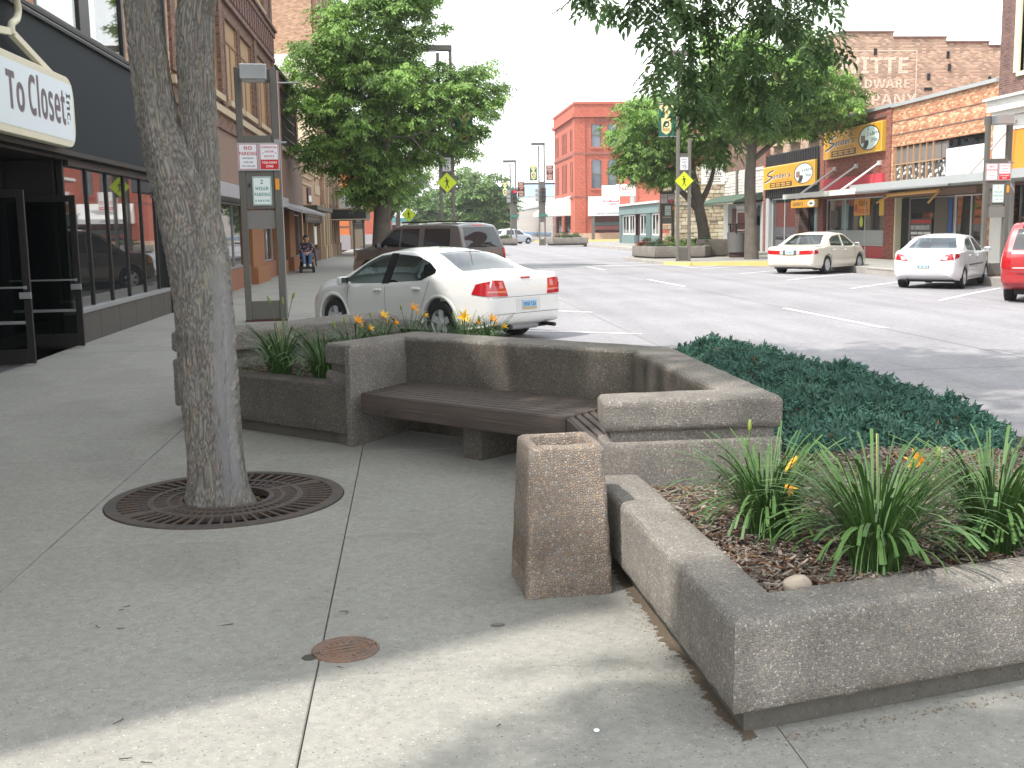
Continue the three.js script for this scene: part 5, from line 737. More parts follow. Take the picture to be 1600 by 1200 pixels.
{ // tall old hardware warehouse with ghost lettering
  const b = thing('old_hardware_building', 'tall old tan brick warehouse with faded painted lettering above the shops', 'building'), p = (n, g, m, o) => part(n, g, m, b, o);
  const zf = -53.62, zb = -62.28, top = (x) => (x < 23.9 ? 10.85 : x < 26.6 ? 10.6 : x < 28.8 ? 10.38 : x < 34 ? 10.2 : 9.9);
  for (const [x0, x1] of [[21.2, 23.9], [23.9, 26.6], [26.6, 28.8], [28.8, 34], [34, 46]]) { p('side_wall', bx(x0 + 0.002, 5.0, zb, x1 - 0.002, top(x0 + 0.1), zf), M.brickWitte, { off: 0.001 }); p('coping', bx(x0, top(x0 + 0.1), zb - 0.05, x1, top(x0 + 0.1) + 0.08, zf + 0.06), M.brickDark); }
  p('front_wall', SR.wall(zb, zf, 5.52, 10.8, [[-61.5, -60.2, 6.1, 7.9], [-58.8, -57.5, 6.1, 7.9], [-56, -54.7, 6.1, 7.9]], -0.78, -0.3), M.brickWitte); for (const z of [-61.5, -58.8, -56]) SR.win(b, z, z + 1.3, 6.1, 7.9, { d: -0.6, ny: 2, sill: M.cream });
  const ghost = canvasTex(1024, 768, (c, w, h) => { c.clearRect(0, 0, w, h); c.fillStyle = c.strokeStyle = 'rgba(232,212,192,0.9)'; c.lineWidth = 14; c.strokeRect(20, 20, w - 40, h - 40); c.textAlign = 'center'; const T = (t, y, s, sx) => { c.save(); c.translate(w / 2, y); c.scale(sx, 1); c.font = 'bold ' + s + 'px sans-serif'; c.fillText(t, 0, 0); c.restore(); }; T('WITTE', 300, 280, 1.0); T('HARDWARE', 480, 150, 1.05); T('COMPANY', 690, 190, 1.08); c.globalCompositeOperation = 'destination-out'; for (let i = 0; i < 3200; i++) { c.fillStyle = 'rgba(0,0,0,' + (0.15 + 0.4 * hash2(i, 3, 1)) + ')'; c.fillRect(hash2(i, 1, 1) * w, hash2(i, 2, 1) * h, 5 + hash2(i, 4, 1) * 26, 2 + hash2(i, 5, 1) * 5); } });
  face('faded_lettering', [22.95, 8.6, zf + 0.012], 4.5, 2.95, 0, new THREE.MeshStandardMaterial({ map: ghost, transparent: true, roughness: 0.95 }), b);
  for (const [x, y] of [[22.3, 8.75], [25.75, 8.75], [28.9, 8.6], [23.0, 9.95], [26.7, 9.8], [26.8, 9.2]]) p('wall_anchor', [bx(x - 0.07, y - 0.16, zf, x + 0.07, y + 0.16, zf + 0.05)], M.black);
  p('vent_hole', bx(25.55, 8.1, zf, 25.95, 8.24, zf + 0.03), M.black);
}
{ // pawn shop
  const b = thing('pawn_shop', 'white stone-faced pawn shop with green shingled canopy', 'shop building'), S = SR, p = (n, g, m, o) => part(n, g, m, b, o), z0 = -70.5, z1 = -62.31;
  p('building_mass', S.box(z0, z1, 0.02, 6.9, -20, -0.6), M.brickRed); p('brick_front', S.box(z0, z1, 5.0, 7.0, -0.6, 0), M.brickBrown); p('coping', S.box(z0, z1, 7.0, 7.15, -0.6, 0.08), M.cream);
  M.whiteStone = M.stucco(0.62, 0.57, 0.52, 75, 0.4); seed(81); for (let j = 0; j < 9; j++) { let z = z0 + 0.02; while (z < z1 - 0.2) { const w = Math.min(rr(0.5, 1.1), z1 - 0.02 - z); p('stone', S.box(z, z + w - 0.02, 3.32 + j * 0.186, 3.32 + j * 0.186 + 0.17, -0.5, rr(0.0, 0.05)), M.whiteStone, { off: z + j }); z += w; } }
  p('stone_backing', S.box(z0, z1, 3.3, 5.0, -0.6, -0.03), M.gridQ); p('drainpipe', S.box(-67.6, -67.3, 3.3, 5.0, 0.02, 0.12), M.gridQ);
  { const sh = new THREE.Shape([[0, 3.55], [1.7, 3.05], [1.7, 2.95], [0, 3.1]].map(([a, c]) => new THREE.Vector2(-a, c))); const g = new THREE.ExtrudeGeometry(sh, { depth: 8.6, bevelEnabled: false }); g.translate(RX, 0, z0 - 0.7); p('green_canopy', g, M.shingle ??= M.stucco(0.05, 0.085, 0.055, 83, 0.5)); }
  p('lower_wall', S.box(-69.4, -63, 0.1, 2.98, -0.6, -0.25), M.canopyGrey); p('white_post', S.rbox(-70.5, -69.5, 0.1, 3.0, -0.5, 0.02, 0.02), M.white); p('red_panel', S.box(-69.3, -68.5, 0.7, 2.7, -0.24, -0.2), mat(0.1, 0.02, 0.02, 0.6));
  S.win(b, -68.3, -66, 0.15, 2.55, { d: -0.24, ny: 2, name: 'door', frame: M.white, f: 0.12, glass: M.shopGlass }); p('shop_lettering', S.box(-68.4, -65.8, 2.62, 2.85, -0.24, -0.2), M.white); p('green_arch_door', [S.box(-64.4, -63.2, 0.14, 2.2, -0.24, -0.16), new THREE.CylinderGeometry(0.6, 0.6, 0.08, 20).rotateZ(Math.PI / 2).translate(S.X(-0.2), 2.2, -63.8)], mat(0.01, 0.035, 0.022, 0.5)); p('pale_pilaster', S.box(-63, -62.35, 0.1, 3.0, -0.5, 0), M.canopyGrey);
  const s = thing('hanging_sign', 'projecting white pawn shop sign with black lettering above the green canopy', 'sign'); const zs = -70.2;
  part('sign_box', rb(RX - 1.55, 4.28, zs - 0.08, RX - 0.05, 5.55, zs + 0.08, 0.02), M.white, s); part('bracket', rod(V(RX - 1.5, 5.65, zs), V(RX + 0.1, 5.65, zs), 0.04), M.darkMetal, s);
  face('sign_face', [RX - 0.8, 4.915, zs + 0.086], 1.46, 1.23, 0, printed(400, 340, (c, w, h) => { c.fillStyle = '#e4e2dd'; c.fillRect(0, 0, w, h); c.fillStyle = '#14141a'; c.textAlign = 'center'; c.font = 'bold 112px sans-serif'; c.fillText('J.R.J.', w / 2, 112); c.save(); c.translate(w / 2, 190); c.scale(1.25, 1); c.font = 'bold 78px sans-serif'; c.fillText('PAWN', 0, 0); c.restore(); c.fillRect(40, 206, 320, 10); c.font = 'bold 58px sans-serif'; c.fillText('239-0734', w / 2, 274); c.fillRect(70, 296, 260, 12); }), s);
}
{ // teal-fronted shop and its rubble side wall
  const b = thing('teal_shop', 'single-storey brick shop with teal wooden front and rubble stone side wall', 'shop building'), S = SR, p = (n, g, m, o) => part(n, g, m, b, o), z0 = -106, z1 = -88;
  p('building_mass', S.box(z0, z1 - 0.3, 0.02, 6.4, -22, -0.6), M.brickStore); p('brick_front', S.box(z0, z1, 3.7, 6.6, -0.6, 0), M.brickStore); p('white_coping', S.box(z0, z1, 6.6, 6.85, -0.7, 0.12), M.white); p('brick_corner', S.box(z1 - 0.9, z1, 0.1, 3.7, -0.6, 0.02), M.brickStore);
  M.teal = M.stucco(0.17, 0.25, 0.24, 85, 0.15, 0.6); M.tealDark = M.stucco(0.09, 0.15, 0.145, 86, 0.15, 0.6);
  p('fascia', S.box(z0 + 0.02, z1 - 0.95, 2.75, 3.55, -0.5, 0.1), M.teal); p('fascia_cap', S.box(z0 - 0.1, z1 - 0.9, 3.55, 3.72, -0.5, 0.3), M.white); p('grey_downpipe', S.box(-100.2, -98.4, 3.73, 6.3, 0, 0.15), M.canopyGrey);
  for (const [a, c] of [[-104.6, -101.6], [-101.4, -99], [-96.6, -94], [-91.9, -89.3]]) S.win(b, a, c, 0.9, 2.7, { d: -0.1, nz: 2, frame: M.white, f: 0.12, m: 0.1, glass: M.shopGlass }); p('bulkhead', [S.box(-104.7, -98.9, 0.1, 0.88, -0.4, 0.05), S.box(-96.7, -93.9, 0.1, 0.88, -0.4, 0.03), S.box(-92, -89.1, 0.1, 0.88, -0.4, 0.03)], M.teal, { kind: 'stuff' }); p('maroon_doorway', S.box(-98.8, -96.8, 0.141, 2.7, -0.4, -0.3), mat(0.05, 0.01, 0.015, 0.6)); p('pilaster', S.box(-93.9, -92.1, 0.1, 2.74, -0.4, 0.05), M.tealDark); p('pilaster', S.box(-105.9, -104.8, 0.1, 2.74, -0.4, 0.05), M.tealDark);
  // rubble side wall: coursed stones
  p('wall_core', bx(RX + 0.02, 0.1, z1 - 0.3, RX + 22, 6.3, z1 - 0.12), M.gridQ);
  const sm = [[0.5, 0.4, 0.28], [0.42, 0.32, 0.22], [0.56, 0.47, 0.35], [0.36, 0.27, 0.19]].map(([r, g, bl], i) => M.stucco(r, g, bl, 300 + i, 0.4)); seed(83);
  for (let j = 0; j < 20; j++) { let x = RX + 0.02; const y = 0.14 + j * 0.31; while (x < RX + 9) { const w = rr(0.35, 1.0); p('stone', rb(x + 0.015, y + 0.012, z1 - 0.16, x + w - 0.015, y + 0.298, z1 + rr(-0.02, 0.06), 0.03, 1), sm[Math.floor(rnd() * 4)], { off: x + j }); x += w; } }
  p('iron_tie_beam', bx(RX + 0.5, 3.2, z1 + 0.02, RX + 8, 3.32, z1 + 0.09), M.gridQ);
  const s = thing('hanging_sign', 'white shop sign with purple and orange lettering on the teal shop', 'sign'); part('sign_box', rb(RX - 2.05, 4.3, -97.1, RX - 0.3, 5.35, -96.9, 0.02), M.white, s); face('sign_face', [RX - 1.175, 4.825, -96.89], 1.7, 1.0, 0, printed(512, 288, (c, w, h) => { c.fillStyle = '#f4f4f2'; c.fillRect(0, 0, w, h); c.font = 'bold italic 110px serif'; c.fillStyle = '#6a2a5a'; c.fillText('Z', 40, 150); c.fillStyle = '#c0571a'; c.fillText('b', 130, 150); c.font = 'bold italic 62px serif'; c.fillStyle = '#9a2f1a'; c.fillText('rowns', 190, 150); c.fillStyle = '#8d8d98'; for (let i = 0; i < 6; i++) c.fillRect(130 + i * 56, 190, 34, 16); }), s);
}
{ // red corner store
  const b = thing('red_corner_store', 'three-storey red brick corner store with white awnings across the side street', 'building'), S = SR, p = (n, g, m, o) => part(n, g, m, b, o), z0 = -153, z1 = -134, H = 16.2;
  p('building_mass', S.box(z0, z1 - 0.3, 0.02, H - 0.2, -26, -0.31), M.brickStore);
  const ops = []; for (let g = 0; g < 3; g++) for (let i = 0; i < [3, 4, 2][g]; i++) { const a = -152 + g * 6.3 + i * 1.25 + (g === 2 ? 1.2 : 0); ops.push([a, a + 0.62, 5.9, 9.5, 0.25], [a, a + 0.62, 10.9, 13.4, 0.25]); }
  const low = [[-151.5, -146.5, 0.9, 4.4], [-143.5, -138.5, 0.9, 4.4]];
  p('street_wall', S.wall(z0, z1 - 0.32, 0.1, H, [...ops, ...low]), M.brickStore); for (const [a, c, d, e] of ops) S.win(b, a, c, d, e + 0.15, { d: -0.09, glass: M.glass, ny: 2, f: 0.05 }); for (const [a, c, d, e] of low) S.win(b, a, c, d, e, { d: -0.22, glass: M.shopGlass, nz: 2 });
  // front towards the side street
  const fr = [[RX + 1.95, RX + 3.2, 6.3, 9.5, 0.25], [RX + 3.95, RX + 5.2, 6.3, 9.5, 0.25], [RX + 1.95, RX + 3.2, 11.2, 13.9, 0], [RX + 3.95, RX + 5.2, 11.2, 13.9, 0], [RX + 6, RX + 7.25, 6.3, 9.5, 0.25], [RX + 6, RX + 7.25, 11.2, 13.9, 0], [RX + 1.9, RX + 15, 0.95, 4.0, 0]];
  { const sh = new THREE.Shape([[RX, 0.1], [RX + 26, 0.1], [RX + 26, H], [RX, H]].map(([a, c]) => new THREE.Vector2(a, c))); for (const [a, c, d, e, r] of fr) { const q = new THREE.Path(); q.moveTo(a, d); q.lineTo(c, d); q.lineTo(c, e); if (r) q.quadraticCurveTo((a + c) / 2, e + 2 * r, a, e); else q.lineTo(a, e); q.lineTo(a, d); sh.holes.push(q); } const g = new THREE.ExtrudeGeometry(sh, { depth: 0.3, bevelEnabled: false, curveSegments: 8 }); g.translate(0, 0, z1 - 0.3); p('front_wall', g, M.brickStore); }
  for (const [a, c, d, e] of fr.slice(0, 6)) { const w = part('window', [bx(a, d, z1 - 0.22, a + 0.12, e + 0.3, z1 - 0.14), bx(c - 0.12, d, z1 - 0.22, c, e + 0.3, z1 - 0.14), bx(a + 0.12, (d + e) / 2, z1 - 0.22, c - 0.12, (d + e) / 2 + 0.14, z1 - 0.14)], M.gridQ, b); part('pane', bx(a + 0.01, d, z1 - 0.26, c - 0.01, e + 0.35, z1 - 0.23), M.glassBlue ??= phys(0.12, 0.15, 0.18, 0.05, { ior: 1.8 }), w); part('sill', bx(a - 0.2, d - 0.25, z1 - 0.2, c + 0.2, d - 0.01, z1 + 0.12), M.brickStore, w); }
  p('shop_window', bx(RX + 1.9, 0.95, z1 - 0.25, RX + 15, 4.0, z1 - 0.2), M.shopGlass); p('window_band', bx(RX + 2, 1.3, z1 - 0.2, RX + 15, 1.75, z1 - 0.17), mat(0.3, 0.1, 0.08, 0.7)); p('counter', bx(RX + 2, 1.8, z1 - 0.2, RX + 15, 2.2, z1 - 0.17), M.tealDark);
  p('corner_pier', bx(RX - 0.12, 0.6, z1 - 1.6, RX + 1.2, H - 1.5, z1 + 0.12), M.brickStore);
  p('cornice', [bx(RX - 0.35, H - 1.5, z0, RX + 26, H - 1.1, z1 + 0.35), bx(RX - 0.2, H, z0, RX + 26, H + 0.3, z1 + 0.2)], M.brickStore); p('parapet', bx(RX - 0.1, H - 1.09, z0, RX + 26, H - 0.01, z1 + 0.1), M.brickStore);
  for (let i = 0; i < 20; i++) p('dentil', bx(RX + 2.5 + i * 0.6, H - 2.1, z1, RX + 2.8 + i * 0.6, H - 1.65, z1 + 0.18), M.brickRed); p('string_course', [bx(RX - 0.15, 10.3, z0, RX + 26, 10.55, z1 + 0.15)], M.brickRed); p('string_course', bx(RX - 0.15, 5.2, z0, RX + 26, 5.4, z1 + 0.15), M.brickRed);
  M.stoneBase = M.stucco(0.58, 0.4, 0.27, 88, 0.4); p('stone_base', [bx(RX - 0.2, 0.1, z0, RX - 0.001, 0.9, z1 + 0.2), bx(RX, 0.1, z1 + 0.001, RX + 26, 0.9, z1 + 0.2)], M.stoneBase);
  const awn = (name, pts, depth, mtx) => { const g = new THREE.ExtrudeGeometry(new THREE.Shape(pts.map(([a, c]) => new THREE.Vector2(a, c))), { depth, bevelEnabled: false }); g.applyMatrix4(mtx); return p(name, g, M.awnW ??= new THREE.MeshStandardMaterial({ color: C(0.78, 0.77, 0.74), roughness: 0.8 })); };
  for (const [a, c] of low) awn('awning', [[0, 5.5], [-3.2, 3.6], [-3.2, 3.1], [0, 3.1]], c - a + 0.8, new THREE.Matrix4().makeTranslation(RX, 0, a - 0.4));
  awn('awning', [[0, 5.4], [2.2, 3.5], [2.2, 2.95], [0, 2.95]], 13.7, new THREE.Matrix4().makeBasis(V(0, 0, 1), V(0, 1, 0), V(-1, 0, 0)).setPosition(RX + 15.2, 0, z1)); 
  face('awning_lettering', [RX + 5.4, 3.22, z1 + 2.21], 7, 0.42, 0, printed(1024, 40, (c, w, h) => { c.fillStyle = '#dddbd8'; c.fillRect(0, 0, w, h); c.fillStyle = '#5a5560'; c.font = 'bold 34px sans-serif'; c.fillText('COMPLETE FURNISHINGS', 20, 32); }), b); p('post', bx(RX + 1.6, 0.1, z1 + 1.9, RX + 1.95, 3.0, z1 + 2.15), M.gridQ);
  const s = thing('store_sign', 'white square store sign with red lettering above the white awning', 'sign'); part('sign_box', rb(RX + 2.9, 4.45, z1 + 1.6, RX + 5.0, 6.55, z1 + 1.8, 0.03), M.white, s); face('sign_face', [RX + 3.95, 5.5, z1 + 1.81], 2.05, 2.05, 0, printed(320, 300, (c, w, h) => { c.fillStyle = '#f6f2ef'; c.fillRect(0, 0, w, h); c.strokeStyle = '#d78a95'; c.lineWidth = 9; c.beginPath(); c.ellipse(w / 2, 62, 42, 28, 0.2, 0, 7); c.stroke(); c.fillStyle = '#c78a80'; c.font = 'bold 108px serif'; c.textAlign = 'center'; c.fillText('Store', w / 2, 205); c.fillStyle = '#c62a3a'; c.fillRect(6, 244, w - 12, 46); c.fillStyle = '#f3dcdc'; c.fillRect(20, 256, 130, 20); c.fillRect(166, 254, 130, 20); }), s);
}
{ // low grey block and pale building beyond
  const b = thing('grey_block_building', 'low grey block-walled building past the red corner store', 'building'); part('wall', bx(RX + 0.3, 0.02, -232, RX + 24, 4.8, -158), M.greyBlock ??= M.brick([[0.36, 0.32, 0.29], [0.32, 0.285, 0.26], [0.4, 0.36, 0.33]], [0.3, 0.27, 0.25], 171, { bw: 0.4, bh: 0.2 }), b); part('coping', bx(RX + 0.2, 4.8, -232.1, RX + 24, 5.05, -157.9), M.canopyGrey, b); part('blue_strip', bx(RX + 0.2, 0.5, -231, RX + 0.29, 0.9, -160), mat(0.1, 0.18, 0.3, 0.6), b); part('doorway', bx(RX + 0.24, 0.14, -222, RX + 0.31, 2.6, -219), M.black, b); part('pale_bay', bx(RX + 0.15, 0.14, -231.5, RX + 0.6, 3.9, -226), M.cream, b);
  const c = thing('pale_warehouse', 'tall white-walled building with blue upper band beside the red store', 'building'); part('wall', bx(26.2, 0.02, -300, 60, 8.6, -250), M.white, c); part('blue_band', bx(26, 8.6, -300, 60.2, 11.2, -249.8), mat(0.42, 0.55, 0.7, 0.6), c); part('roof_frame', [bx(26.5, 11.2, -252, 40, 11.6, -249.9)], M.darkMetal, c);
}
// ---------------------------------------------------------------- trees
const leafMat = phys(1, 1, 1, 0.62, { side: THREE.DoubleSide, transmission: 0.4, thickness: 0, specularIntensity: 0.5 });
function sprayGeo(n, L, w, sd) { // a twig of n pointed, folded leaflets, about one unit of L long each
  seed(sd); const P = [];
  for (let i = 0; i < n; i++) {
    const t = i / (n - 1), a = i === n - 1 ? 0 : (i % 2 ? 1 : -1) * rr(0.7, 1.2), base = V(0, -0.02 * t, t * L * 1.7), dir = V(Math.sin(a), rr(-0.35, 0.1), Math.cos(a)).normalize(), sd2 = V(Math.cos(a), rr(-0.2, 0.2), -Math.sin(a)).multiplyScalar(w), len = L * rr(0.8, 1.15);
    const m1 = base.clone().addScaledVector(dir, len * 0.38), m2 = base.clone().addScaledVector(dir, len * 0.72), tip = base.clone().addScaledVector(dir, len), up = V(0, w * 0.45, 0); tip.y -= len * 0.14;
    const a1 = m1.clone().add(sd2).add(up), b1 = m1.clone().sub(sd2).add(up), a2 = m2.clone().addScaledVector(sd2, 0.72).add(up), b2 = m2.clone().addScaledVector(sd2, -0.72).add(up);
    P.push(base, a1, m1, base, m1, b1, m1, a1, a2, m1, a2, m2, m1, m2, b2, m1, b2, b1, m2, a2, tip, m2, tip, b2);
  }
  const g = new THREE.BufferGeometry().setFromPoints(P); g.computeVertexNormals(); return g;
}
const sprayNear = [sprayGeo(7, 0.1, 0.021, 401), sprayGeo(7, 0.095, 0.019, 402)], sprayFar = [sprayGeo(7, 0.17, 0.042, 403), sprayGeo(6, 0.18, 0.04, 404)], sprayVeryFar = [sprayGeo(5, 0.45, 0.15, 405)];
// clusters: [centre, radius, sprays, flat, tint]; leaves hang outwards from each cluster's twig
function crown(tree, clusters, sprays, col, size = 1, droop = 0.3) {
  const total = clusters.reduce((s, c) => s + c[2], 0), per = Math.ceil(total / sprays.length), ims = sprays.map((g) => { const im = new THREE.InstancedMesh(g, leafMat, per); im.name = 'crown'; im.userData.kind = 'stuff'; im.castShadow = im.receiveShadow = true; return im; });
  let k = 0; const m = new THREE.Matrix4(), q = new THREE.Quaternion(), e = new THREE.Euler();
  for (const [c, r, n, flat, tint] of clusters) for (let i = 0; i < n; i++) {
    const d = V(gauss(), gauss() * (flat ?? 0.7), gauss()), p = c.clone().addScaledVector(d, r * 0.62), yaw = Math.atan2(d.x, d.z) + gauss() * 0.8;
    e.set(droop + gauss() * 0.5, yaw, gauss() * 0.5, 'YXZ'); const s = size * rr(0.75, 1.2); m.compose(p, q.setFromEuler(e), V(s, s, s));
    const im = ims[k % sprays.length], at = Math.floor(k / sprays.length); k++; im.setMatrixAt(at, m);
    const b = tint * rr(0.72, 1.3), y = rnd(); im.setColorAt(at, C((col[0] + (y > 0.9 ? 0.035 : 0)) * b, (col[1] + (y > 0.9 ? 0.03 : 0)) * b, col[2] * b));
  }
  for (const im of ims) { im.count = Math.min(per, Math.floor(k / sprays.length)); tree.add(im); }
}
function lobes(list, perVol, seedN, tintLo = 0.7, tintHi = 1.3) { // ellipsoid lobes -> leaf clusters near their shells
  seed(seedN); const out = [];
  for (const [c, r, n, m] of list) for (let i = 0; i < n; i++) { const u = V(gauss(), gauss(), gauss()).normalize(), k = Math.pow(rnd(), 0.42), p = V(c.x + u.x * r.x * k, c.y + u.y * r.y * k, c.z + u.z * r.z * k); out.push([p, rr(0.55, 1.05) * perVol, m, 0.55, rr(tintLo, tintHi)]); }
  return out;
}
{ // forked foreground tree
  const T = thing('forked_tree', 'grey forked street tree trunk growing out of the round iron grate', 'tree', [0, 0, 0]);
  const Z0 = -6.75, lerpR = (rows, y) => { let i = 0; while (i < rows.length - 2 && rows[i + 1][1] < y) i++; const a = rows[i], b = rows[i + 1], t = clamp((y - a[1]) / (b[1] - a[1]), 0, 1); return [lerp(a[0], b[0], t), lerp(a[3] ?? Z0, b[3] ?? Z0, t), lerp(a[2], b[2], t)]; };
  const trunk = [[-1.205, 0.02, 0.205], [-1.207, 0.1, 0.188], [-1.213, 0.25, 0.176], [-1.219, 0.456, 0.168], [-1.224, 0.654, 0.167], [-1.226, 0.851, 0.17], [-1.23, 1.1, 0.169], [-1.236, 1.35, 0.173], [-1.25, 1.6, 0.184], [-1.278, 1.812, 0.182], [-1.303, 2.0, 0.182], [-1.35, 2.185, 0.168], [-1.424, 2.37, 0.124], [-1.446, 2.552, 0.112], [-1.461, 2.733, 0.107], [-1.477, 2.95, 0.1], [-1.5, 3.3, 0.097], [-1.56, 4, 0.09, -6.8], [-1.75, 5, 0.078, -6.9], [-1.9, 6.4, 0.055, -7.1], [-2.1, 8, 0.03, -7.3]];
  const limb = [[-1.24, 1.55, 0.1], [-1.222, 1.8, 0.115], [-1.205, 2.1, 0.11], [-1.198, 2.37, 0.1], [-1.2, 2.55, 0.103], [-1.2, 2.75, 0.108], [-1.187, 3.0, 0.109], [-1.14, 3.4, 0.106, -6.8], [-0.95, 4.3, 0.098, -7.1], [-0.5, 5.3, 0.085, -7.6], [0.1, 6.6, 0.06, -8.2], [0.5, 8, 0.03, -8.6]];
  const skin = (rows, y0, y1, sd, flare) => {
    const scars = [], nA = 150, step = 0.0095, nY = Math.ceil((y1 - y0) / step), pos = [], uv = [], col = [], idx = [];
    for (let j = 0; j <= nY; j++) { const y = y0 + (y1 - y0) * j / nY, [cx, cz, r] = lerpR(rows, y);
      for (let i = 0; i <= nA; i++) {
        const a = (i % nA) / nA * 6.28319, ca = Math.cos(a), sa = Math.sin(a);
        let k = r * (1 + 0.06 * (n3(ca * 1.3 + sd, y * 1.1, sa * 1.3) - 0.5) * 2);
        if (flare) k += 0.05 * Math.exp(-(y - 0.05) / 0.1) * (0.4 + 1.2 * n3(ca * 2.4 + 3, 0, sa * 2.4));
        // smooth pale bark scar facing the camera's right, with a rolled seam beside it
        const w0 = 0.72 + 0.1 * Math.sin(y * 3) + 0.3 * (n3(ca * 2, y * 5, sa * 2) - 0.5) + 0.12 * (n3(ca * 9, y * 16, sa * 9) - 0.5), da = Math.atan2(Math.sin(a - w0), Math.cos(a - w0)), scar = flare ? sstep(0.5 - Math.abs(da), 0, 0.16) * sstep(1.75 - y, 0, 0.35) * sstep(y, 0.1, 0.3) : 0;
        const f = 34, fu = a * r * f * 1.5, rid = Math.abs(n3(ca * r * 62 + sd, y * 17 + 3 * n3(ca * 3, y * 5, sa * 3), sa * r * 62) - 0.5) * 2, rid2 = n3(ca * r * 150, y * 60, sa * r * 150);
        const h = clamp(1.25 * rid + 0.35 * (rid2 - 0.5), 0, 1), bump = (h - 0.5) * lerp(0.009, 0.002, scar);
        k += bump + 0.012 * Math.exp(-(((da + 0.5) / 0.07) ** 2)) * (flare ? sstep(1.9 - y, 0, 0.3) : 0) - 0.01 * Math.exp(-((da / 0.025) ** 2)) * (flare ? sstep(1.6 - y, 0, 0.3) : 0);
        pos.push(cx + ca * k, y, cz + sa * k); uv.push(i / nA * 2, y * 0.9);
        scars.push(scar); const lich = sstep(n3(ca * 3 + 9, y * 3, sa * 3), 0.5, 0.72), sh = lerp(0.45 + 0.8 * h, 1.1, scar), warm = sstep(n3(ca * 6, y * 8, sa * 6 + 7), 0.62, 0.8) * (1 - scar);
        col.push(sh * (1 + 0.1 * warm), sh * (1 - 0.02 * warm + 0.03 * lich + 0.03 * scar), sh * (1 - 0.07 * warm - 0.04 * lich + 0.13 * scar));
      } }
    const six = []; for (let j = 0; j < nY; j++) for (let i = 0; i < nA; i++) { const a = j * (nA + 1) + i, b = a + nA + 1; (scars[a] > 0.5 ? six : idx).push(a, b, a + 1, b, b + 1, a + 1); }
    const g = new THREE.BufferGeometry(); g.setAttribute('position', new THREE.Float32BufferAttribute(pos, 3)); g.setAttribute('uv', new THREE.Float32BufferAttribute(uv, 2)); g.setAttribute('color', new THREE.Float32BufferAttribute(col, 3)); g.setIndex(idx.concat(six)); g.computeVertexNormals(); g.setIndex(idx); const g2 = g.clone(); g2.setIndex(six); return [g, six.length ? g2 : null];
  };
  const pushM = (n, [g, g2]) => { for (const [k, m, nm] of [[g, M.bark, n], [g2, M.barkSmooth, 'smooth_bark_scar']]) if (k) { const o = new THREE.Mesh(prep(k), m); o.name = nm; o.castShadow = o.receiveShadow = true; T.add(o); } };
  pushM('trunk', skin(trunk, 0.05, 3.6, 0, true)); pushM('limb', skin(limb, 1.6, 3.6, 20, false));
  const up = (rows, y0) => { const r = rows.filter((q) => q[1] >= y0); return [r.map((q) => V(q[0], q[1], q[3] ?? Z0)), r.map((q) => q[2])]; };
  { const [p, r] = up(trunk, 3.2); part('limb', tube(p, r, 14), M.barkFar, T, { uv: false }); const [p2, r2] = up(limb, 3.0); part('limb', tube(p2, r2, 14), M.barkFar, T, { uv: false }); }
  const br = (pts, r) => part('branch', tube(pts, r, 9), M.barkFar, T, { uv: false });
  br([V(-0.6, 5.1, -7.5), V(0.8, 6.0, -8.6), V(2.4, 6.1, -10), V(3.6, 5.2, -11), V(4.0, 4.0, -11.6)], [0.07, 0.055, 0.04, 0.025, 0.012]);
  br([V(2.4, 6.1, -10), V(2.9, 5.2, -11.2), V(3.2, 4.1, -11.8), V(3.35, 2.9, -12)], [0.035, 0.025, 0.014, 0.006]); br([V(0.8, 6.0, -8.6), V(1.3, 5.4, -10.2), V(1.7, 4.6, -11.3), V(1.9, 4.1, -11.6)], [0.03, 0.02, 0.012, 0.006]);
  br([V(-1.75, 5, -6.9), V(-2.6, 6.2, -6.2), V(-3.6, 6.9, -5.6)], [0.05, 0.035, 0.02]); br([V(-0.5, 5.3, -7.6), V(-0.2, 6.6, -6.2), V(0.6, 7.2, -5)], [0.05, 0.035, 0.02]);
  seed(411);
  const cl = lobes([[V(0.6, 7.0, -8.4), V(4.0, 1.9, 3.6), 150, 26], [V(3.2, 6.0, -10.8), V(2.4, 1.4, 2.4), 70, 26], [V(0.2, 7.4, -11.6), V(2.9, 1.5, 2.2), 84, 26], [V(2.3, 7.2, -4.4), V(2.6, 1.4, 2.6), 84, 26], [V(-1.0, 7.8, -4.6), V(1.7, 1.2, 1.8), 40, 26], [V(-2.7, 6.5, -1.15), V(0.95, 0.6, 0.7), 28, 28], [V(-2.4, 7.4, -6.3), V(1.6, 1.2, 2.0), 40, 26]], 0.62, 412);  // some out-of-view lobes are added to block sky light above the near pavement
  // boughs that hang into the top of the view
  const hang = [[3.25, 3.9, -11.8, 0.5], [3.6, 3.5, -11.6, 0.5], [3.2, 3.35, -12, 0.45], [2.75, 3.5, -11.4, 0.32], [2.9, 3.95, -11.6, 0.45], [4.0, 3.9, -11.5, 0.5], [4.2, 3.55, -11.2, 0.4], [4.35, 4.1, -11.7, 0.45], [3.5, 3.1, -11.9, 0.36], [3.3, 2.95, -12.1, 0.2], [3.75, 3.25, -11.6, 0.34], [4.05, 3.2, -11.4, 0.33], [3.05, 3.1, -11.7, 0.3], [2.62, 3.22, -11.5, 0.2], [3.5, 2.62, -12, 0.13], [3.78, 2.9, -11.8, 0.18], [1.8, 4.12, -11.4, 0.22], [2.05, 4.05, -11.5, 0.2], [2.4, 4.0, -11.5, 0.25], [2.68, 4.1, -11.4, 0.3], [3.05, 4.3, -11.3, 0.5], [3.8, 4.4, -11.3, 0.5], [2.52, 3.7, -11.3, 0.14], [3.95, 3.02, -11.9, 0.18], [3.6, 3.95, -11.2, 0.5], [3.1, 2.98, -11.8, 0.18]];
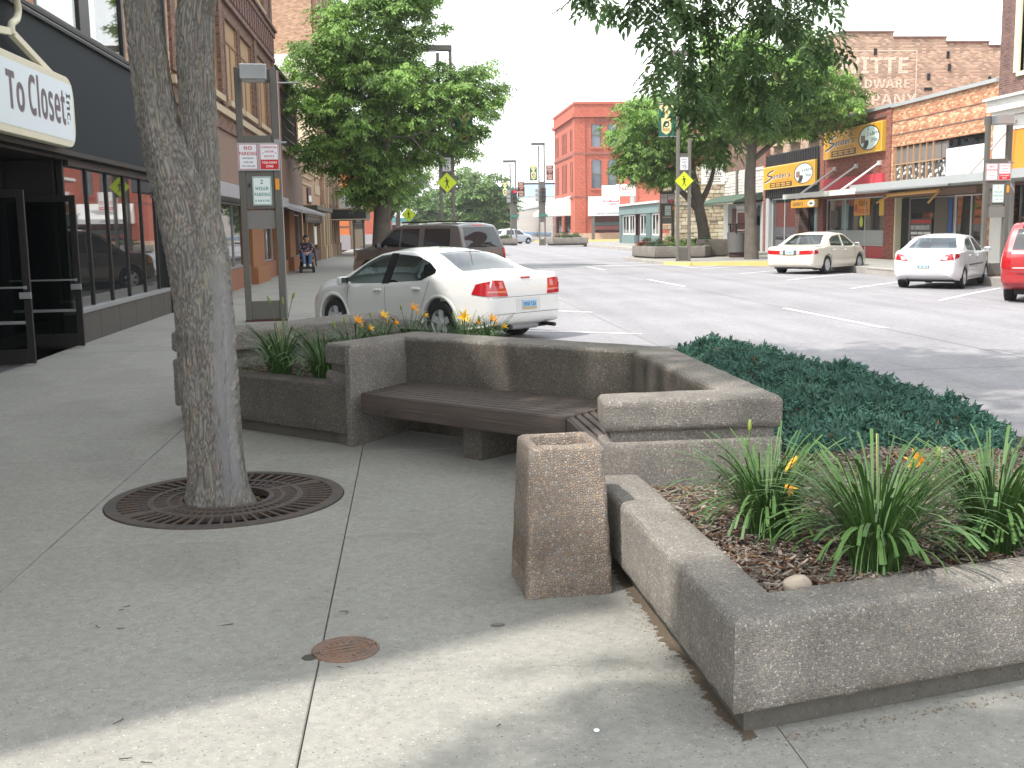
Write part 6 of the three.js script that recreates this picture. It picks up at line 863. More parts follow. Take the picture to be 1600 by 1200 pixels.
  for (const [x, y, z, r] of hang) cl.push([V(x, y, z), r, Math.round(135 * r * r + 9), 0.9, rr(0.75, 1.5)]);
  crown(T, cl, sprayNear, [0.105, 0.175, 0.066], 1.05, 0.75);
}
function tree(name, label, base, trunkPts, radii, limbs, lobeList, o = {}) {
  const T = thing(name, label, 'tree', base, 0, name === 'far_tree' ? 'far trees at the junction' : 'street trees along the sidewalks');
  part('trunk', tube(trunkPts, radii, 16), M.barkFar, T, { uv: false });
  for (const [pts, r] of limbs) part('branch', tube(pts, r, 8), M.barkFar, T, { uv: false });
  crown(T, lobes(lobeList, o.spread ?? 1, o.seed ?? 500, o.lo ?? 0.65, o.hi ?? 1.35), o.sprays ?? sprayFar, o.col ?? [0.2, 0.33, 0.075], o.size ?? 1, o.droop ?? 0.45);
  if (o.extra) o.extra(T);
  return T;
}
tree('street_tree', 'big full green street tree on the left sidewalk beyond the brown SUV', [-1.15, 0.14, -47.5], [V(0, -0.1, 0), V(0.02, 1, 0), V(0.08, 2, 0.02), V(0.12, 3.2, 0), V(0.05, 5, -0.1), V(0, 7.5, 0)], [0.5, 0.39, 0.36, 0.33, 0.2, 0.08],
  [[[V(0.1, 2.3, 0), V(0.7, 3.6, 0.4), V(1.8, 5.2, 0.6), V(2.8, 6.2, 0.4)], [0.22, 0.16, 0.1, 0.04]], [[V(0.1, 2.6, 0), V(-0.8, 4.2, 0.6), V(-1.9, 5.6, 0.8), V(-2.7, 6.6, 0.6)], [0.2, 0.15, 0.09, 0.04]], [[V(0.05, 3.4, 0), V(0.4, 5, 1.2), V(0.6, 7, 1.8)], [0.16, 0.1, 0.04]], [[V(0.05, 4, 0), V(-0.5, 6.5, 0.9), V(-0.6, 9, 1)], [0.14, 0.09, 0.03]], [[V(0.6, 5.3, 1.9), V(1.4, 5.2, 2.6), V(1.9, 4.6, 2.9)], [0.05, 0.03, 0.012]], [[V(1.2, 5.2, 2.4), V(1.9, 5.4, 2.8), V(2.5, 5.3, 2.9)], [0.035, 0.02, 0.01]]],
  [[V(0.2, 9.2, 0), V(2.7, 2.6, 2.6), 130, 30], [V(-2.0, 7.4, 0), V(1.7, 2.4, 2.2), 64, 30], [V(0.5, 6.6, 0.4), V(2.8, 2.1, 2.7), 110, 30], [V(3.3, 7.2, 0.2), V(2.0, 1.7, 1.9), 60, 30], [V(2.8, 5.3, 0), V(1.6, 0.9, 1.6), 26, 28], [V(-1.8, 4.9, 0.3), V(1.5, 1.0, 1.7), 32, 28], [V(0.3, 4.0, 0.3), V(1.7, 0.9, 1.7), 40, 26], [V(-0.6, 3.2, 0.6), V(0.9, 0.6, 1.1), 14, 22], [V(1.2, 11.0, 0), V(1.8, 1.0, 1.6), 30, 28]], { seed: 501, spread: 0.95 });
tree('street_tree', 'smaller street tree farther down the left sidewalk', [-1.4, 0.14, -72], [V(0, -0.1, 0), V(0.1, 2, 0), V(0.2, 4.5, 0)], [0.3, 0.24, 0.12], [[[V(0.1, 2, 0), V(1.2, 3.8, 0.2), V(2, 5, 0)], [0.14, 0.09, 0.03]]], [[V(0.6, 6.2, 0), V(2.9, 2.6, 2.8), 90, 22], [V(0.4, 4.0, 0), V(2.4, 1.0, 2.2), 40, 22]], { seed: 502, spread: 1.1 });
tree('street_tree', 'third street tree far along the left sidewalk by the junction', [-0.8, 0.14, -96], [V(0, -0.1, 0), V(0, 2.2, 0), V(0.1, 4, 0)], [0.28, 0.2, 0.1], [], [[V(0.3, 5, 0), V(2.6, 2.4, 2.6), 70, 20]], { seed: 503, spread: 1.3, col: [0.07, 0.135, 0.04] });
// right-hand trees
tree('street_tree', 'slim-trunked street tree beside the cream car on the right sidewalk', [15.55, 0.14, -49.2], [V(0, -0.1, 0), V(-0.05, 1.5, 0), V(-0.12, 3.5, 0), V(-0.02, 5.2, 0), V(0.3, 7.5, 0)], [0.34, 0.27, 0.25, 0.2, 0.07], [[[V(-0.05, 4.4, 0), V(1.4, 5.6, 0.2), V(2.9, 6.6, 0.3)], [0.13, 0.09, 0.03]], [[V(-0.05, 4.8, 0), V(-1.1, 6, 0.3), V(-2.2, 7, 0.4)], [0.12, 0.08, 0.03]], [[V(0.1, 5.4, 0), V(0.6, 7, 1), V(0.9, 8.4, 1.3)], [0.1, 0.06, 0.02]]],
  [[V(0.4, 8.4, 0), V(3.4, 2.2, 2.9), 120, 30], [V(2.7, 6.9, 0.1), V(2.3, 1.5, 2.3), 80, 30], [V(-1.5, 7.0, 0.2), V(1.7, 1.3, 1.8), 44, 28], [V(0.8, 5.9, 0.4), V(1.5, 0.7, 1.4), 24, 24]], { seed: 511, spread: 0.95 });
tree('street_tree', 'leaning dark-trunked street tree behind the right-hand crossing signs', [15.1, 0.14, -55.6], [V(0, -0.1, 0), V(-0.05, 1.2, 0), V(-0.3, 2.4, 0), V(-0.55, 3.6, 0), V(-0.9, 5.2, 0)], [0.42, 0.3, 0.27, 0.24, 0.14], [[[V(-0.3, 2.3, 0), V(-1.2, 3.2, 0.2), V(-2.8, 4.3, 0.3), V(-4.2, 5, 0.2)], [0.2, 0.15, 0.09, 0.03]], [[V(-0.25, 2.6, 0), V(0.3, 3.8, 0), V(0.6, 5.4, 0.1)], [0.16, 0.12, 0.05]], [[V(-0.7, 4.5, 0), V(-2.1, 6, 0.2), V(-3, 7, 0.2)], [0.12, 0.08, 0.03]]],
  [[V(-2.5, 6.3, 0), V(2.3, 1.8, 2.4), 96, 30], [V(-3.2, 4.8, 0), V(1.4, 1.1, 1.8), 42, 28], [V(-0.6, 6.4, 0), V(2.2, 2.2, 2.3), 80, 28], [V(-2.0, 4.0, 0.2), V(1.0, 0.5, 1.2), 16, 22], [V(0.5, 6.3, 0), V(1.4, 0.8, 1.4), 34, 26]], { seed: 512, spread: 1 });
// far trees around and past the junction
[[9.3, -150, 6.0, 4.6, 'round full tree behind the traffic signal at the junction'], [4.6, -190, 4.6, 3.8, 'smaller tree left of the traffic signal far down the street'], [14.0, -175, 4.6, 3.2, 'dark tree between the signal and the lamp at the junction']].forEach(([x, z, h, r, label], i) => tree('far_tree', label, [x, 0.1, z], [V(0, -0.1, 0), V(0, h * 0.5, 0), V(0, h, 0)], [0.3, 0.24, 0.1], [], [[V(0, h + 0.4, 0), V(r, r * 0.85, r), 110, 14], [V(0, h * 0.62, 0), V(r * 0.8, r * 0.35, r * 0.8), 40, 12]], { seed: 520 + i, spread: 1.6, sprays: sprayVeryFar, col: [0.15, 0.25, 0.07] }));
{ seed(540); const T = tag(new THREE.Group(), 'hazy band of distant trees closing the street', 'trees'); T.name = 'distant_trees'; T.userData.kind = 'stuff'; scene.add(T); const c = []; for (let i = 0; i < 46; i++) c.push([V(rr(-60, 90), rr(1, 6.5), rr(-470, -430)), rr(2.5, 4.5), 26, 0.7, rr(0.7, 1.2)]); crown(T, c, sprayVeryFar, [0.08, 0.13, 0.05], 2.6); }
{ // bright shrub and planter plants on the right
  const bush = thing('shrub', 'bright yellow-green shrub on the lawn by the white post', 'shrub', [21.9, 0.15, -72.6]); crown(bush, lobes([[V(0, 0.7, 0), V(0.9, 0.7, 0.7), 24, 18]], 0.3, 550), sprayFar, [0.26, 0.34, 0.04], 0.7);
}
// ---------------------------------------------------------------- sign pylons, lamps, signals, right-hand street furniture
const signText = {
  noPark: printed(256, 380, (c, w, h) => { c.fillStyle = '#e4e5e8'; c.fillRect(0, 0, w, h); c.strokeStyle = '#b3293a'; c.lineWidth = 9; c.strokeRect(9, 9, w - 18, h - 18); c.fillStyle = '#b3293a'; c.textAlign = 'center'; c.font = 'bold 76px sans-serif'; c.fillText('NO', w / 2, 92); c.save(); c.translate(w / 2, 170); c.scale(0.8, 1); c.font = 'bold 70px sans-serif'; c.fillText('PARKING', 0, 0); c.restore(); c.font = 'bold 34px sans-serif'; c.fillStyle = '#7a5560'; c.fillText('MONDAY', w / 2, 224); c.fillText('2:00 AM', w / 2, 282); c.fillText('TO 6:00 AM', w / 2, 338); }),
  snow: printed(256, 380, (c, w, h) => { c.fillStyle = '#e4e5e8'; c.fillRect(0, 0, w, h); c.strokeStyle = '#c03545'; c.lineWidth = 8; c.strokeRect(9, 9, w - 18, h - 18); c.fillStyle = '#b9404c'; c.textAlign = 'center'; c.save(); c.translate(w / 2, 70); c.scale(0.72, 1); c.font = 'bold 46px sans-serif'; c.fillText('COMMERCIAL', 0, 0); c.restore(); c.font = 'bold 42px sans-serif'; c.fillText('SNOW', w / 2, 132); c.fillText('ROUTE', w / 2, 200); c.fillText('*', 44, 160); c.fillText('*', w - 44, 160); c.fillStyle = '#c81d22'; c.fillRect(12, 232, w - 24, 136); c.fillStyle = '#f0e4e4'; c.save(); c.translate(w / 2, 292); c.scale(0.82, 1); c.font = 'bold 46px sans-serif'; c.fillText('TOW-AWAY', 0, 0); c.fillText('ZONE', 0, 54); c.restore(); }),
  hour: printed(256, 380, (c, w, h) => { c.fillStyle = '#e2e8e6'; c.fillRect(0, 0, w, h); c.strokeStyle = '#3f8f78'; c.lineWidth = 8; c.strokeRect(9, 9, w - 18, h - 18); c.fillStyle = '#3b8873'; c.textAlign = 'center'; c.font = 'bold 78px sans-serif'; c.fillText('2', w / 2, 94); c.font = 'bold 66px sans-serif'; c.fillText('HOUR', w / 2, 180); c.save(); c.translate(w / 2, 258); c.scale(0.78, 1); c.font = 'bold 64px sans-serif'; c.fillText('PARKING', 0, 0); c.restore(); c.font = 'bold 40px sans-serif'; c.fillText('8 AM-6 PM', w / 2, 334); }),
  speed: printed(256, 320, (c, w, h) => { c.fillStyle = '#e6e8ea'; c.fillRect(0, 0, w, h); c.strokeStyle = '#22252b'; c.lineWidth = 6; c.strokeRect(9, 9, w - 18, h - 18); c.fillStyle = '#22252b'; c.textAlign = 'center'; c.font = 'bold 58px sans-serif'; c.fillText('SPEED', w / 2, 78); c.fillText('LIMIT', w / 2, 146); c.font = 'bold 140px sans-serif'; c.fillText('15', w / 2, 282); }),
  walk: printed(256, 256, (c, w, h) => { c.fillStyle = '#d3ea1e'; c.fillRect(0, 0, w, h); c.strokeStyle = '#8c9a20'; c.lineWidth = 3; c.strokeRect(8, 8, w - 16, h - 16); c.translate(w / 2, h / 2); c.rotate(Math.PI / 4); c.fillStyle = c.strokeStyle = '#14180c'; c.lineCap = c.lineJoin = 'round'; c.beginPath(); c.arc(-10, -82, 14, 0, 7); c.fill(); const L = (wd, ...p) => { c.lineWidth = wd; c.beginPath(); c.moveTo(p[0], p[1]); for (let i = 2; i < p.length; i += 2) c.lineTo(p[i], p[i + 1]); c.stroke(); }; L(32, -4, -44, 2, 8); L(15, 2, 12, 12, 48, 30, 92); L(15, -2, 12, -14, 50, -26, 94); L(11, -10, -54, -34, -24, -46, -12); L(11, 8, -54, 30, -34, 34, -8); }),
  green: printed(128, 256, (c, w, h) => { c.fillStyle = '#17604f'; c.fillRect(0, 0, w, h); c.fillStyle = '#e2cf98'; c.fillRect(6, 4, 116, 34); c.fillStyle = '#17604f'; c.beginPath(); c.moveTo(6, 38); c.lineTo(40, 20); c.lineTo(46, 38); c.fill(); c.beginPath(); c.moveTo(122, 38); c.lineTo(88, 20); c.lineTo(80, 38); c.fill(); c.fillStyle = '#e2cf98'; c.beginPath(); c.moveTo(12, 30); c.lineTo(42, 80); c.lineTo(86, 80); c.lineTo(116, 30); c.lineTo(98, 34); c.lineTo(78, 66); c.lineTo(50, 66); c.lineTo(28, 32); c.fill(); c.fillRect(48, 34, 32, 76); c.beginPath(); c.moveTo(22, 110); c.lineTo(106, 110); c.lineTo(102, 220); c.lineTo(64, 244); c.lineTo(26, 220); c.fill(); c.fillStyle = '#24483f'; c.beginPath(); c.ellipse(64, 160, 24, 26, 0, 0, 7); c.fill(); c.fillStyle = '#efe6c6'; c.beginPath(); c.ellipse(66, 162, 12, 12, 0, 0, 7); c.fill(); c.fillStyle = '#b79a66'; c.fillRect(34, 192, 60, 26); }, 0.8),
  maroon: printed(128, 256, (c, w, h) => { c.fillStyle = '#5a2426'; c.fillRect(0, 0, w, h); c.fillStyle = '#dcb9a4'; for (const [y, x0, x1, hh] of [[12, 22, 106, 34], [58, 10, 118, 28], [98, 40, 88, 22], [132, 54, 76, 16], [160, 12, 116, 34], [206, 26, 104, 36]]) { for (let x = x0; x < x1 - 6; x += 20) c.fillRect(x, y, 15, hh); c.fillStyle = '#5a2426'; c.fillRect(x0, y + hh * 0.42, x1 - x0, 5); c.fillStyle = '#dcb9a4'; } }, 0.8),
};
M.lamp = mat(0.42, 0.43, 0.44, 0.25, { metalness: 0.7 });
function parkingPylon(label, pos, turn, scale = 1) {
  const t = thing('sign_pylon', label, 'sign pylon', pos, turn, 'brown parking-sign pylons along the sidewalks'), w = 0.305, q = 0.058;
  for (const s of [-1, 1]) part('post', rb(s * w - q, 0, -0.075, s * w + q, 4.5, 0.075, 0.012), M.pylon, t);
  part('base_panel', rb(-w + q, 0.03, -0.055, w - q, 0.37, 0.055, 0.01), M.pylon, t); part('base_flange', bx(-w - q - 0.01, 0, -0.09, w + q + 0.01, 0.028, 0.09), mat(0.1, 0.035, 0.025, 0.9), t);
  part('plain_panel', bx(-w + q, 1.67, -0.04, w - q, 2.0, 0.04), M.galv3 ??= M.stucco(0.2, 0.185, 0.17, 92, 0.15, 0.6), t); part('sign_panel', rb(-w + q, 2.02, -0.06, w - q, 2.7, 0.06, 0.01), M.pylon, t); part('cross_bar', rb(-w + q, 3.17, -0.06, w - q, 3.32, 0.06, 0.01), M.pylon, t);
  part('latch', [bx(-0.2, 2.42, 0.06, -0.17, 2.48, 0.08)], M.black, t);
  part('back_plate', bx(-0.37, 2.7, 0.074, 0.37, 3.19, 0.09), M.galv, t);
  const s1 = face('parking_sign', [-0.185, 2.945, 0.094], 0.335, 0.46, 0, signText.noPark, t), s2 = face('parking_sign', [0.185, 2.945, 0.094], 0.335, 0.46, 0, signText.snow, t); s1.userData.label = 'red and white no parking sign'; s2.userData.label = 'red and white snow route sign';
  part('hour_sign_plate', rb(-0.14, 2.08, 0.06, 0.2, 2.6, 0.078, 0.008), M.galv, t); face('parking_sign', [0.03, 2.34, 0.081], 0.325, 0.5, 0, signText.hour, t, { label: 'green and white two hour parking sign' });
  part('orange_tag', bx(0.27, 2.36, 0.076, 0.34, 2.56, 0.086), mat(0.75, 0.3, 0.02, 0.5), t);
  part('top_bar', bx(-w + q, 4.27, -0.05, w - q, 4.36, 0.05), M.pylon, t);
  part('lamp_box', [rb(-0.26, 4.24, 0.1, 0.2, 4.5, 0.5, 0.015)], M.lamp, t); part('lamp_lens', bx(-0.22, 4.225, 0.14, 0.16, 4.239, 0.46), mat(0.5, 0.5, 0.48, 0.3), t); part('lamp_box', rb(-0.2, 4.3, -0.5, 0.26, 4.5, -0.1, 0.015), M.pylon, t);
  part('banner_arm', rod(V(0.3, 4.24, 0), V(0.78, 4.25, 0), 0.014), M.galv, t); part('banner_arm', [rod(V(0.3, 3.2, 0), V(0.5, 3.2, 0), 0.016), bx(0.28, 3.15, -0.09, 0.4, 3.25, 0.09)], M.galv, t);
  part('conduit', rod(V(0.38, 0.05, 0.05), V(0.38, 4.45, 0.05), 0.014), M.galv, t);
  return t;
}
parkingPylon('near brown sign pylon with parking signs between forked tree and white car', [-2.62, 0.14, -20.45], 0.12);
parkingPylon('brown sign pylon with parking signs behind the white compact car on the right', [16.72, 0.14, -30.4], -0.06);
parkingPylon('brown sign pylon with parking signs before the teal shop', [13.3, 0.14, -56.3], 0.05);
parkingPylon('farther sign pylon with parking signs under the left street tree', [-3.1, 0.14, -71], 0.05);
function lampPylon(label, pos, o = {}) {
  const t = thing('lamp_pylon', label, 'lamp pylon', pos, o.turn ?? 0, 'tall lamp pylons of the street'), w = 0.26, H = o.H ?? 8.9;
  for (const s of [-1, 1]) part('post', rb(s * w - 0.065, 0, -0.08, s * w + 0.065, s > 0 ? H : H - 0.1, 0.08, 0.012), M.pylonL ??= M.stucco(0.16, 0.147, 0.125, 93, 0.25, 0.6), t);
  part('light_bar', [rb(-0.95, H - 0.02, -0.16, 0.33, H + 0.2, 0.16, 0.02)], M.pylon, t); part('light_lens', bx(-0.9, H - 0.04, -0.12, -0.3, H - 0.022, 0.12), M.lamp, t);
  part('base_panel', rb(-w + 0.065, 0.02, -0.06, w - 0.065, 0.6, 0.06, 0.01), M.pylon, t);
  if (o.signs) {
    part('sign_panel', bx(-w + 0.066, 3.1, -0.05, w - 0.066, 4.72, 0.05), M.pylon, t); part('speed_plate', rb(-0.19, 3.98, 0.082, 0.19, 4.56, 0.096, 0.006), M.galv, t); face('speed_sign', [0, 4.27, 0.099], 0.37, 0.56, 0, signText.speed, t);
    const d = new THREE.BoxGeometry(0.6, 0.6, 0.012); d.rotateZ(Math.PI / 4); d.translate(0, 3.52, 0.106); part('crossing_plate', d, M.galv, t); const f = new THREE.PlaneGeometry(0.59, 0.59); f.rotateZ(Math.PI / 4); f.translate(0, 3.52, 0.115); part('crossing_sign', f, signText.walk, t, { uv: false });
  }
  const cloth = (x, y, m, lab) => { const g = new THREE.BoxGeometry(0.68, 1.35, 0.012, 8, 12, 1), p = g.attributes.position; for (let i = 0; i < p.count; i++) p.setZ(i, p.getZ(i) + 0.03 * Math.sin(p.getX(i) * 7 + p.getY(i) * 2)); g.computeVertexNormals(); g.translate(x, y, 0); part('banner', g, m, t, { uv: false, label: lab }); part('banner_arm', [rod(V(x * 0.4, y + 0.7, 0), V(x + Math.sign(x) * 0.36, y + 0.7, 0), 0.018), rod(V(x * 0.4, y - 0.7, 0), V(x + Math.sign(x) * 0.36, y - 0.7, 0), 0.018)], M.galv, t); };
  const by = o.by ?? 6.0; if (o.left) cloth(-0.78, by, o.left, 'hanging street banner'); if (o.right) cloth(0.78, by, o.right, 'hanging street banner');
  return t;
}
lampPylon('tall lamp pylon with speed limit and crossing signs on the left beyond the SUV', [1.7, 0.14, -47], { signs: true, right: signText.green, by: 5.75 });
lampPylon('tall lamp pylon with speed limit and crossing signs on the right sidewalk bulb', [12.2, 0.14, -48.5], { signs: true, left: signText.green, right: signText.maroon, by: 6.15 });
function signalPylon(label, pos, H, o = {}) {
  const t = lampPylon(label, pos, { H, left: signText.green, right: signText.maroon, by: H - 2.6 }); t.name = numbered('signal_pylon'); t.userData.category = 'traffic signal'; t.userData.group = 'signal pylons at the junction';
  part('housing', rb(-0.2, 1.6 + (o.up ?? 0), -0.12, 0.3, 5.4 + (o.up ?? 0), 0.12, 0.02), M.pylon, t);
  part('signal_head', [rb(-0.06, 4.1, 0.1, 0.34, 5.4, 0.34, 0.04)], M.black, t);
  for (const [i, y] of [5.18, 4.75, 4.32].entries()) part(i ? 'signal_lens' : 'red_light', new THREE.CylinderGeometry(0.15, 0.15, 0.05, 20).rotateX(Math.PI / 2).translate(0.14, y, 0.36), i ? mat(0.05, 0.05, 0.045, 0.3) : o.red ? new THREE.MeshStandardMaterial({ color: C(0.5, 0.02, 0.03), emissive: C(1, 0.03, 0.06), emissiveIntensity: 1.1 }) : mat(0.1, 0.02, 0.02, 0.3), t);
  part('side_signal', [0, 1, 2].map((i) => rb(-0.62, 4.15 + i * 0.42, -0.1, -0.26, 4.5 + i * 0.42, 0.2, 0.03)), M.galv, t, { kind: 'stuff' }); part('street_plate', bx(-0.3, 2.7, 0.13, 0.5, 2.95, 0.15), mat(0.04, 0.2, 0.15, 0.5), t);
  return t;
}
signalPylon('signal pylon with a lit red light and two banners at the junction', [10.3, 0.0, -108], 8.0, { red: true });
signalPylon('taller signal pylon with lamp bar right of the red light', [12.75, 0.0, -105], 9.4, { up: 0.6 });
{ // distant crossing signs
  for (const [x, z, label] of [[0.1, -78, 'small distant crossing sign beneath the left tree'], [8.9, -150, 'small distant crossing sign by the far tree trunk']]) { const t = thing('crossing_sign', label, 'sign', [x, 0, z], 0, 'small distant crossing signs'); const d = new THREE.BoxGeometry(0.72, 0.72, 0.02); d.rotateZ(Math.PI / 4); d.translate(0, 2.75, 0); part('post', rod(V(0, 0, -0.05), V(0, 3.6, -0.05), 0.05), M.pylon, t); part('plate', d, M.galv, t); const f = new THREE.PlaneGeometry(0.7, 0.7); f.rotateZ(Math.PI / 4); f.translate(0, 2.75, 0.013); part('sign_face', f, signText.walk, t, { uv: false }); }
}
{ // right sidewalk: bin, planters
  const b = thing('sidewalk_bin', 'grey panelled litter bin with open rim before the pawn shop door', 'bin', [15.85, 0.14, -52.4], 0.1); part('bin_body', new THREE.CylinderGeometry(0.5, 0.47, 0.95, 6).translate(0, 0.72, 0), M.stucco(0.13, 0.125, 0.12, 95, 0.2, 0.7), b); part('base', new THREE.CylinderGeometry(0.4, 0.4, 0.25, 6).translate(0, 0.125, 0), mat(0.05, 0.02, 0.016, 0.8), b); part('rim', new THREE.TorusGeometry(0.47, 0.04, 6, 6).rotateX(Math.PI / 2).translate(0, 1.6, 0), M.darkMetal, b); for (let i = 0; i < 3; i++) part('rim_post', rod(V(0.4 * Math.cos(i * 2.1), 1.15, 0.4 * Math.sin(i * 2.1)), V(0.44 * Math.cos(i * 2.1), 1.6, 0.44 * Math.sin(i * 2.1)), 0.05), M.darkMetal, b);
  const P = (label, pts, y1, m, plants) => { const t = thing('street_planter', label, 'planter', [0, 0, 0], 0, 'concrete planters on the right side of the street'); part('planter_wall', plan(pts, 0.2, y1, 0.03, [inset(pts, 0.22)], 2), m, t); part('plinth', plan(inset(pts, 0.1), 0.05, 0.22), M.plinth, t); part('soil', plan(inset(pts, 0.225), 0.25, y1 - 0.1), M.soil, t); seed(560 + pts.length); for (const [c, r, col, n] of plants) crown(t, lobes([[V(...c), V(...r), n, 14]], 0.32, 561), sprayFar, col, 0.6, 0.2); return t; };
  P('pale concrete planter with green plants and red flowers beside the right lamp pylon', [[11.4, -55.9], [11.9, -52.9], [14.3, -52.6], [15.0, -54], [14.5, -57], [12, -57.5]], 0.72, M.agg, [[[12.3, 0.8, -54.6], [0.6, 0.4, 1.2], [0.06, 0.1, 0.04], 26], [[13.5, 0.8, -54.2], [0.8, 0.4, 1], [0.13, 0.22, 0.04], 34], [[11.95, 0.9, -55.3], [0.25, 0.25, 0.4], [0.3, 0.07, 0.03], 8]]);
  P('grey concrete planter at the foot of the leaning right-hand tree', [[14.35, -54.2], [15.9, -54.0], [16.0, -56.6], [14.4, -56.8]], 1.0, M.aggDark, [[[14.7, 1.02, -54.6], [0.4, 0.12, 0.3], [0.06, 0.11, 0.04], 8]]);
  P('low pale concrete planter by the yellow curb at the far junction', [[12.7, -101.8], [13.1, -100.2], [16.3, -100.0], [16.6, -101.6]], 0.75, M.agg, [[[14.8, 0.95, -100.9], [1.3, 0.35, 0.6], [0.07, 0.13, 0.035], 30]]);
  P('small concrete planter in front of the far silver car at the junction', [[8.2, -108.4], [8.4, -107.2], [10.6, -107.2], [10.6, -108.4]], 0.7, M.agg, [[[9.3, 0.9, -107.7], [0.9, 0.25, 0.4], [0.1, 0.15, 0.04], 18]]);
}
// ---------------------------------------------------------------- cars: a lofted body, hollow cabin, cut windows, real glass
const pchip = (pts) => { // monotone cubic through [x, y]
  const n = pts.length, d = [], m = []; for (let i = 0; i < n - 1; i++) d.push((pts[i + 1][1] - pts[i][1]) / (pts[i + 1][0] - pts[i][0]));
  for (let i = 0; i < n; i++) m.push(i === 0 ? d[0] : i === n - 1 ? d[n - 2] : d[i - 1] * d[i] <= 0 ? 0 : 2 * d[i - 1] * d[i] / (d[i - 1] + d[i]));
  return (x) => { if (x <= pts[0][0]) return pts[0][1]; if (x >= pts[n - 1][0]) return pts[n - 1][1]; let i = 0; while (x > pts[i + 1][0]) i++; const h = pts[i + 1][0] - pts[i][0], t = (x - pts[i][0]) / h, a = pts[i][1], b = pts[i + 1][1]; return (1 + 2 * t) * (1 - t) ** 2 * a + t * (1 - t) ** 2 * h * m[i] + t * t * (3 - 2 * t) * b + t * t * (t - 1) * h * m[i + 1]; };
};
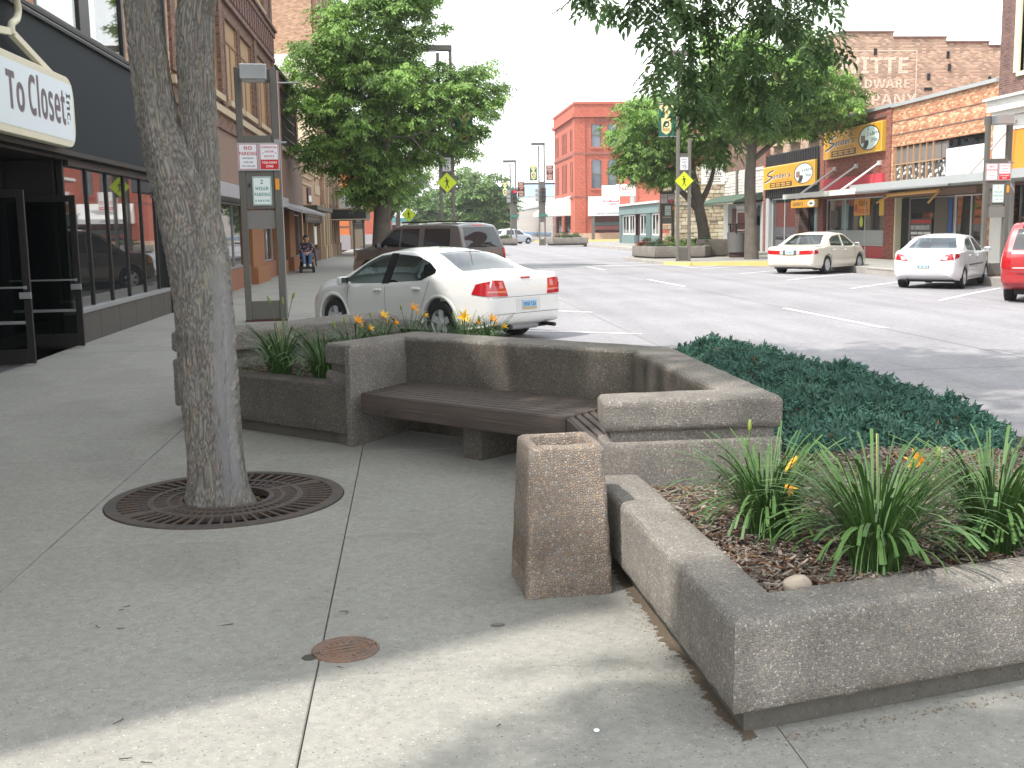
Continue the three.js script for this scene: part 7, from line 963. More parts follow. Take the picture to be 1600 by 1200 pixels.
// car frame: x forward from the rear bumper, y up, z to the car's right
function makeCar(name, label, o) {
  const T = thing(name, label, o.category ?? 'car', [0, 0, 0], 0), top = pchip(o.top), bot = pchip(o.bot), half = pchip(o.half), belt = pchip(o.belt), L = o.L, tum = o.tum ?? 0.36, ev = new Evaluator(); ev.useGroups = false; ev.attributes = ['position', 'normal'];
  const section = (x, grow = 0) => {
    const yb = bot(x) - grow, yt = top(x) + grow, w = half(x) + grow, bl = Math.min(belt(x), yb + (yt - yb) * 0.9), g = yt - bl, h = bl - yb, wb = w * 0.985, r = Math.min(0.1, g * 0.45), yr = yt - r, wr = Math.max(0.25 * w, wb - tum * Math.max(0, yr - bl) - 0.02), crownH = Math.min(0.04, g * 0.3) * (o.crownK ?? 1);
    return [[0, yb], [w * 0.84, yb], [w * 0.93, yb + h * 0.05], [w * 0.985, yb + h * 0.2], [w * 1.0, yb + h * 0.5], [w * 1.004, yb + h * 0.72], [wb, bl], [lerp(wb, wr, 0.5), lerp(bl, yr, 0.5)], [wr, yr], [wr - r * 0.45, yt - r * 0.36], [wr - r * 1.3, yt - Math.min(0.02, r * 0.2)], [Math.max(0.02, (wr - r) * 0.5), yt + crownH * 0.55], [0, yt + crownH * 0.7]];
  };
  const K = 3; const fine = (x, g) => { const s = section(x, g), out = []; for (let i = 0; i < s.length - 1; i++) { const p0 = s[Math.max(0, i - 1)], p1 = s[i], p2 = s[i + 1], p3 = s[Math.min(s.length - 1, i + 2)]; for (let k = 0; k < K; k++) { const t = k / K, t2 = t * t, t3 = t2 * t, q = (a, b, c, d) => 0.5 * (2 * b + (c - a) * t + (2 * a - 5 * b + 4 * c - d) * t2 * 0.6 + (2 * a - 5 * b + 4 * c - d) * 0 + ((3 * b - a - 3 * c + d) * t3 + (2 * a - 5 * b + 4 * c - d) * t2 * 0.4)); out.push([i === 0 || i === 5 || i === 6 ? lerp(p1[0], p2[0], t) : q(p0[0], p1[0], p2[0], p3[0]), i === 0 || i === 6 ? lerp(p1[1], p2[1], t) : q(p0[1], p1[1], p2[1], p3[1])]); } } out.push(s[s.length - 1]); return out; };
  const xs = []; for (let i = 0; i <= 100; i++) { const t = i / 100; xs.push(L * (t < 0.5 ? 0.5 * Math.pow(2 * t, 1.7) : 1 - 0.5 * Math.pow(2 * (1 - t), 1.7))); }
  const loft = (x0, x1, g, yMin, yMax) => { // closed solid
    const st = xs.filter((x) => x > x0 && x < x1); st.unshift(x0); st.push(x1); const P = [], rows = st.map((x) => fine(x, g).map(([z, y]) => [z, clamp(y, yMin ?? -9, yMax ?? 9)])), n = rows[0].length, at = (j, i, s) => V(st[j], rows[j][i][1], rows[j][i][0] * s);
    for (const s of [1, -1]) { for (let j = 0; j < st.length - 1; j++) for (let i = 0; i < n - 1; i++) { const a = at(j, i, s), b = at(j + 1, i, s), c = at(j, i + 1, s), d = at(j + 1, i + 1, s); s > 0 ? P.push(a, b, c, c, b, d) : P.push(a, c, b, b, c, d); }
      for (const j of [0, st.length - 1]) for (let i = 0; i < n - 1; i++) { const a = V(st[j], rows[j][i][1], 0), b = at(j, i, s), c = at(j, i + 1, s), e = V(st[j], rows[j][i + 1][1], 0); (s > 0) === (j === 0) ? P.push(a, b, c, a, c, e) : P.push(a, c, b, a, e, c); } }
    const gg = new THREE.BufferGeometry().setFromPoints(P); gg.computeVertexNormals(); return gg;
  };
  const halfW = (x, y) => { const f = fine(x, 0); if (x < 0 || x > L || y < f[0][1]) return -1; let best = -1; for (let i = 0; i < f.length - 1; i++) { const [a, b] = f[i], [c, d] = f[i + 1]; if ((b <= y && d >= y) || (d <= y && b >= y)) best = Math.max(best, Math.abs(d - b) < 1e-6 ? Math.max(a, c) : lerp(a, c, (y - b) / (d - b))); } return best; };
  const rearX = (z, y) => { let lo = -0.02, hi = o.rearMax ?? 1.9; for (let x = 0; x < hi; x += 0.02) if (halfW(x, y) >= Math.abs(z)) { hi = x; lo = x - 0.02; break; } for (let i = 0; i < 18; i++) { const m = (lo + hi) / 2; halfW(m, y) >= Math.abs(z) ? (hi = m) : (lo = m); } return hi; };
  const frontX = (z, y) => { let lo = L - 2, hi = L + 0.02; for (let x = L; x > L - 2.6; x -= 0.02) if (halfW(x, y) >= Math.abs(z)) { lo = x; hi = x + 0.02; break; } for (let i = 0; i < 18; i++) { const m = (lo + hi) / 2; halfW(m, y) >= Math.abs(z) ? (lo = m) : (hi = m); } return lo; };
  let body = new Brush(loft(0, L, 0)); body.updateMatrixWorld();
  const cutBy = (g) => { g = prep(g); g.deleteAttribute('uv'); const b = new Brush(g); b.updateMatrixWorld(); body = ev.evaluate(body, b, SUBTRACTION); };
  const prism = (pts, z0, z1) => { const g = new THREE.ExtrudeGeometry(new THREE.Shape(pts.map(([a, c]) => new THREE.Vector2(a, c))), { depth: z1 - z0, bevelEnabled: false }); g.translate(0, 0, z0); return g; };
  const R = o.R, WX = [o.axR, o.axF];
  for (const wx of WX) for (const s of [1, -1]) { const c = new THREE.CylinderGeometry(R + 0.055, R + 0.055, 0.5, 40); c.rotateX(Math.PI / 2); c.translate(wx, R + 0.01, s * (half(wx) - 0.13)); cutBy(c); }
  const quad = (p) => (Array.isArray(p[0][0]) ? p : null);
  if (o.hollow) {
    cutBy(loft(o.hollow[0], o.hollow[1], -0.06, o.hollow[2], 9));
    for (const sw of o.sideWin) cutBy(prism([...sw.bottom, ...[...sw.top].reverse()], -2, 2));
    const endPrism = (w, x0, x1) => { const pts = [...w.bottom, ...[...w.top].reverse()], g = new THREE.ExtrudeGeometry(new THREE.Shape(pts.map(([z, y]) => new THREE.Vector2(z, y))), { depth: x1 - x0, bevelEnabled: false }); g.applyMatrix4(new THREE.Matrix4().makeBasis(V(0, 0, 1), V(0, 1, 0), V(-1, 0, 0))); g.translate(x1, 0, 0); return g; };
    for (const [w, x0, x1] of [[o.rearWin, o.rearCut[0], o.rearCut[1]], [o.frontWin, o.frontCut[0], o.frontCut[1]]]) if (w) cutBy(endPrism(w, x0, x1));
  }
  const paint = o.paint; let bg = body.geometry.clone(); bg = bg.index ? bg.toNonIndexed() : bg; bg.groups.length = 0;
  { const keep = new THREE.BufferGeometry(); keep.setAttribute('position', bg.attributes.position); bg = toCreasedNormals(keep, 0.55); }
  const splitY = o.lower ? o.lower.y : -9, split = (f) => { const p = bg.attributes.position, n = bg.attributes.normal, P = [], N = []; for (let i = 0; i < p.count; i += 3) { const y = (p.getY(i) + p.getY(i + 1) + p.getY(i + 2)) / 3; if (f(y)) for (let k = i; k < i + 3; k++) { P.push(p.getX(k), p.getY(k), p.getZ(k)); N.push(n.getX(k), n.getY(k), n.getZ(k)); } } const g = new THREE.BufferGeometry(); g.setAttribute('position', new THREE.Float32BufferAttribute(P, 3)); g.setAttribute('normal', new THREE.Float32BufferAttribute(N, 3)); return g; };
  if (o.lower) { part('body', split((y) => y >= splitY), paint, T); part('lower_body', split((y) => y < splitY), o.lower.m, T); } else part('body', bg, paint, T);
  part('underbody', [bx(0.3, 0.2, -0.7, L - 0.35, 0.42, 0.7)], M.black, T);
  // patches that follow the body: side (x, y), rear / front (z, y)
  const resample = (pl, n) => { const len = [0]; for (let i = 1; i < pl.length; i++) len.push(len[i - 1] + Math.hypot(pl[i][0] - pl[i - 1][0], pl[i][1] - pl[i - 1][1])); const out = []; for (let k = 0; k <= n; k++) { const s = k / n * len[len.length - 1]; let i = 0; while (i < pl.length - 2 && len[i + 1] < s) i++; const t = len[i + 1] === len[i] ? 0 : (s - len[i]) / (len[i + 1] - len[i]); out.push([lerp(pl[i][0], pl[i + 1][0], t), lerp(pl[i][1], pl[i + 1][1], t)]); } return out; };
  const patchGeo = (mode, bottom, topL, off, nx = 14, ny = 8, sgn = 1, depth = 0.02) => {
    const A = resample(bottom, nx), B = resample(topL, nx), grid = [], P = []; const pos = (u, v, d) => mode === 'side' ? V(u, v, sgn * (halfW(u, v) + d)) : mode === 'rear' ? V(rearX(u, v) - d, v, u) : V(frontX(u, v) + d, v, u);
    for (let j = 0; j <= ny; j++) for (let i = 0; i <= nx; i++) { const u = lerp(A[i][0], B[i][0], j / ny), v = lerp(A[i][1], B[i][1], j / ny); grid.push([pos(u, v, off), pos(u, v, off - depth)]); }
    const at = (j, i, k) => grid[j * (nx + 1) + i][k], q = (a, b, c, d) => P.push(a, b, c, c, b, d);
    for (let j = 0; j < ny; j++) for (let i = 0; i < nx; i++) q(at(j, i, 0), at(j, i + 1, 0), at(j + 1, i, 0), at(j + 1, i + 1, 0));
    for (let i = 0; i < nx; i++) { q(at(0, i, 1), at(0, i + 1, 1), at(0, i, 0), at(0, i + 1, 0)); q(at(ny, i, 0), at(ny, i + 1, 0), at(ny, i, 1), at(ny, i + 1, 1)); } for (let j = 0; j < ny; j++) { q(at(j, 0, 1), at(j, 0, 0), at(j + 1, 0, 1), at(j + 1, 0, 0)); q(at(j, nx, 0), at(j, nx, 1), at(j + 1, nx, 0), at(j + 1, nx, 1)); }
    const g = new THREE.BufferGeometry().setFromPoints(P); g.computeVertexNormals(); return toCreasedNormals(g, 0.5);
  };
  const glass = o.glass ?? M.autoGlass, trim = M.blackTrim ??= mat(0.012, 0.012, 0.013, 0.35);
  for (const sw of o.sideWin) for (const s of [1, -1]) { const w = part('side_window', patchGeo('side', sw.bottom, sw.top, o.hollow ? -0.006 : 0.006, 14, 8, s, o.hollow ? 0.006 : 0.02), sw.glass ?? glass, T); if (sw.bars) for (const [x0, x1] of sw.bars) part('window_pillar', patchGeo('side', [[x0, sw.by ?? 0], [x1, sw.by ?? 0]].map(([x]) => [x, sw.yb(x)]), [[x0 - (sw.lean ?? 0.06), 0], [x1 - (sw.lean ?? 0.06), 0]].map(([x]) => [x, sw.yt(x)]), 0.002, 2, 6, s), trim, w); }
  if (o.rearWin) part('rear_window', patchGeo('rear', o.rearWin.bottom, o.rearWin.top, o.hollow ? -0.006 : 0.006, 18, 8, 1, o.hollow ? 0.006 : 0.02), o.rearGlass ?? glass, T);
  if (o.frontWin) part('windscreen', patchGeo('front', o.frontWin.bottom, o.frontWin.top, o.hollow ? -0.006 : 0.006, 18, 8, 1, o.hollow ? 0.006 : 0.02), glass, T);
  for (const pc of o.patches ?? []) for (const s of pc.both ? [1, -1] : [pc.s ?? 1]) { const flip = (l) => pc.mode === 'side' || s > 0 ? l : l.map(([z, y]) => [-z, y]); const m = part(pc.name, patchGeo(pc.mode, flip(pc.bottom), flip(pc.top), pc.off ?? 0.006, pc.nx ?? 10, pc.ny ?? 6, s, pc.depth ?? 0.02), pc.m, T); for (const c of pc.sub ?? []) part(c.name, patchGeo(pc.mode, flip(c.bottom), flip(c.top), c.off ?? 0.012, 8, 4, s), c.m, m); }
  for (const l of o.seams ?? []) for (const s of [1, -1]) part('panel_gap', patchGeo('side', l.map(([x, y]) => [x, y]), l.map(([x, y]) => [x + (l.dx ?? 0.008), y + (l.dy ?? 0)]), 0.0012, Math.max(4, l.length * 3), 1, s, 0.006), M.gap ??= mat(0.06, 0.06, 0.06, 0.8), T);
  // wheels
  const tyreG = (() => { const p = [[0.62, -0.095], [0.66, -0.104], [0.8, -0.108], [0.93, -0.1], [0.985, -0.085], [1, -0.05], [1, 0.05], [0.985, 0.085], [0.93, 0.1], [0.8, 0.108], [0.66, 0.104], [0.62, 0.095]].map(([r, y]) => new THREE.Vector2(r * R, y)); const g = new THREE.LatheGeometry(p, 44); g.rotateX(Math.PI / 2); return g; })();
  const rimG = (n, s) => { const gs = []; const ring = new THREE.LatheGeometry([[0.67, 0.03], [0.68, 0.092], [0.64, 0.098], [0.6, 0.06], [0.59, -0.08]].map(([r, y]) => new THREE.Vector2(r * R, y)), 40); ring.rotateX(Math.PI / 2); gs.push(ring); gs.push(new THREE.CylinderGeometry(0.17 * R, 0.2 * R, 0.05, 20).rotateX(Math.PI / 2).translate(0, 0, 0.075)); for (let i = 0; i < n; i++) { const sp = new THREE.BoxGeometry(0.5 * R, (o.spokeW ?? 0.22) * R, 0.03); sp.translate(0.38 * R, 0, 0.07); sp.rotateZ(i / n * 6.28319 + 0.3); gs.push(sp); } const g = merged(gs); if (s < 0) g.rotateY(Math.PI); return g; };
  for (const wx of WX) for (const s of [1, -1]) { const w = part('wheel', tyreG.clone(), M.rubber, T, { uv: false }); w.position.set(wx, R, s * (half(wx) - 0.12)); part('rim', rimG(o.spokes ?? 5, s), M.alloy ??= mat(0.5, 0.51, 0.53, 0.35, { metalness: 0.8 }), w, { uv: false }); part('brake_disc', new THREE.CylinderGeometry(0.58 * R, 0.58 * R, 0.03, 24).rotateX(Math.PI / 2), M.darkMetal, w, { uv: false }); }
  if (o.flare) for (const wx of WX) for (const s of [1, -1]) { const g = new THREE.TorusGeometry(R + 0.075, 0.032, 8, 28, Math.PI * 1.04); g.rotateZ(-0.06); g.scale(1, 1, 0.7); g.translate(wx, R + 0.01, s * (half(wx) - 0.008)); part('wheel_arch', g, paint, T); }
  if (o.mirror) for (const s of [1, -1]) { const [x, y, z] = o.mirror; part('mirror', [rb(x - 0.06, y - 0.075, s * (z + 0.02), x + 0.08, y + 0.075, s * (z + 0.2), 0.045, 4), rb(x - 0.02, y - 0.06, s * (z - 0.07), x + 0.04, y - 0.02, s * (z + 0.05), 0.012)], o.mirrorM ?? paint, T, { uv: false }); part('mirror_glass', rb(x - 0.066, y - 0.06, s * (z + 0.04), x - 0.058, y + 0.06, s * (z + 0.185), 0.003), M.chrome ??= mat(0.6, 0.61, 0.62, 0.08, { metalness: 1 }), T, { uv: false }); }
  for (const [x, y] of o.handles ?? []) for (const s of [1, -1]) { const z = halfW(x, y); part('door_handle', rb(x - 0.1, y - 0.022, s * (z - 0.012), x + 0.1, y + 0.022, s * (z + 0.036), 0.018, 3), o.handleM ?? paint, T, { uv: false }); }
  for (const e of o.extra ?? []) part(e.name, e.g, e.m, T, { uv: e.uv ?? false });
  if (o.hollow) { // cabin: seats, dash, steering wheel
    const y = o.seatY ?? 0.52, c = M.cabin ??= mat(0.075, 0.07, 0.066, 0.9), sx = o.seatX ?? 2.05;
    part('cabin_floor', bx(o.hollow[0] + 0.1, y - 0.32, -0.7, o.hollow[1] - 0.05, y - 0.28, 0.7), c, T);
    for (const s of [1, -1]) { const st = part('front_seat', [rb(sx - 0.05, y - 0.2, s * 0.37 - 0.25, sx + 0.5, y - 0.02, s * 0.37 + 0.25, 0.06), (() => { const g = rb(-0.09, 0, -0.24, 0.09, 0.62, 0.24, 0.07); g.rotateZ(0.25); g.translate(sx - 0.02, y - 0.1, s * 0.37); return g; })()], c, T, { uv: false }); part('head_rest', (() => { const g = rb(-0.06, 0, -0.14, 0.06, 0.2, 0.14, 0.06); g.rotateZ(0.2); g.translate(sx - 0.17, y + 0.52, s * 0.37); return g; })(), c, st, { uv: false }); }
    part('rear_seat', [rb(sx - 0.95, y - 0.2, -0.66, sx - 0.45, y - 0.02, 0.66, 0.06), (() => { const g = rb(-0.09, 0, -0.66, 0.09, 0.55, 0.66, 0.06); g.rotateZ(0.35); g.translate(sx - 0.95, y - 0.1, 0); return g; })()], c, T, { uv: false });
    part('dashboard', rb(o.dashX ?? 3.05, y - 0.1, -0.72, (o.dashX ?? 3.05) + 0.45, y + 0.33, 0.72, 0.1, 3), c, T, { uv: false });
    const sw = new THREE.TorusGeometry(0.18, 0.018, 8, 28); sw.rotateY(Math.PI / 2); sw.rotateZ(0.4); sw.translate((o.dashX ?? 3.05) - 0.12, y + 0.27, -0.37); part('steering_wheel', [sw, rod(V((o.dashX ?? 3.05) - 0.12, y + 0.27, -0.37), V((o.dashX ?? 3.05) + 0.1, y + 0.17, -0.37), 0.03), (() => { const g = bx(-0.01, -0.03, -0.17, 0.01, 0.03, 0.17); g.rotateZ(0.4); g.translate((o.dashX ?? 3.05) - 0.12, y + 0.27, -0.37); return g; })()], M.black, T, { uv: false });
  }
  return T;
}
// heading: degrees to the right of straight up the street; the placed point is under the middle of the rear bumper
function park(T, x, z, deg, y = -0.02, pitch = 0) { T.position.set(x, y, z); T.rotation.set(0, Math.PI / 2 - deg * D2R, 0); if (pitch) { T.rotation.order = 'YXZ'; T.rotation.z = pitch; } return T; }
M.autoGlass = phys(0.5, 0.57, 0.56, 0.01, { transmission: 1, thickness: 0, ior: 1.6 });
M.autoTint = phys(0.012, 0.014, 0.015, 0.03, { ior: 1.7 });
const paintOf = (r, g, b, metal = 0) => phys(r, g, b, metal ? 0.42 : 0.5, { clearcoat: 1, clearcoatRoughness: 0.03, metalness: metal });
M.tail = phys(0.42, 0.012, 0.018, 0.08, { clearcoat: 1 }); M.tailPale = phys(0.62, 0.2, 0.18, 0.1, { clearcoat: 1 }); M.lensClear = phys(0.6, 0.6, 0.58, 0.1, { clearcoat: 1 }); M.chrome = mat(0.6, 0.61, 0.62, 0.1, { metalness: 1 });
const plate = (tx, bg, fg) => printed(256, 128, (c, w, h) => { c.fillStyle = bg; c.fillRect(0, 0, w, h); c.fillStyle = '#cfd8dc'; c.fillRect(0, 0, w, 16); c.fillStyle = '#b9a06a'; c.fillRect(0, h - 26, w, 26); c.fillStyle = fg; c.font = 'bold 70px sans-serif'; c.textAlign = 'center'; c.save(); c.translate(w / 2, 88); c.scale(0.8, 1); c.fillText(tx, 0, 0); c.restore(); });
const rearFace = (x, y, z, w, h, lean = 0) => { const g = new THREE.PlaneGeometry(w, h); g.rotateY(-Math.PI / 2); g.rotateZ(-lean); g.translate(x, y, z); return g; };
{ // white sedan in the foreground bay
  const white = paintOf(0.72, 0.72, 0.7);
  const yb = pchip([[1.25, 1.09], [1.6, 1.0], [2.4, 0.95], [3.7, 0.925]]), yt = pchip([[1.2, 1.14], [1.45, 1.27], [1.8, 1.375], [2.3, 1.415], [2.8, 1.385], [3.2, 1.21], [3.62, 0.98]]);
  const T = makeCar('white_sedan', 'white four-door sedan parked nose-in behind the bench and daylilies', {
    L: 4.85, R: 0.335, axR: 1.09, axF: 3.855, tum: 0.42, flare: true, spokes: 5, spokeW: 0.3, paint: white,
    top: [[0, 0.6], [0.012, 0.74], [0.04, 0.92], [0.075, 1.03], [0.13, 1.085], [0.35, 1.095], [0.68, 1.115], [0.85, 1.16], [1.15, 1.29], [1.5, 1.415], [1.9, 1.475], [2.3, 1.492], [2.7, 1.462], [3.0, 1.37], [3.4, 1.185], [3.72, 1.055], [4.1, 0.985], [4.45, 0.89], [4.7, 0.765], [4.8, 0.66], [4.85, 0.5]],
    bot: [[0, 0.5], [0.02, 0.4], [0.08, 0.32], [0.25, 0.27], [0.7, 0.22], [1.1, 0.2], [3.9, 0.19], [4.55, 0.21], [4.75, 0.27], [4.85, 0.42]],
    half: [[0, 0.55], [0.015, 0.68], [0.05, 0.76], [0.12, 0.82], [0.3, 0.865], [0.7, 0.9], [1.1, 0.912], [2.4, 0.905], [3.85, 0.91], [4.3, 0.87], [4.6, 0.78], [4.76, 0.66], [4.83, 0.52], [4.85, 0.4]],
    belt: [[0, 0.85], [0.15, 0.99], [0.7, 1.03], [1.3, 1.03], [1.8, 0.975], [2.4, 0.935], [3.6, 0.9], [4.2, 0.84], [4.85, 0.45]],
    hollow: [0.95, 3.62, 0.46], rearCut: [0.4, 1.75], frontCut: [2.6, 3.75],
    sideWin: [{ bottom: [[2.46, 0.945], [3.55, 0.925]], top: [[2.43, 1.42], [2.75, 1.395], [3.1, 1.265], [3.55, 1.0]] }, { bottom: [[1.2, 1.105], [1.5, 0.995], [2.38, 0.95]], top: [[1.2, 1.16], [1.4, 1.275], [1.75, 1.375], [2.35, 1.422]] }],
    rearWin: { bottom: [[-0.66, 1.13], [0, 1.15], [0.66, 1.13]], top: [[-0.5, 1.42], [0, 1.445], [0.5, 1.42]] }, frontWin: { bottom: [[-0.7, 1.06], [0, 1.08], [0.7, 1.06]], top: [[-0.52, 1.38], [0, 1.41], [0.52, 1.38]] },
    rearGlass: phys(0.5, 0.58, 0.58, 0.01, { transmission: 1, thickness: 0, ior: 1.8 }),
    mirror: [3.42, 0.98, 0.9], mirrorM: white, handles: [[1.62, 0.86], [2.62, 0.83]],
    patches: [
      { name: 'tail_light', mode: 'rear', both: true, bottom: [[0.44, 0.745], [0.82, 0.755]], top: [[0.5, 0.985], [0.71, 1.0]], m: M.tail, off: 0.008, sub: [{ name: 'clear_strip', bottom: [[0.455, 0.80], [0.815, 0.81]], top: [[0.46, 0.825], [0.81, 0.835]], m: M.tailPale }, { name: 'lamp_cell', bottom: [[0.52, 0.87], [0.6, 0.87]], top: [[0.53, 0.97], [0.6, 0.97]], m: M.tailPale, off: 0.01 }] },
      { name: 'tail_light_wrap', mode: 'side', both: true, bottom: [[0.05, 0.755], [0.36, 0.79]], top: [[0.075, 0.985], [0.28, 0.94]], m: M.tail, off: 0.009 },
      { name: 'black_pillar', mode: 'side', both: true, bottom: [[2.33, 0.94], [2.52, 0.935]], top: [[2.3, 1.43], [2.48, 1.432]], m: M.blackTrim ??= mat(0.012, 0.012, 0.013, 0.35), off: 0.003, nx: 2 },
      { name: 'bumper_gap', mode: 'rear', bottom: [[-0.8, 0.728], [0.8, 0.728]], top: [[-0.8, 0.734], [0.8, 0.734]], m: M.gap2 ??= mat(0.1, 0.1, 0.1, 0.8), off: 0.002, nx: 24, ny: 1 },
      { name: 'bumper_line', mode: 'rear', bottom: [[-0.76, 0.47], [0.76, 0.47]], top: [[-0.76, 0.478], [0.76, 0.478]], m: M.gap2, off: 0.002, nx: 24, ny: 1 },
      { name: 'plate_recess', mode: 'rear', bottom: [[-0.27, 0.5], [0.27, 0.5]], top: [[-0.27, 0.7], [0.27, 0.7]], m: paintOf(0.62, 0.62, 0.6), off: 0.003 },
      { name: 'brake_lamp', mode: 'rear', bottom: [[-0.1, 1.005], [0.1, 1.005]], top: [[-0.1, 1.03], [0.1, 1.03]], m: M.tail, off: 0.006, ny: 2 },
      { name: 'head_light', mode: 'front', both: true, bottom: [[0.42, 0.62], [0.74, 0.66]], top: [[0.44, 0.74], [0.72, 0.8]], m: M.lensClear, off: 0.004 }, { name: 'grille', mode: 'front', bottom: [[-0.35, 0.5], [0.35, 0.5]], top: [[-0.4, 0.66], [0.4, 0.66]], m: M.darkMetal, off: 0.004 },
      { name: 'corner_lamp', mode: 'side', both: true, bottom: [[4.42, 0.68], [4.62, 0.62]], top: [[4.42, 0.76], [4.6, 0.74]], m: mat(0.7, 0.35, 0.2, 0.2), off: 0.004 },
      { name: 'fuel_flap', mode: 'side', s: -1, bottom: [[0.86, 0.86], [1.0, 0.86]], top: [[0.86, 1.0], [1.0, 1.0]], m: white, off: 0.0035, ny: 5, nx: 5 },
      { name: 'sill_strip', mode: 'side', both: true, bottom: [[1.5, 0.34], [3.4, 0.33]], top: [[1.5, 0.365], [3.4, 0.355]], m: M.chromeDull ??= mat(0.62, 0.62, 0.6, 0.35, { metalness: 0.3 }), off: 0.012 }],
    seams: [[[2.42, 0.95], [2.44, 0.7], [2.4, 0.32]], [[3.42, 0.92], [3.46, 0.6], [3.42, 0.32]], [[1.28, 1.06], [1.38, 0.8], [1.52, 0.55]]],
    extra: [
      { name: 'license_plate', g: rearFace(-0.012, 0.605, 0.02, 0.31, 0.155), m: plate('99M 124', '#8fb6d2', '#1f4f86') }, { name: 'exhaust', g: rod(V(0.02, 0.24, 0.62), V(0.45, 0.26, 0.62), 0.032, 0.032, 12), m: M.darkMetal }, { name: 'muffler', g: rb(0.25, 0.19, -0.1, 0.7, 0.3, 0.5, 0.04), m: M.galv },
      { name: 'badge', g: (() => { const g = new THREE.CylinderGeometry(0.04, 0.03, 0.012, 6); g.rotateZ(Math.PI / 2); g.translate(0.045, 0.9, 0); return g; })(), m: M.chromeDull }, { name: 'model_lettering', g: [0, 1, 2, 3, 4, 5].map((i) => bx(0.048, 0.815, -0.42 + i * 0.036, 0.06, 0.835, -0.4 + i * 0.036)), m: M.gap2 },
      { name: 'antenna', g: rod(V(1.55, 1.43, 0.2), V(1.28, 1.63, 0.2), 0.006, 0.004, 6), m: M.black }],
  });
  park(T, 1.85, -17.1, -40, -0.03, -0.014);
}
{ // brown SUV
  const yb = (x) => 1.22, yt = (x) => (x < 3.0 ? 1.78 : 1.78 - (x - 3) * 0.6);
  const T = makeCar('brown_suv', 'brown and tan full-size SUV parked beyond the white sedan', {
    category: 'SUV', L: 5.25, R: 0.39, axR: 1.15, axF: 4.18, tum: 0.2, spokes: 6, paint: paintOf(0.118, 0.108, 0.1, 0.3), lower: { y: 0.8, m: paintOf(0.21, 0.18, 0.15, 0.2) }, glass: M.autoTint, crownK: 1, rearMax: 1.2,
    top: [[0, 0.75], [0.015, 1.0], [0.06, 1.2], [0.14, 1.4], [0.3, 1.78], [0.38, 1.885], [0.55, 1.925], [1.5, 1.95], [2.6, 1.94], [3.05, 1.9], [3.3, 1.8], [3.85, 1.38], [4.0, 1.29], [4.6, 1.22], [5.0, 1.14], [5.18, 1.0], [5.25, 0.65]],
    bot: [[0, 0.6], [0.03, 0.48], [0.2, 0.4], [0.8, 0.34], [4.8, 0.34], [5.1, 0.4], [5.25, 0.55]],
    half: [[0, 0.8], [0.02, 0.88], [0.08, 0.94], [0.3, 0.985], [1.1, 1.0], [4.2, 1.0], [4.8, 0.96], [5.1, 0.85], [5.22, 0.68], [5.25, 0.5]], belt: [[0, 1.1], [0.3, 1.18], [3.8, 1.18], [4.2, 1.1], [5.25, 0.6]],
    sideWin: [{ bottom: [[0.62, 1.24], [1.72, 1.24]], top: [[0.68, 1.78], [1.74, 1.8]] }, { bottom: [[1.95, 1.24], [2.72, 1.24]], top: [[1.98, 1.8], [2.72, 1.8]] }, { bottom: [[2.8, 1.24], [3.72, 1.24]], top: [[2.8, 1.8], [3.05, 1.78], [3.25, 1.68], [3.7, 1.3]] }],
    rearWin: { bottom: [[-0.82, 1.22], [0.82, 1.22]], top: [[-0.68, 1.82], [0.68, 1.82]] }, frontWin: { bottom: [[-0.76, 1.36], [0.76, 1.36]], top: [[-0.66, 1.8], [0.66, 1.8]] },
    mirror: [3.6, 1.28, 1.0], mirrorM: M.black, handles: [[2.1, 1.1], [2.95, 1.1]],
    patches: [{ name: 'tail_light', mode: 'rear', both: true, bottom: [[0.8, 0.88], [0.92, 0.88]], top: [[0.76, 1.18], [0.88, 1.18]], m: M.tail, off: 0.01 }, { name: 'brake_lamp', mode: 'rear', bottom: [[-0.2, 1.86], [0.2, 1.86]], top: [[-0.2, 1.9], [0.2, 1.9]], m: M.tail, ny: 2 }, { name: 'head_light', mode: 'front', both: true, bottom: [[0.5, 0.85], [0.85, 0.85]], top: [[0.5, 1.05], [0.83, 1.08]], m: M.lensClear }, { name: 'corner_lamp', mode: 'side', both: true, bottom: [[4.85, 0.86], [5.05, 0.86]], top: [[4.85, 1.06], [5.03, 1.06]], m: mat(0.6, 0.28, 0.1, 0.2), off: 0.004 }, { name: 'grille', mode: 'front', bottom: [[-0.45, 0.8], [0.45, 0.8]], top: [[-0.45, 1.05], [0.45, 1.05]], m: M.chrome }, { name: 'bumper', mode: 'rear', bottom: [[-0.9, 0.5], [0.9, 0.5]], top: [[-0.9, 0.75], [0.9, 0.75]], m: paintOf(0.3, 0.24, 0.18, 0.2), off: 0.05, nx: 20 }],
    seams: [[[1.84, 1.2], [1.84, 0.45]], [[2.76, 1.2], [2.78, 0.42]], [[3.78, 1.2], [3.82, 0.45]]],
    extra: [{ name: 'roof_rail', g: rod(V(0.8, 2.0, 0.7), V(2.9, 1.99, 0.7), 0.025), m: M.black }, { name: 'roof_rail', g: rod(V(0.8, 2.0, -0.7), V(2.9, 1.99, -0.7), 0.025), m: M.black }, { name: 'wiper', g: [rod(V(0.05, 1.25, 0.02), V(0.1, 1.36, 0.36), 0.014), rod(V(0.1, 1.36, 0.36), V(0.1, 1.33, -0.15), 0.012)], m: M.black }, { name: 'license_plate', g: rearFace(-0.04, 0.95, 0, 0.31, 0.155), m: plate('4K 318', '#8fb6d2', '#1f4f86') }],
  });
  park(T, 2.35, -33.4, -44, -0.03);
}
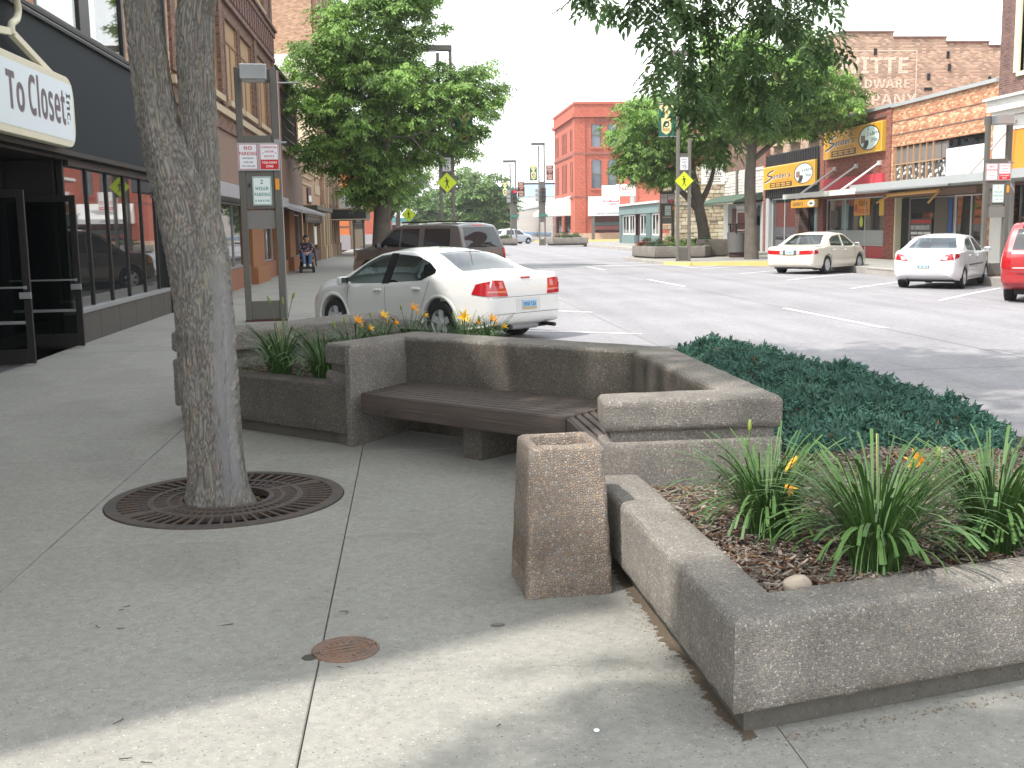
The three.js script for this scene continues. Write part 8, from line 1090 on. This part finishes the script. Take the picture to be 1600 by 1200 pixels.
{ // cream saloon
  const T = makeCar('cream_sedan', 'cream full-size sedan parked nose-in before the red brick shop', {
    L: 5.08, R: 0.33, axR: 1.12, axF: 3.97, tum: 0.38, spokes: 7, spokeW: 0.24, paint: paintOf(0.74, 0.69, 0.6), hollow: [0.98, 3.7, 0.45], rearCut: [0.55, 1.8], frontCut: [2.7, 3.85], seatX: 2.1, dashX: 3.1,
    top: [[0, 0.6], [0.015, 0.78], [0.05, 0.9], [0.12, 0.965], [0.4, 0.99], [0.8, 1.0], [0.95, 1.04], [1.25, 1.2], [1.6, 1.36], [1.95, 1.425], [2.4, 1.445], [2.8, 1.415], [3.1, 1.3], [3.5, 1.1], [3.75, 1.01], [4.4, 0.9], [4.85, 0.77], [5.0, 0.66], [5.08, 0.48]],
    bot: [[0, 0.44], [0.03, 0.33], [0.15, 0.27], [0.6, 0.22], [4.7, 0.2], [4.95, 0.26], [5.08, 0.4]], half: [[0, 0.66], [0.02, 0.78], [0.08, 0.86], [0.25, 0.91], [0.7, 0.93], [2.4, 0.935], [4.1, 0.92], [4.6, 0.86], [4.9, 0.72], [5.03, 0.56], [5.08, 0.4]], belt: [[0, 0.8], [0.2, 0.92], [1.2, 0.95], [2.4, 0.92], [3.8, 0.88], [5.08, 0.45]],
    sideWin: [{ bottom: [[2.5, 0.96], [3.42, 0.94]], top: [[2.48, 1.36], [2.8, 1.34], [3.1, 1.19], [3.42, 1.0]] }, { bottom: [[1.36, 0.99], [2.38, 0.965]], top: [[1.44, 1.2], [1.75, 1.31], [2.38, 1.362]] }],
    rearWin: { bottom: [[-0.7, 1.03], [0.7, 1.03]], top: [[-0.54, 1.365], [0.54, 1.365]] }, frontWin: { bottom: [[-0.72, 1.02], [0.72, 1.02]], top: [[-0.54, 1.34], [0.54, 1.34]] }, mirror: [3.36, 0.99, 0.92], handles: [[1.66, 0.84], [2.62, 0.82]],
    patches: [{ name: 'tail_light', mode: 'rear', both: true, bottom: [[0.28, 0.7], [0.87, 0.72]], top: [[0.28, 0.84], [0.83, 0.86]], m: M.tail, off: 0.008, sub: [{ name: 'reversing_lamp', bottom: [[0.285, 0.72], [0.36, 0.72]], top: [[0.285, 0.83], [0.36, 0.83]], m: M.lensClear }] }, { name: 'tail_light_wrap', mode: 'side', both: true, bottom: [[0.1, 0.72], [0.34, 0.74]], top: [[0.12, 0.86], [0.3, 0.84]], m: M.tail }, { name: 'plate_recess', mode: 'rear', bottom: [[-0.26, 0.68], [0.26, 0.68]], top: [[-0.26, 0.86], [0.26, 0.86]], m: M.gap2, off: 0.002 }, { name: 'bumper_gap', mode: 'rear', bottom: [[-0.86, 0.655], [0.86, 0.655]], top: [[-0.86, 0.663], [0.86, 0.663]], m: M.gap2, off: 0.002, nx: 20, ny: 1 }, { name: 'side_moulding', mode: 'side', both: true, bottom: [[1.5, 0.5], [3.6, 0.5]], top: [[1.5, 0.55], [3.6, 0.55]], m: paintOf(0.66, 0.61, 0.52), off: 0.012 }, { name: 'head_light', mode: 'front', both: true, bottom: [[0.4, 0.6], [0.75, 0.6]], top: [[0.4, 0.72], [0.72, 0.74]], m: M.lensClear }],
    seams: [[[2.44, 0.95], [2.45, 0.32]], [[3.5, 0.92], [3.52, 0.34]], [[1.32, 0.96], [1.5, 0.55]]], extra: [{ name: 'license_plate', g: rearFace(-0.01, 0.77, 0, 0.31, 0.15), m: plate('8T 7061', '#b8d2e2', '#2a5a8e') }],
  });
  park(T, 13.2, -37.5, 45, -0.05);
}
{ // white compact with almond tail lights
  const wht = paintOf(0.76, 0.76, 0.78);
  const T = makeCar('white_compact', 'rounded white compact sedan parked before the patchwork brick shop', {
    L: 4.43, R: 0.3, axR: 0.93, axF: 3.57, tum: 0.42, spokes: 8, spokeW: 0.2, paint: wht, hollow: [0.85, 3.3, 0.45], rearCut: [0.4, 1.6], frontCut: [2.4, 3.5], seatX: 1.85, dashX: 2.75,
    top: [[0, 0.58], [0.02, 0.78], [0.07, 0.93], [0.16, 1.0], [0.4, 1.03], [0.68, 1.045], [0.82, 1.08], [1.1, 1.22], [1.45, 1.36], [1.8, 1.41], [2.2, 1.42], [2.55, 1.385], [2.9, 1.23], [3.25, 1.06], [3.5, 0.98], [3.9, 0.88], [4.2, 0.76], [4.36, 0.62], [4.43, 0.45]],
    bot: [[0, 0.46], [0.04, 0.36], [0.2, 0.28], [0.6, 0.22], [4.1, 0.2], [4.3, 0.26], [4.43, 0.4]], half: [[0, 0.52], [0.03, 0.66], [0.1, 0.76], [0.3, 0.83], [0.7, 0.855], [2.2, 0.855], [3.6, 0.85], [4.0, 0.78], [4.25, 0.66], [4.38, 0.52], [4.43, 0.38]], belt: [[0, 0.82], [0.2, 0.95], [1.1, 0.97], [2.2, 0.93], [3.3, 0.89], [4.43, 0.42]],
    sideWin: [{ bottom: [[2.2, 0.97], [3.05, 0.95]], top: [[2.18, 1.33], [2.5, 1.31], [2.75, 1.19], [3.05, 1.01]] }, { bottom: [[1.15, 1.01], [2.08, 0.975]], top: [[1.24, 1.19], [1.5, 1.29], [2.08, 1.332]] }],
    rearWin: { bottom: [[-0.64, 1.07], [0.64, 1.07]], top: [[-0.48, 1.345], [0.48, 1.345]] }, frontWin: { bottom: [[-0.64, 1.0], [0.64, 1.0]], top: [[-0.48, 1.32], [0.48, 1.32]] }, mirror: [3.0, 0.98, 0.84], handles: [[1.4, 0.86], [2.3, 0.84]], rearGlass: phys(0.42, 0.5, 0.56, 0.02, { transmission: 1, thickness: 0, ior: 1.8 }),
    patches: [{ name: 'tail_light', mode: 'rear', both: true, bottom: [[0.4, 0.76], [0.74, 0.79]], top: [[0.55, 0.93], [0.7, 0.95]], m: M.tail, off: 0.01, sub: [{ name: 'reversing_lamp', bottom: [[0.45, 0.79], [0.57, 0.79]], top: [[0.52, 0.87], [0.6, 0.87]], m: M.lensClear, off: 0.016 }] }, { name: 'tail_light_wrap', mode: 'side', both: true, bottom: [[0.1, 0.8], [0.3, 0.85]], top: [[0.12, 0.95], [0.28, 0.92]], m: M.tail }, { name: 'plate_recess', mode: 'rear', bottom: [[-0.28, 0.52], [0.28, 0.52]], top: [[-0.24, 0.66], [0.24, 0.66]], m: paintOf(0.62, 0.63, 0.66), off: 0.003 }, { name: 'bumper_gap', mode: 'rear', bottom: [[-0.74, 0.7], [0.74, 0.7]], top: [[-0.74, 0.706], [0.74, 0.706]], m: M.gap2, off: 0.002, nx: 20, ny: 1 }, { name: 'brake_lamp', mode: 'rear', bottom: [[-0.12, 1.0], [0.12, 1.0]], top: [[-0.12, 1.022], [0.12, 1.022]], m: M.tail, ny: 2 }, { name: 'side_moulding', mode: 'side', both: true, bottom: [[1.3, 0.6], [3.0, 0.6]], top: [[1.3, 0.635], [3.0, 0.635]], m: M.gap2, off: 0.006 }],
    seams: [[[2.14, 0.96], [2.16, 0.32]], [[3.1, 0.93], [3.12, 0.34]], [[1.1, 0.98], [1.3, 0.6]]], extra: [{ name: 'license_plate', g: rearFace(-0.005, 0.6, 0, 0.3, 0.1), m: plate('2R 4415', '#4f86b8', '#e8eef2') }, { name: 'exhaust', g: rod(V(0.02, 0.24, -0.45), V(0.4, 0.25, -0.45), 0.03), m: M.darkMetal }],
  });
  park(T, 13.42, -27.85, 39.8, -0.05);
}
{ // red minivan at the right edge
  const red = paintOf(0.4, 0.022, 0.025, 0.1);
  const T = makeCar('red_minivan', 'red minivan cut off by the right edge of the photo', {
    category: 'minivan', L: 5.0, R: 0.34, axR: 0.95, axF: 3.98, tum: 0.24, spokes: 6, paint: red, glass: M.autoTint, rearMax: 1.0,
    top: [[0, 0.68], [0.012, 0.85], [0.04, 1.02], [0.12, 1.2], [0.34, 1.62], [0.42, 1.7], [0.6, 1.745], [1.5, 1.77], [2.4, 1.74], [2.9, 1.6], [3.6, 1.2], [3.9, 1.06], [4.5, 0.93], [4.85, 0.78], [5.0, 0.5]],
    bot: [[0, 0.5], [0.03, 0.4], [0.15, 0.34], [0.5, 0.28], [4.6, 0.22], [5.0, 0.42]], half: [[0, 0.72], [0.02, 0.84], [0.08, 0.92], [0.25, 0.97], [0.7, 0.985], [3.9, 0.98], [4.5, 0.88], [4.9, 0.66], [5.0, 0.45]], belt: [[0, 0.92], [0.3, 1.08], [3.5, 1.03], [5.0, 0.5]],
    sideWin: [{ bottom: [[0.55, 1.12], [1.5, 1.1]], top: [[0.62, 1.6], [1.52, 1.62]] }, { bottom: [[1.6, 1.1], [2.5, 1.09]], top: [[1.62, 1.62], [2.48, 1.6]] }], rearWin: { bottom: [[-0.74, 1.16], [0.74, 1.16]], top: [[-0.66, 1.6], [0.66, 1.6]] }, frontWin: { bottom: [[-0.7, 1.14], [0.7, 1.14]], top: [[-0.6, 1.56], [0.6, 1.56]] }, mirror: [3.4, 1.14, 0.96],
    patches: [{ name: 'tail_light', mode: 'rear', both: true, bottom: [[0.74, 0.76], [0.93, 0.78]], top: [[0.76, 1.12], [0.91, 1.12]], m: M.tail, off: 0.012 }, { name: 'tail_light_wrap', mode: 'side', both: true, bottom: [[0.05, 0.78], [0.2, 0.8]], top: [[0.1, 1.12], [0.2, 1.12]], m: M.tail }, { name: 'hatch_seam', mode: 'rear', bottom: [[-0.72, 0.7], [0.72, 0.7]], top: [[-0.72, 0.708], [0.72, 0.708]], m: M.gap2, off: 0.002, nx: 20, ny: 1 }, { name: 'bumper', mode: 'rear', bottom: [[-0.92, 0.46], [0.92, 0.46]], top: [[-0.92, 0.64], [0.92, 0.64]], m: red, off: 0.05, nx: 24 }, { name: 'bumper_step', mode: 'rear', bottom: [[-0.6, 0.642], [0.6, 0.642]], top: [[-0.6, 0.662], [0.6, 0.662]], m: M.black, off: 0.045, nx: 20, ny: 1 }, { name: 'plate_recess', mode: 'rear', bottom: [[-0.3, 0.82], [0.3, 0.82]], top: [[-0.3, 1.02], [0.3, 1.02]], m: paintOf(0.3, 0.02, 0.02), off: 0.004 }, { name: 'pale_sticker', mode: 'rear', bottom: [[-0.72, 1.075], [-0.44, 1.075]], top: [[-0.72, 1.125], [-0.44, 1.125]], m: M.blind, off: 0.004, ny: 2 }, { name: 'chrome_lettering', mode: 'rear', bottom: [[-0.7, 0.765], [-0.3, 0.765]], top: [[-0.7, 0.79], [-0.3, 0.79]], m: M.chromeDull, off: 0.006, ny: 2 }, { name: 'roof_spoiler', mode: 'rear', bottom: [[-0.6, 1.665], [0.6, 1.665]], top: [[-0.6, 1.7], [0.6, 1.7]], m: red, off: 0.09, ny: 3 }],
    extra: [{ name: 'roof_rail', g: [rod(V(0.7, 1.83, -0.7), V(2.6, 1.82, -0.7), 0.022), rod(V(0.7, 1.74, -0.7), V(0.7, 1.83, -0.7), 0.025), rod(V(1.6, 1.75, -0.7), V(1.6, 1.83, -0.7), 0.025)], m: M.darkMetal }, { name: 'roof_rail', g: [rod(V(0.7, 1.83, 0.7), V(2.6, 1.82, 0.7), 0.022), rod(V(0.7, 1.74, 0.7), V(0.7, 1.83, 0.7), 0.025)], m: M.darkMetal }, { name: 'tow_hitch', g: [bx(-0.04, 0.3, -0.05, 0.3, 0.37, 0.05), rod(V(-0.06, 0.2, -0.2), V(0.4, 0.24, -0.2), 0.03)], m: M.black }],
  });
  park(T, 13.3, -21.95, 38.8, -0.05);
}
{ // far silver car across the junction
  const T = makeCar('silver_car', 'small silver hatchback parked far off beside the red signal light', { L: 4.3, R: 0.32, axR: 0.8, axF: 3.4, tum: 0.3, paint: paintOf(0.5, 0.53, 0.56, 0.3), glass: M.autoTint, rearMax: 1.2,
    top: [[0, 0.7], [0.05, 1.0], [0.4, 1.5], [0.7, 1.6], [1.8, 1.64], [2.4, 1.56], [3.1, 1.12], [3.9, 0.95], [4.2, 0.8], [4.3, 0.5]], bot: [[0, 0.5], [0.1, 0.35], [0.6, 0.25], [4.1, 0.22], [4.3, 0.4]], half: [[0, 0.7], [0.1, 0.84], [0.6, 0.88], [3.5, 0.88], [4.1, 0.72], [4.3, 0.45]], belt: [[0, 0.9], [0.4, 1.0], [3, 0.95], [4.3, 0.5]],
    sideWin: [{ bottom: [[0.6, 1.03], [1.6, 1.02]], top: [[0.75, 1.48], [1.6, 1.52]] }, { bottom: [[1.7, 1.02], [2.8, 1.0]], top: [[1.7, 1.52], [2.3, 1.46], [2.8, 1.12]] }], rearWin: { bottom: [[-0.6, 1.1], [0.6, 1.1]], top: [[-0.55, 1.48], [0.55, 1.48]] } });
  park(T, 9.4, -117, 62, -0.02);
}
// ---------------------------------------------------------------- person on a mobility scooter, far along the left sidewalk
{
  const blend = (parts, box, res) => { // one continuous surface from tapered capsules [a, b, ra, rb]
    const mc = new MarchingCubes(res, M.black, false, false, 400000), n = mc.size, [lo, size] = box; mc.isolation = 0;
    for (let k = 0; k < n; k++) for (let j = 0; j < n; j++) for (let i = 0; i < n; i++) {
      const p = [lo[0] + size * i / n, lo[1] + size * j / n, lo[2] + size * k / n]; let s = 0;
      for (const [a, b, ra, rb] of parts) { const d = [b[0] - a[0], b[1] - a[1], b[2] - a[2]], e = [p[0] - a[0], p[1] - a[1], p[2] - a[2]], t = clamp((e[0] * d[0] + e[1] * d[1] + e[2] * d[2]) / (d[0] ** 2 + d[1] ** 2 + d[2] ** 2 + 1e-9), 0, 1), q = Math.hypot(e[0] - t * d[0], e[1] - t * d[1], e[2] - t * d[2]) - lerp(ra, rb, t); s += Math.exp(-q * 45); }
      mc.field[i + j * n + k * n * n] = Math.log(Math.max(s, 1e-30)) / 45;
    }
    mc.update(); const c = mc.count, g = new THREE.BufferGeometry(), P = new Float32Array(c * 3), N = new Float32Array(c * 3);
    for (let i = 0; i < c * 3; i++) { P[i] = lo[i % 3] + (mc.positionArray[i] + 1) / 2 * size; N[i] = mc.normalArray[i]; }
    g.setAttribute('position', new THREE.BufferAttribute(P, 3)); g.computeVertexNormals(); return toCreasedNormals(g, 1.2);
  };
  const s = thing('mobility_scooter', 'black mobility scooter with small wheels on the left sidewalk', 'scooter', [-4.0, 0.14, -44.3], 0.12);
  part('floor_board', rb(-0.27, 0.14, -0.45, 0.27, 0.22, 0.6, 0.03), M.black, s); part('seat', [rb(-0.26, 0.5, -0.5, 0.26, 0.6, 0.02, 0.04), rb(-0.25, 0.6, -0.56, 0.25, 1.02, -0.46, 0.04)], M.black, s); part('seat_post', rb(-0.12, 0.2, -0.4, 0.12, 0.52, -0.1, 0.03), M.darkMetal, s); part('rear_shroud', rb(-0.26, 0.18, -0.62, 0.26, 0.42, -0.2, 0.06), M.black, s); part('tiller', [rod(V(0.34, 0.25, 0.55), V(0.3, 0.85, 0.42), 0.03)], M.darkMetal, s);
  for (const [x, z] of [[-0.25, -0.45], [0.25, -0.45], [-0.24, 0.55], [0.24, 0.55]]) part('wheel', new THREE.CylinderGeometry(0.12, 0.12, 0.08, 18).rotateZ(Math.PI / 2).translate(x, 0.12, z), M.rubber, s);
  const p = thing('person', 'seated person in dark patterned shirt and blue jeans riding the mobility scooter', 'person', [-4.0, 0.14, -44.3], 0.12);
  const skin = mat(0.42, 0.25, 0.17, 0.6), F = [[-0.32, 0.16, -0.45], 1.4];
  const head = [[[0, 1.31, -0.24], [0, 1.36, -0.23], 0.092, 0.098], [[0, 1.25, -0.2], [0, 1.28, -0.21], 0.06, 0.075], [[0, 1.305, -0.14], [0, 1.295, -0.122], 0.016, 0.014], [[0, 1.12, -0.28], [0, 1.22, -0.25], 0.062, 0.056], [[-0.1, 1.3, -0.24], [-0.105, 1.33, -0.24], 0.014, 0.018], [[0.1, 1.3, -0.24], [0.105, 1.33, -0.24], 0.014, 0.018], [[0, 1.1, -0.3], [0, 0.62, -0.28], 0.1, 0.12],
    [[-0.24, 0.85, -0.12], [-0.1, 0.72, 0.1], 0.044, 0.032], [[0.24, 0.85, -0.12], [0.08, 0.74, 0.12], 0.044, 0.032], [[-0.1, 0.72, 0.1], [-0.06, 0.71, 0.15], 0.04, 0.034], [[0.08, 0.74, 0.12], [0.03, 0.74, 0.17], 0.04, 0.034], ...[0, 1, 2, 3].flatMap((i) => [[[-0.06 + i * 0.016 - 0.02, 0.715, 0.16], [-0.02 + i * 0.012, 0.695 - i * 0.004, 0.2], 0.011, 0.009], [[0.03 - i * 0.016 + 0.02, 0.735, 0.18], [0.0 - i * 0.012, 0.705, 0.21], 0.011, 0.009]]), [[-0.09, 0.74, 0.13], [-0.06, 0.76, 0.17], 0.012, 0.01], [[0.06, 0.75, 0.14], [0.03, 0.77, 0.18], 0.012, 0.01]];
  part('body', blend(head, F, 90), skin, p);
  const shirt = [[[-0.13, 1.06, -0.29], [0.13, 1.06, -0.29], 0.1, 0.1], [[0, 1.0, -0.27], [0, 0.7, -0.24], 0.165, 0.185], [[-0.05, 0.72, -0.14], [0.05, 0.72, -0.14], 0.16, 0.16], [[-0.2, 1.06, -0.28], [-0.27, 0.84, -0.14], 0.074, 0.062], [[0.2, 1.06, -0.28], [0.27, 0.84, -0.14], 0.074, 0.062], [[-0.27, 0.84, -0.14], [-0.19, 0.79, -0.04], 0.06, 0.058], [[0.27, 0.84, -0.14], [0.19, 0.79, -0.04], 0.06, 0.058]];
  const print = makeTex(128, 128, 0.5, 0.5, (u, v) => { const [d1, , id] = worley(u, v, 6, 6, 611); return d1 < 0.27 ? (id > 0.5 ? [0.4, 0.36, 0.38] : [0.2, 0.06, 0.09]) : [0.022, 0.018, 0.032]; });
  part('shirt', blend(shirt, F, 90), new THREE.MeshStandardMaterial({ map: print, roughness: 0.9 }), p);
  const legs = []; for (const k of [-1, 1]) legs.push([[k * 0.1, 0.64, -0.26], [k * 0.14, 0.68, 0.18], 0.1, 0.082], [[k * 0.14, 0.68, 0.18], [k * 0.11, 0.3, 0.3], 0.078, 0.06]); legs.push([[-0.1, 0.64, -0.3], [0.1, 0.64, -0.3], 0.12, 0.12]);
  part('jeans', blend(legs, F, 90), mat(0.09, 0.15, 0.28, 0.9), p);
  for (const k of [-1, 1]) part('shoe', blend([[[k * 0.11, 0.27, 0.3], [k * 0.12, 0.26, 0.44], 0.05, 0.045], [[k * 0.11, 0.32, 0.3], [k * 0.11, 0.28, 0.3], 0.045, 0.05]], [[k * 0.11 - 0.2, 0.12, 0.2], 0.45], 40), mat(0.6, 0.6, 0.58, 0.8), p);
  part('cap', [new THREE.SphereGeometry(0.108, 20, 12, 0, 6.2832, 0, Math.PI * 0.52).translate(0, 1.37, -0.235), bx(-0.07, 1.365, -0.15, 0.07, 1.38, -0.06)], mat(0.03, 0.04, 0.05, 0.8), p);
  for (const k of [-1, 1]) part('eye', new THREE.SphereGeometry(0.012, 8, 6).translate(k * 0.035, 1.335, -0.138), M.black, p); part('mouth', new THREE.SphereGeometry(0.02, 8, 6).scale(1, 0.25, 0.4).translate(0, 1.262, -0.14), mat(0.25, 0.09, 0.08, 0.6), p);
}
renderer.render(scene, camera);
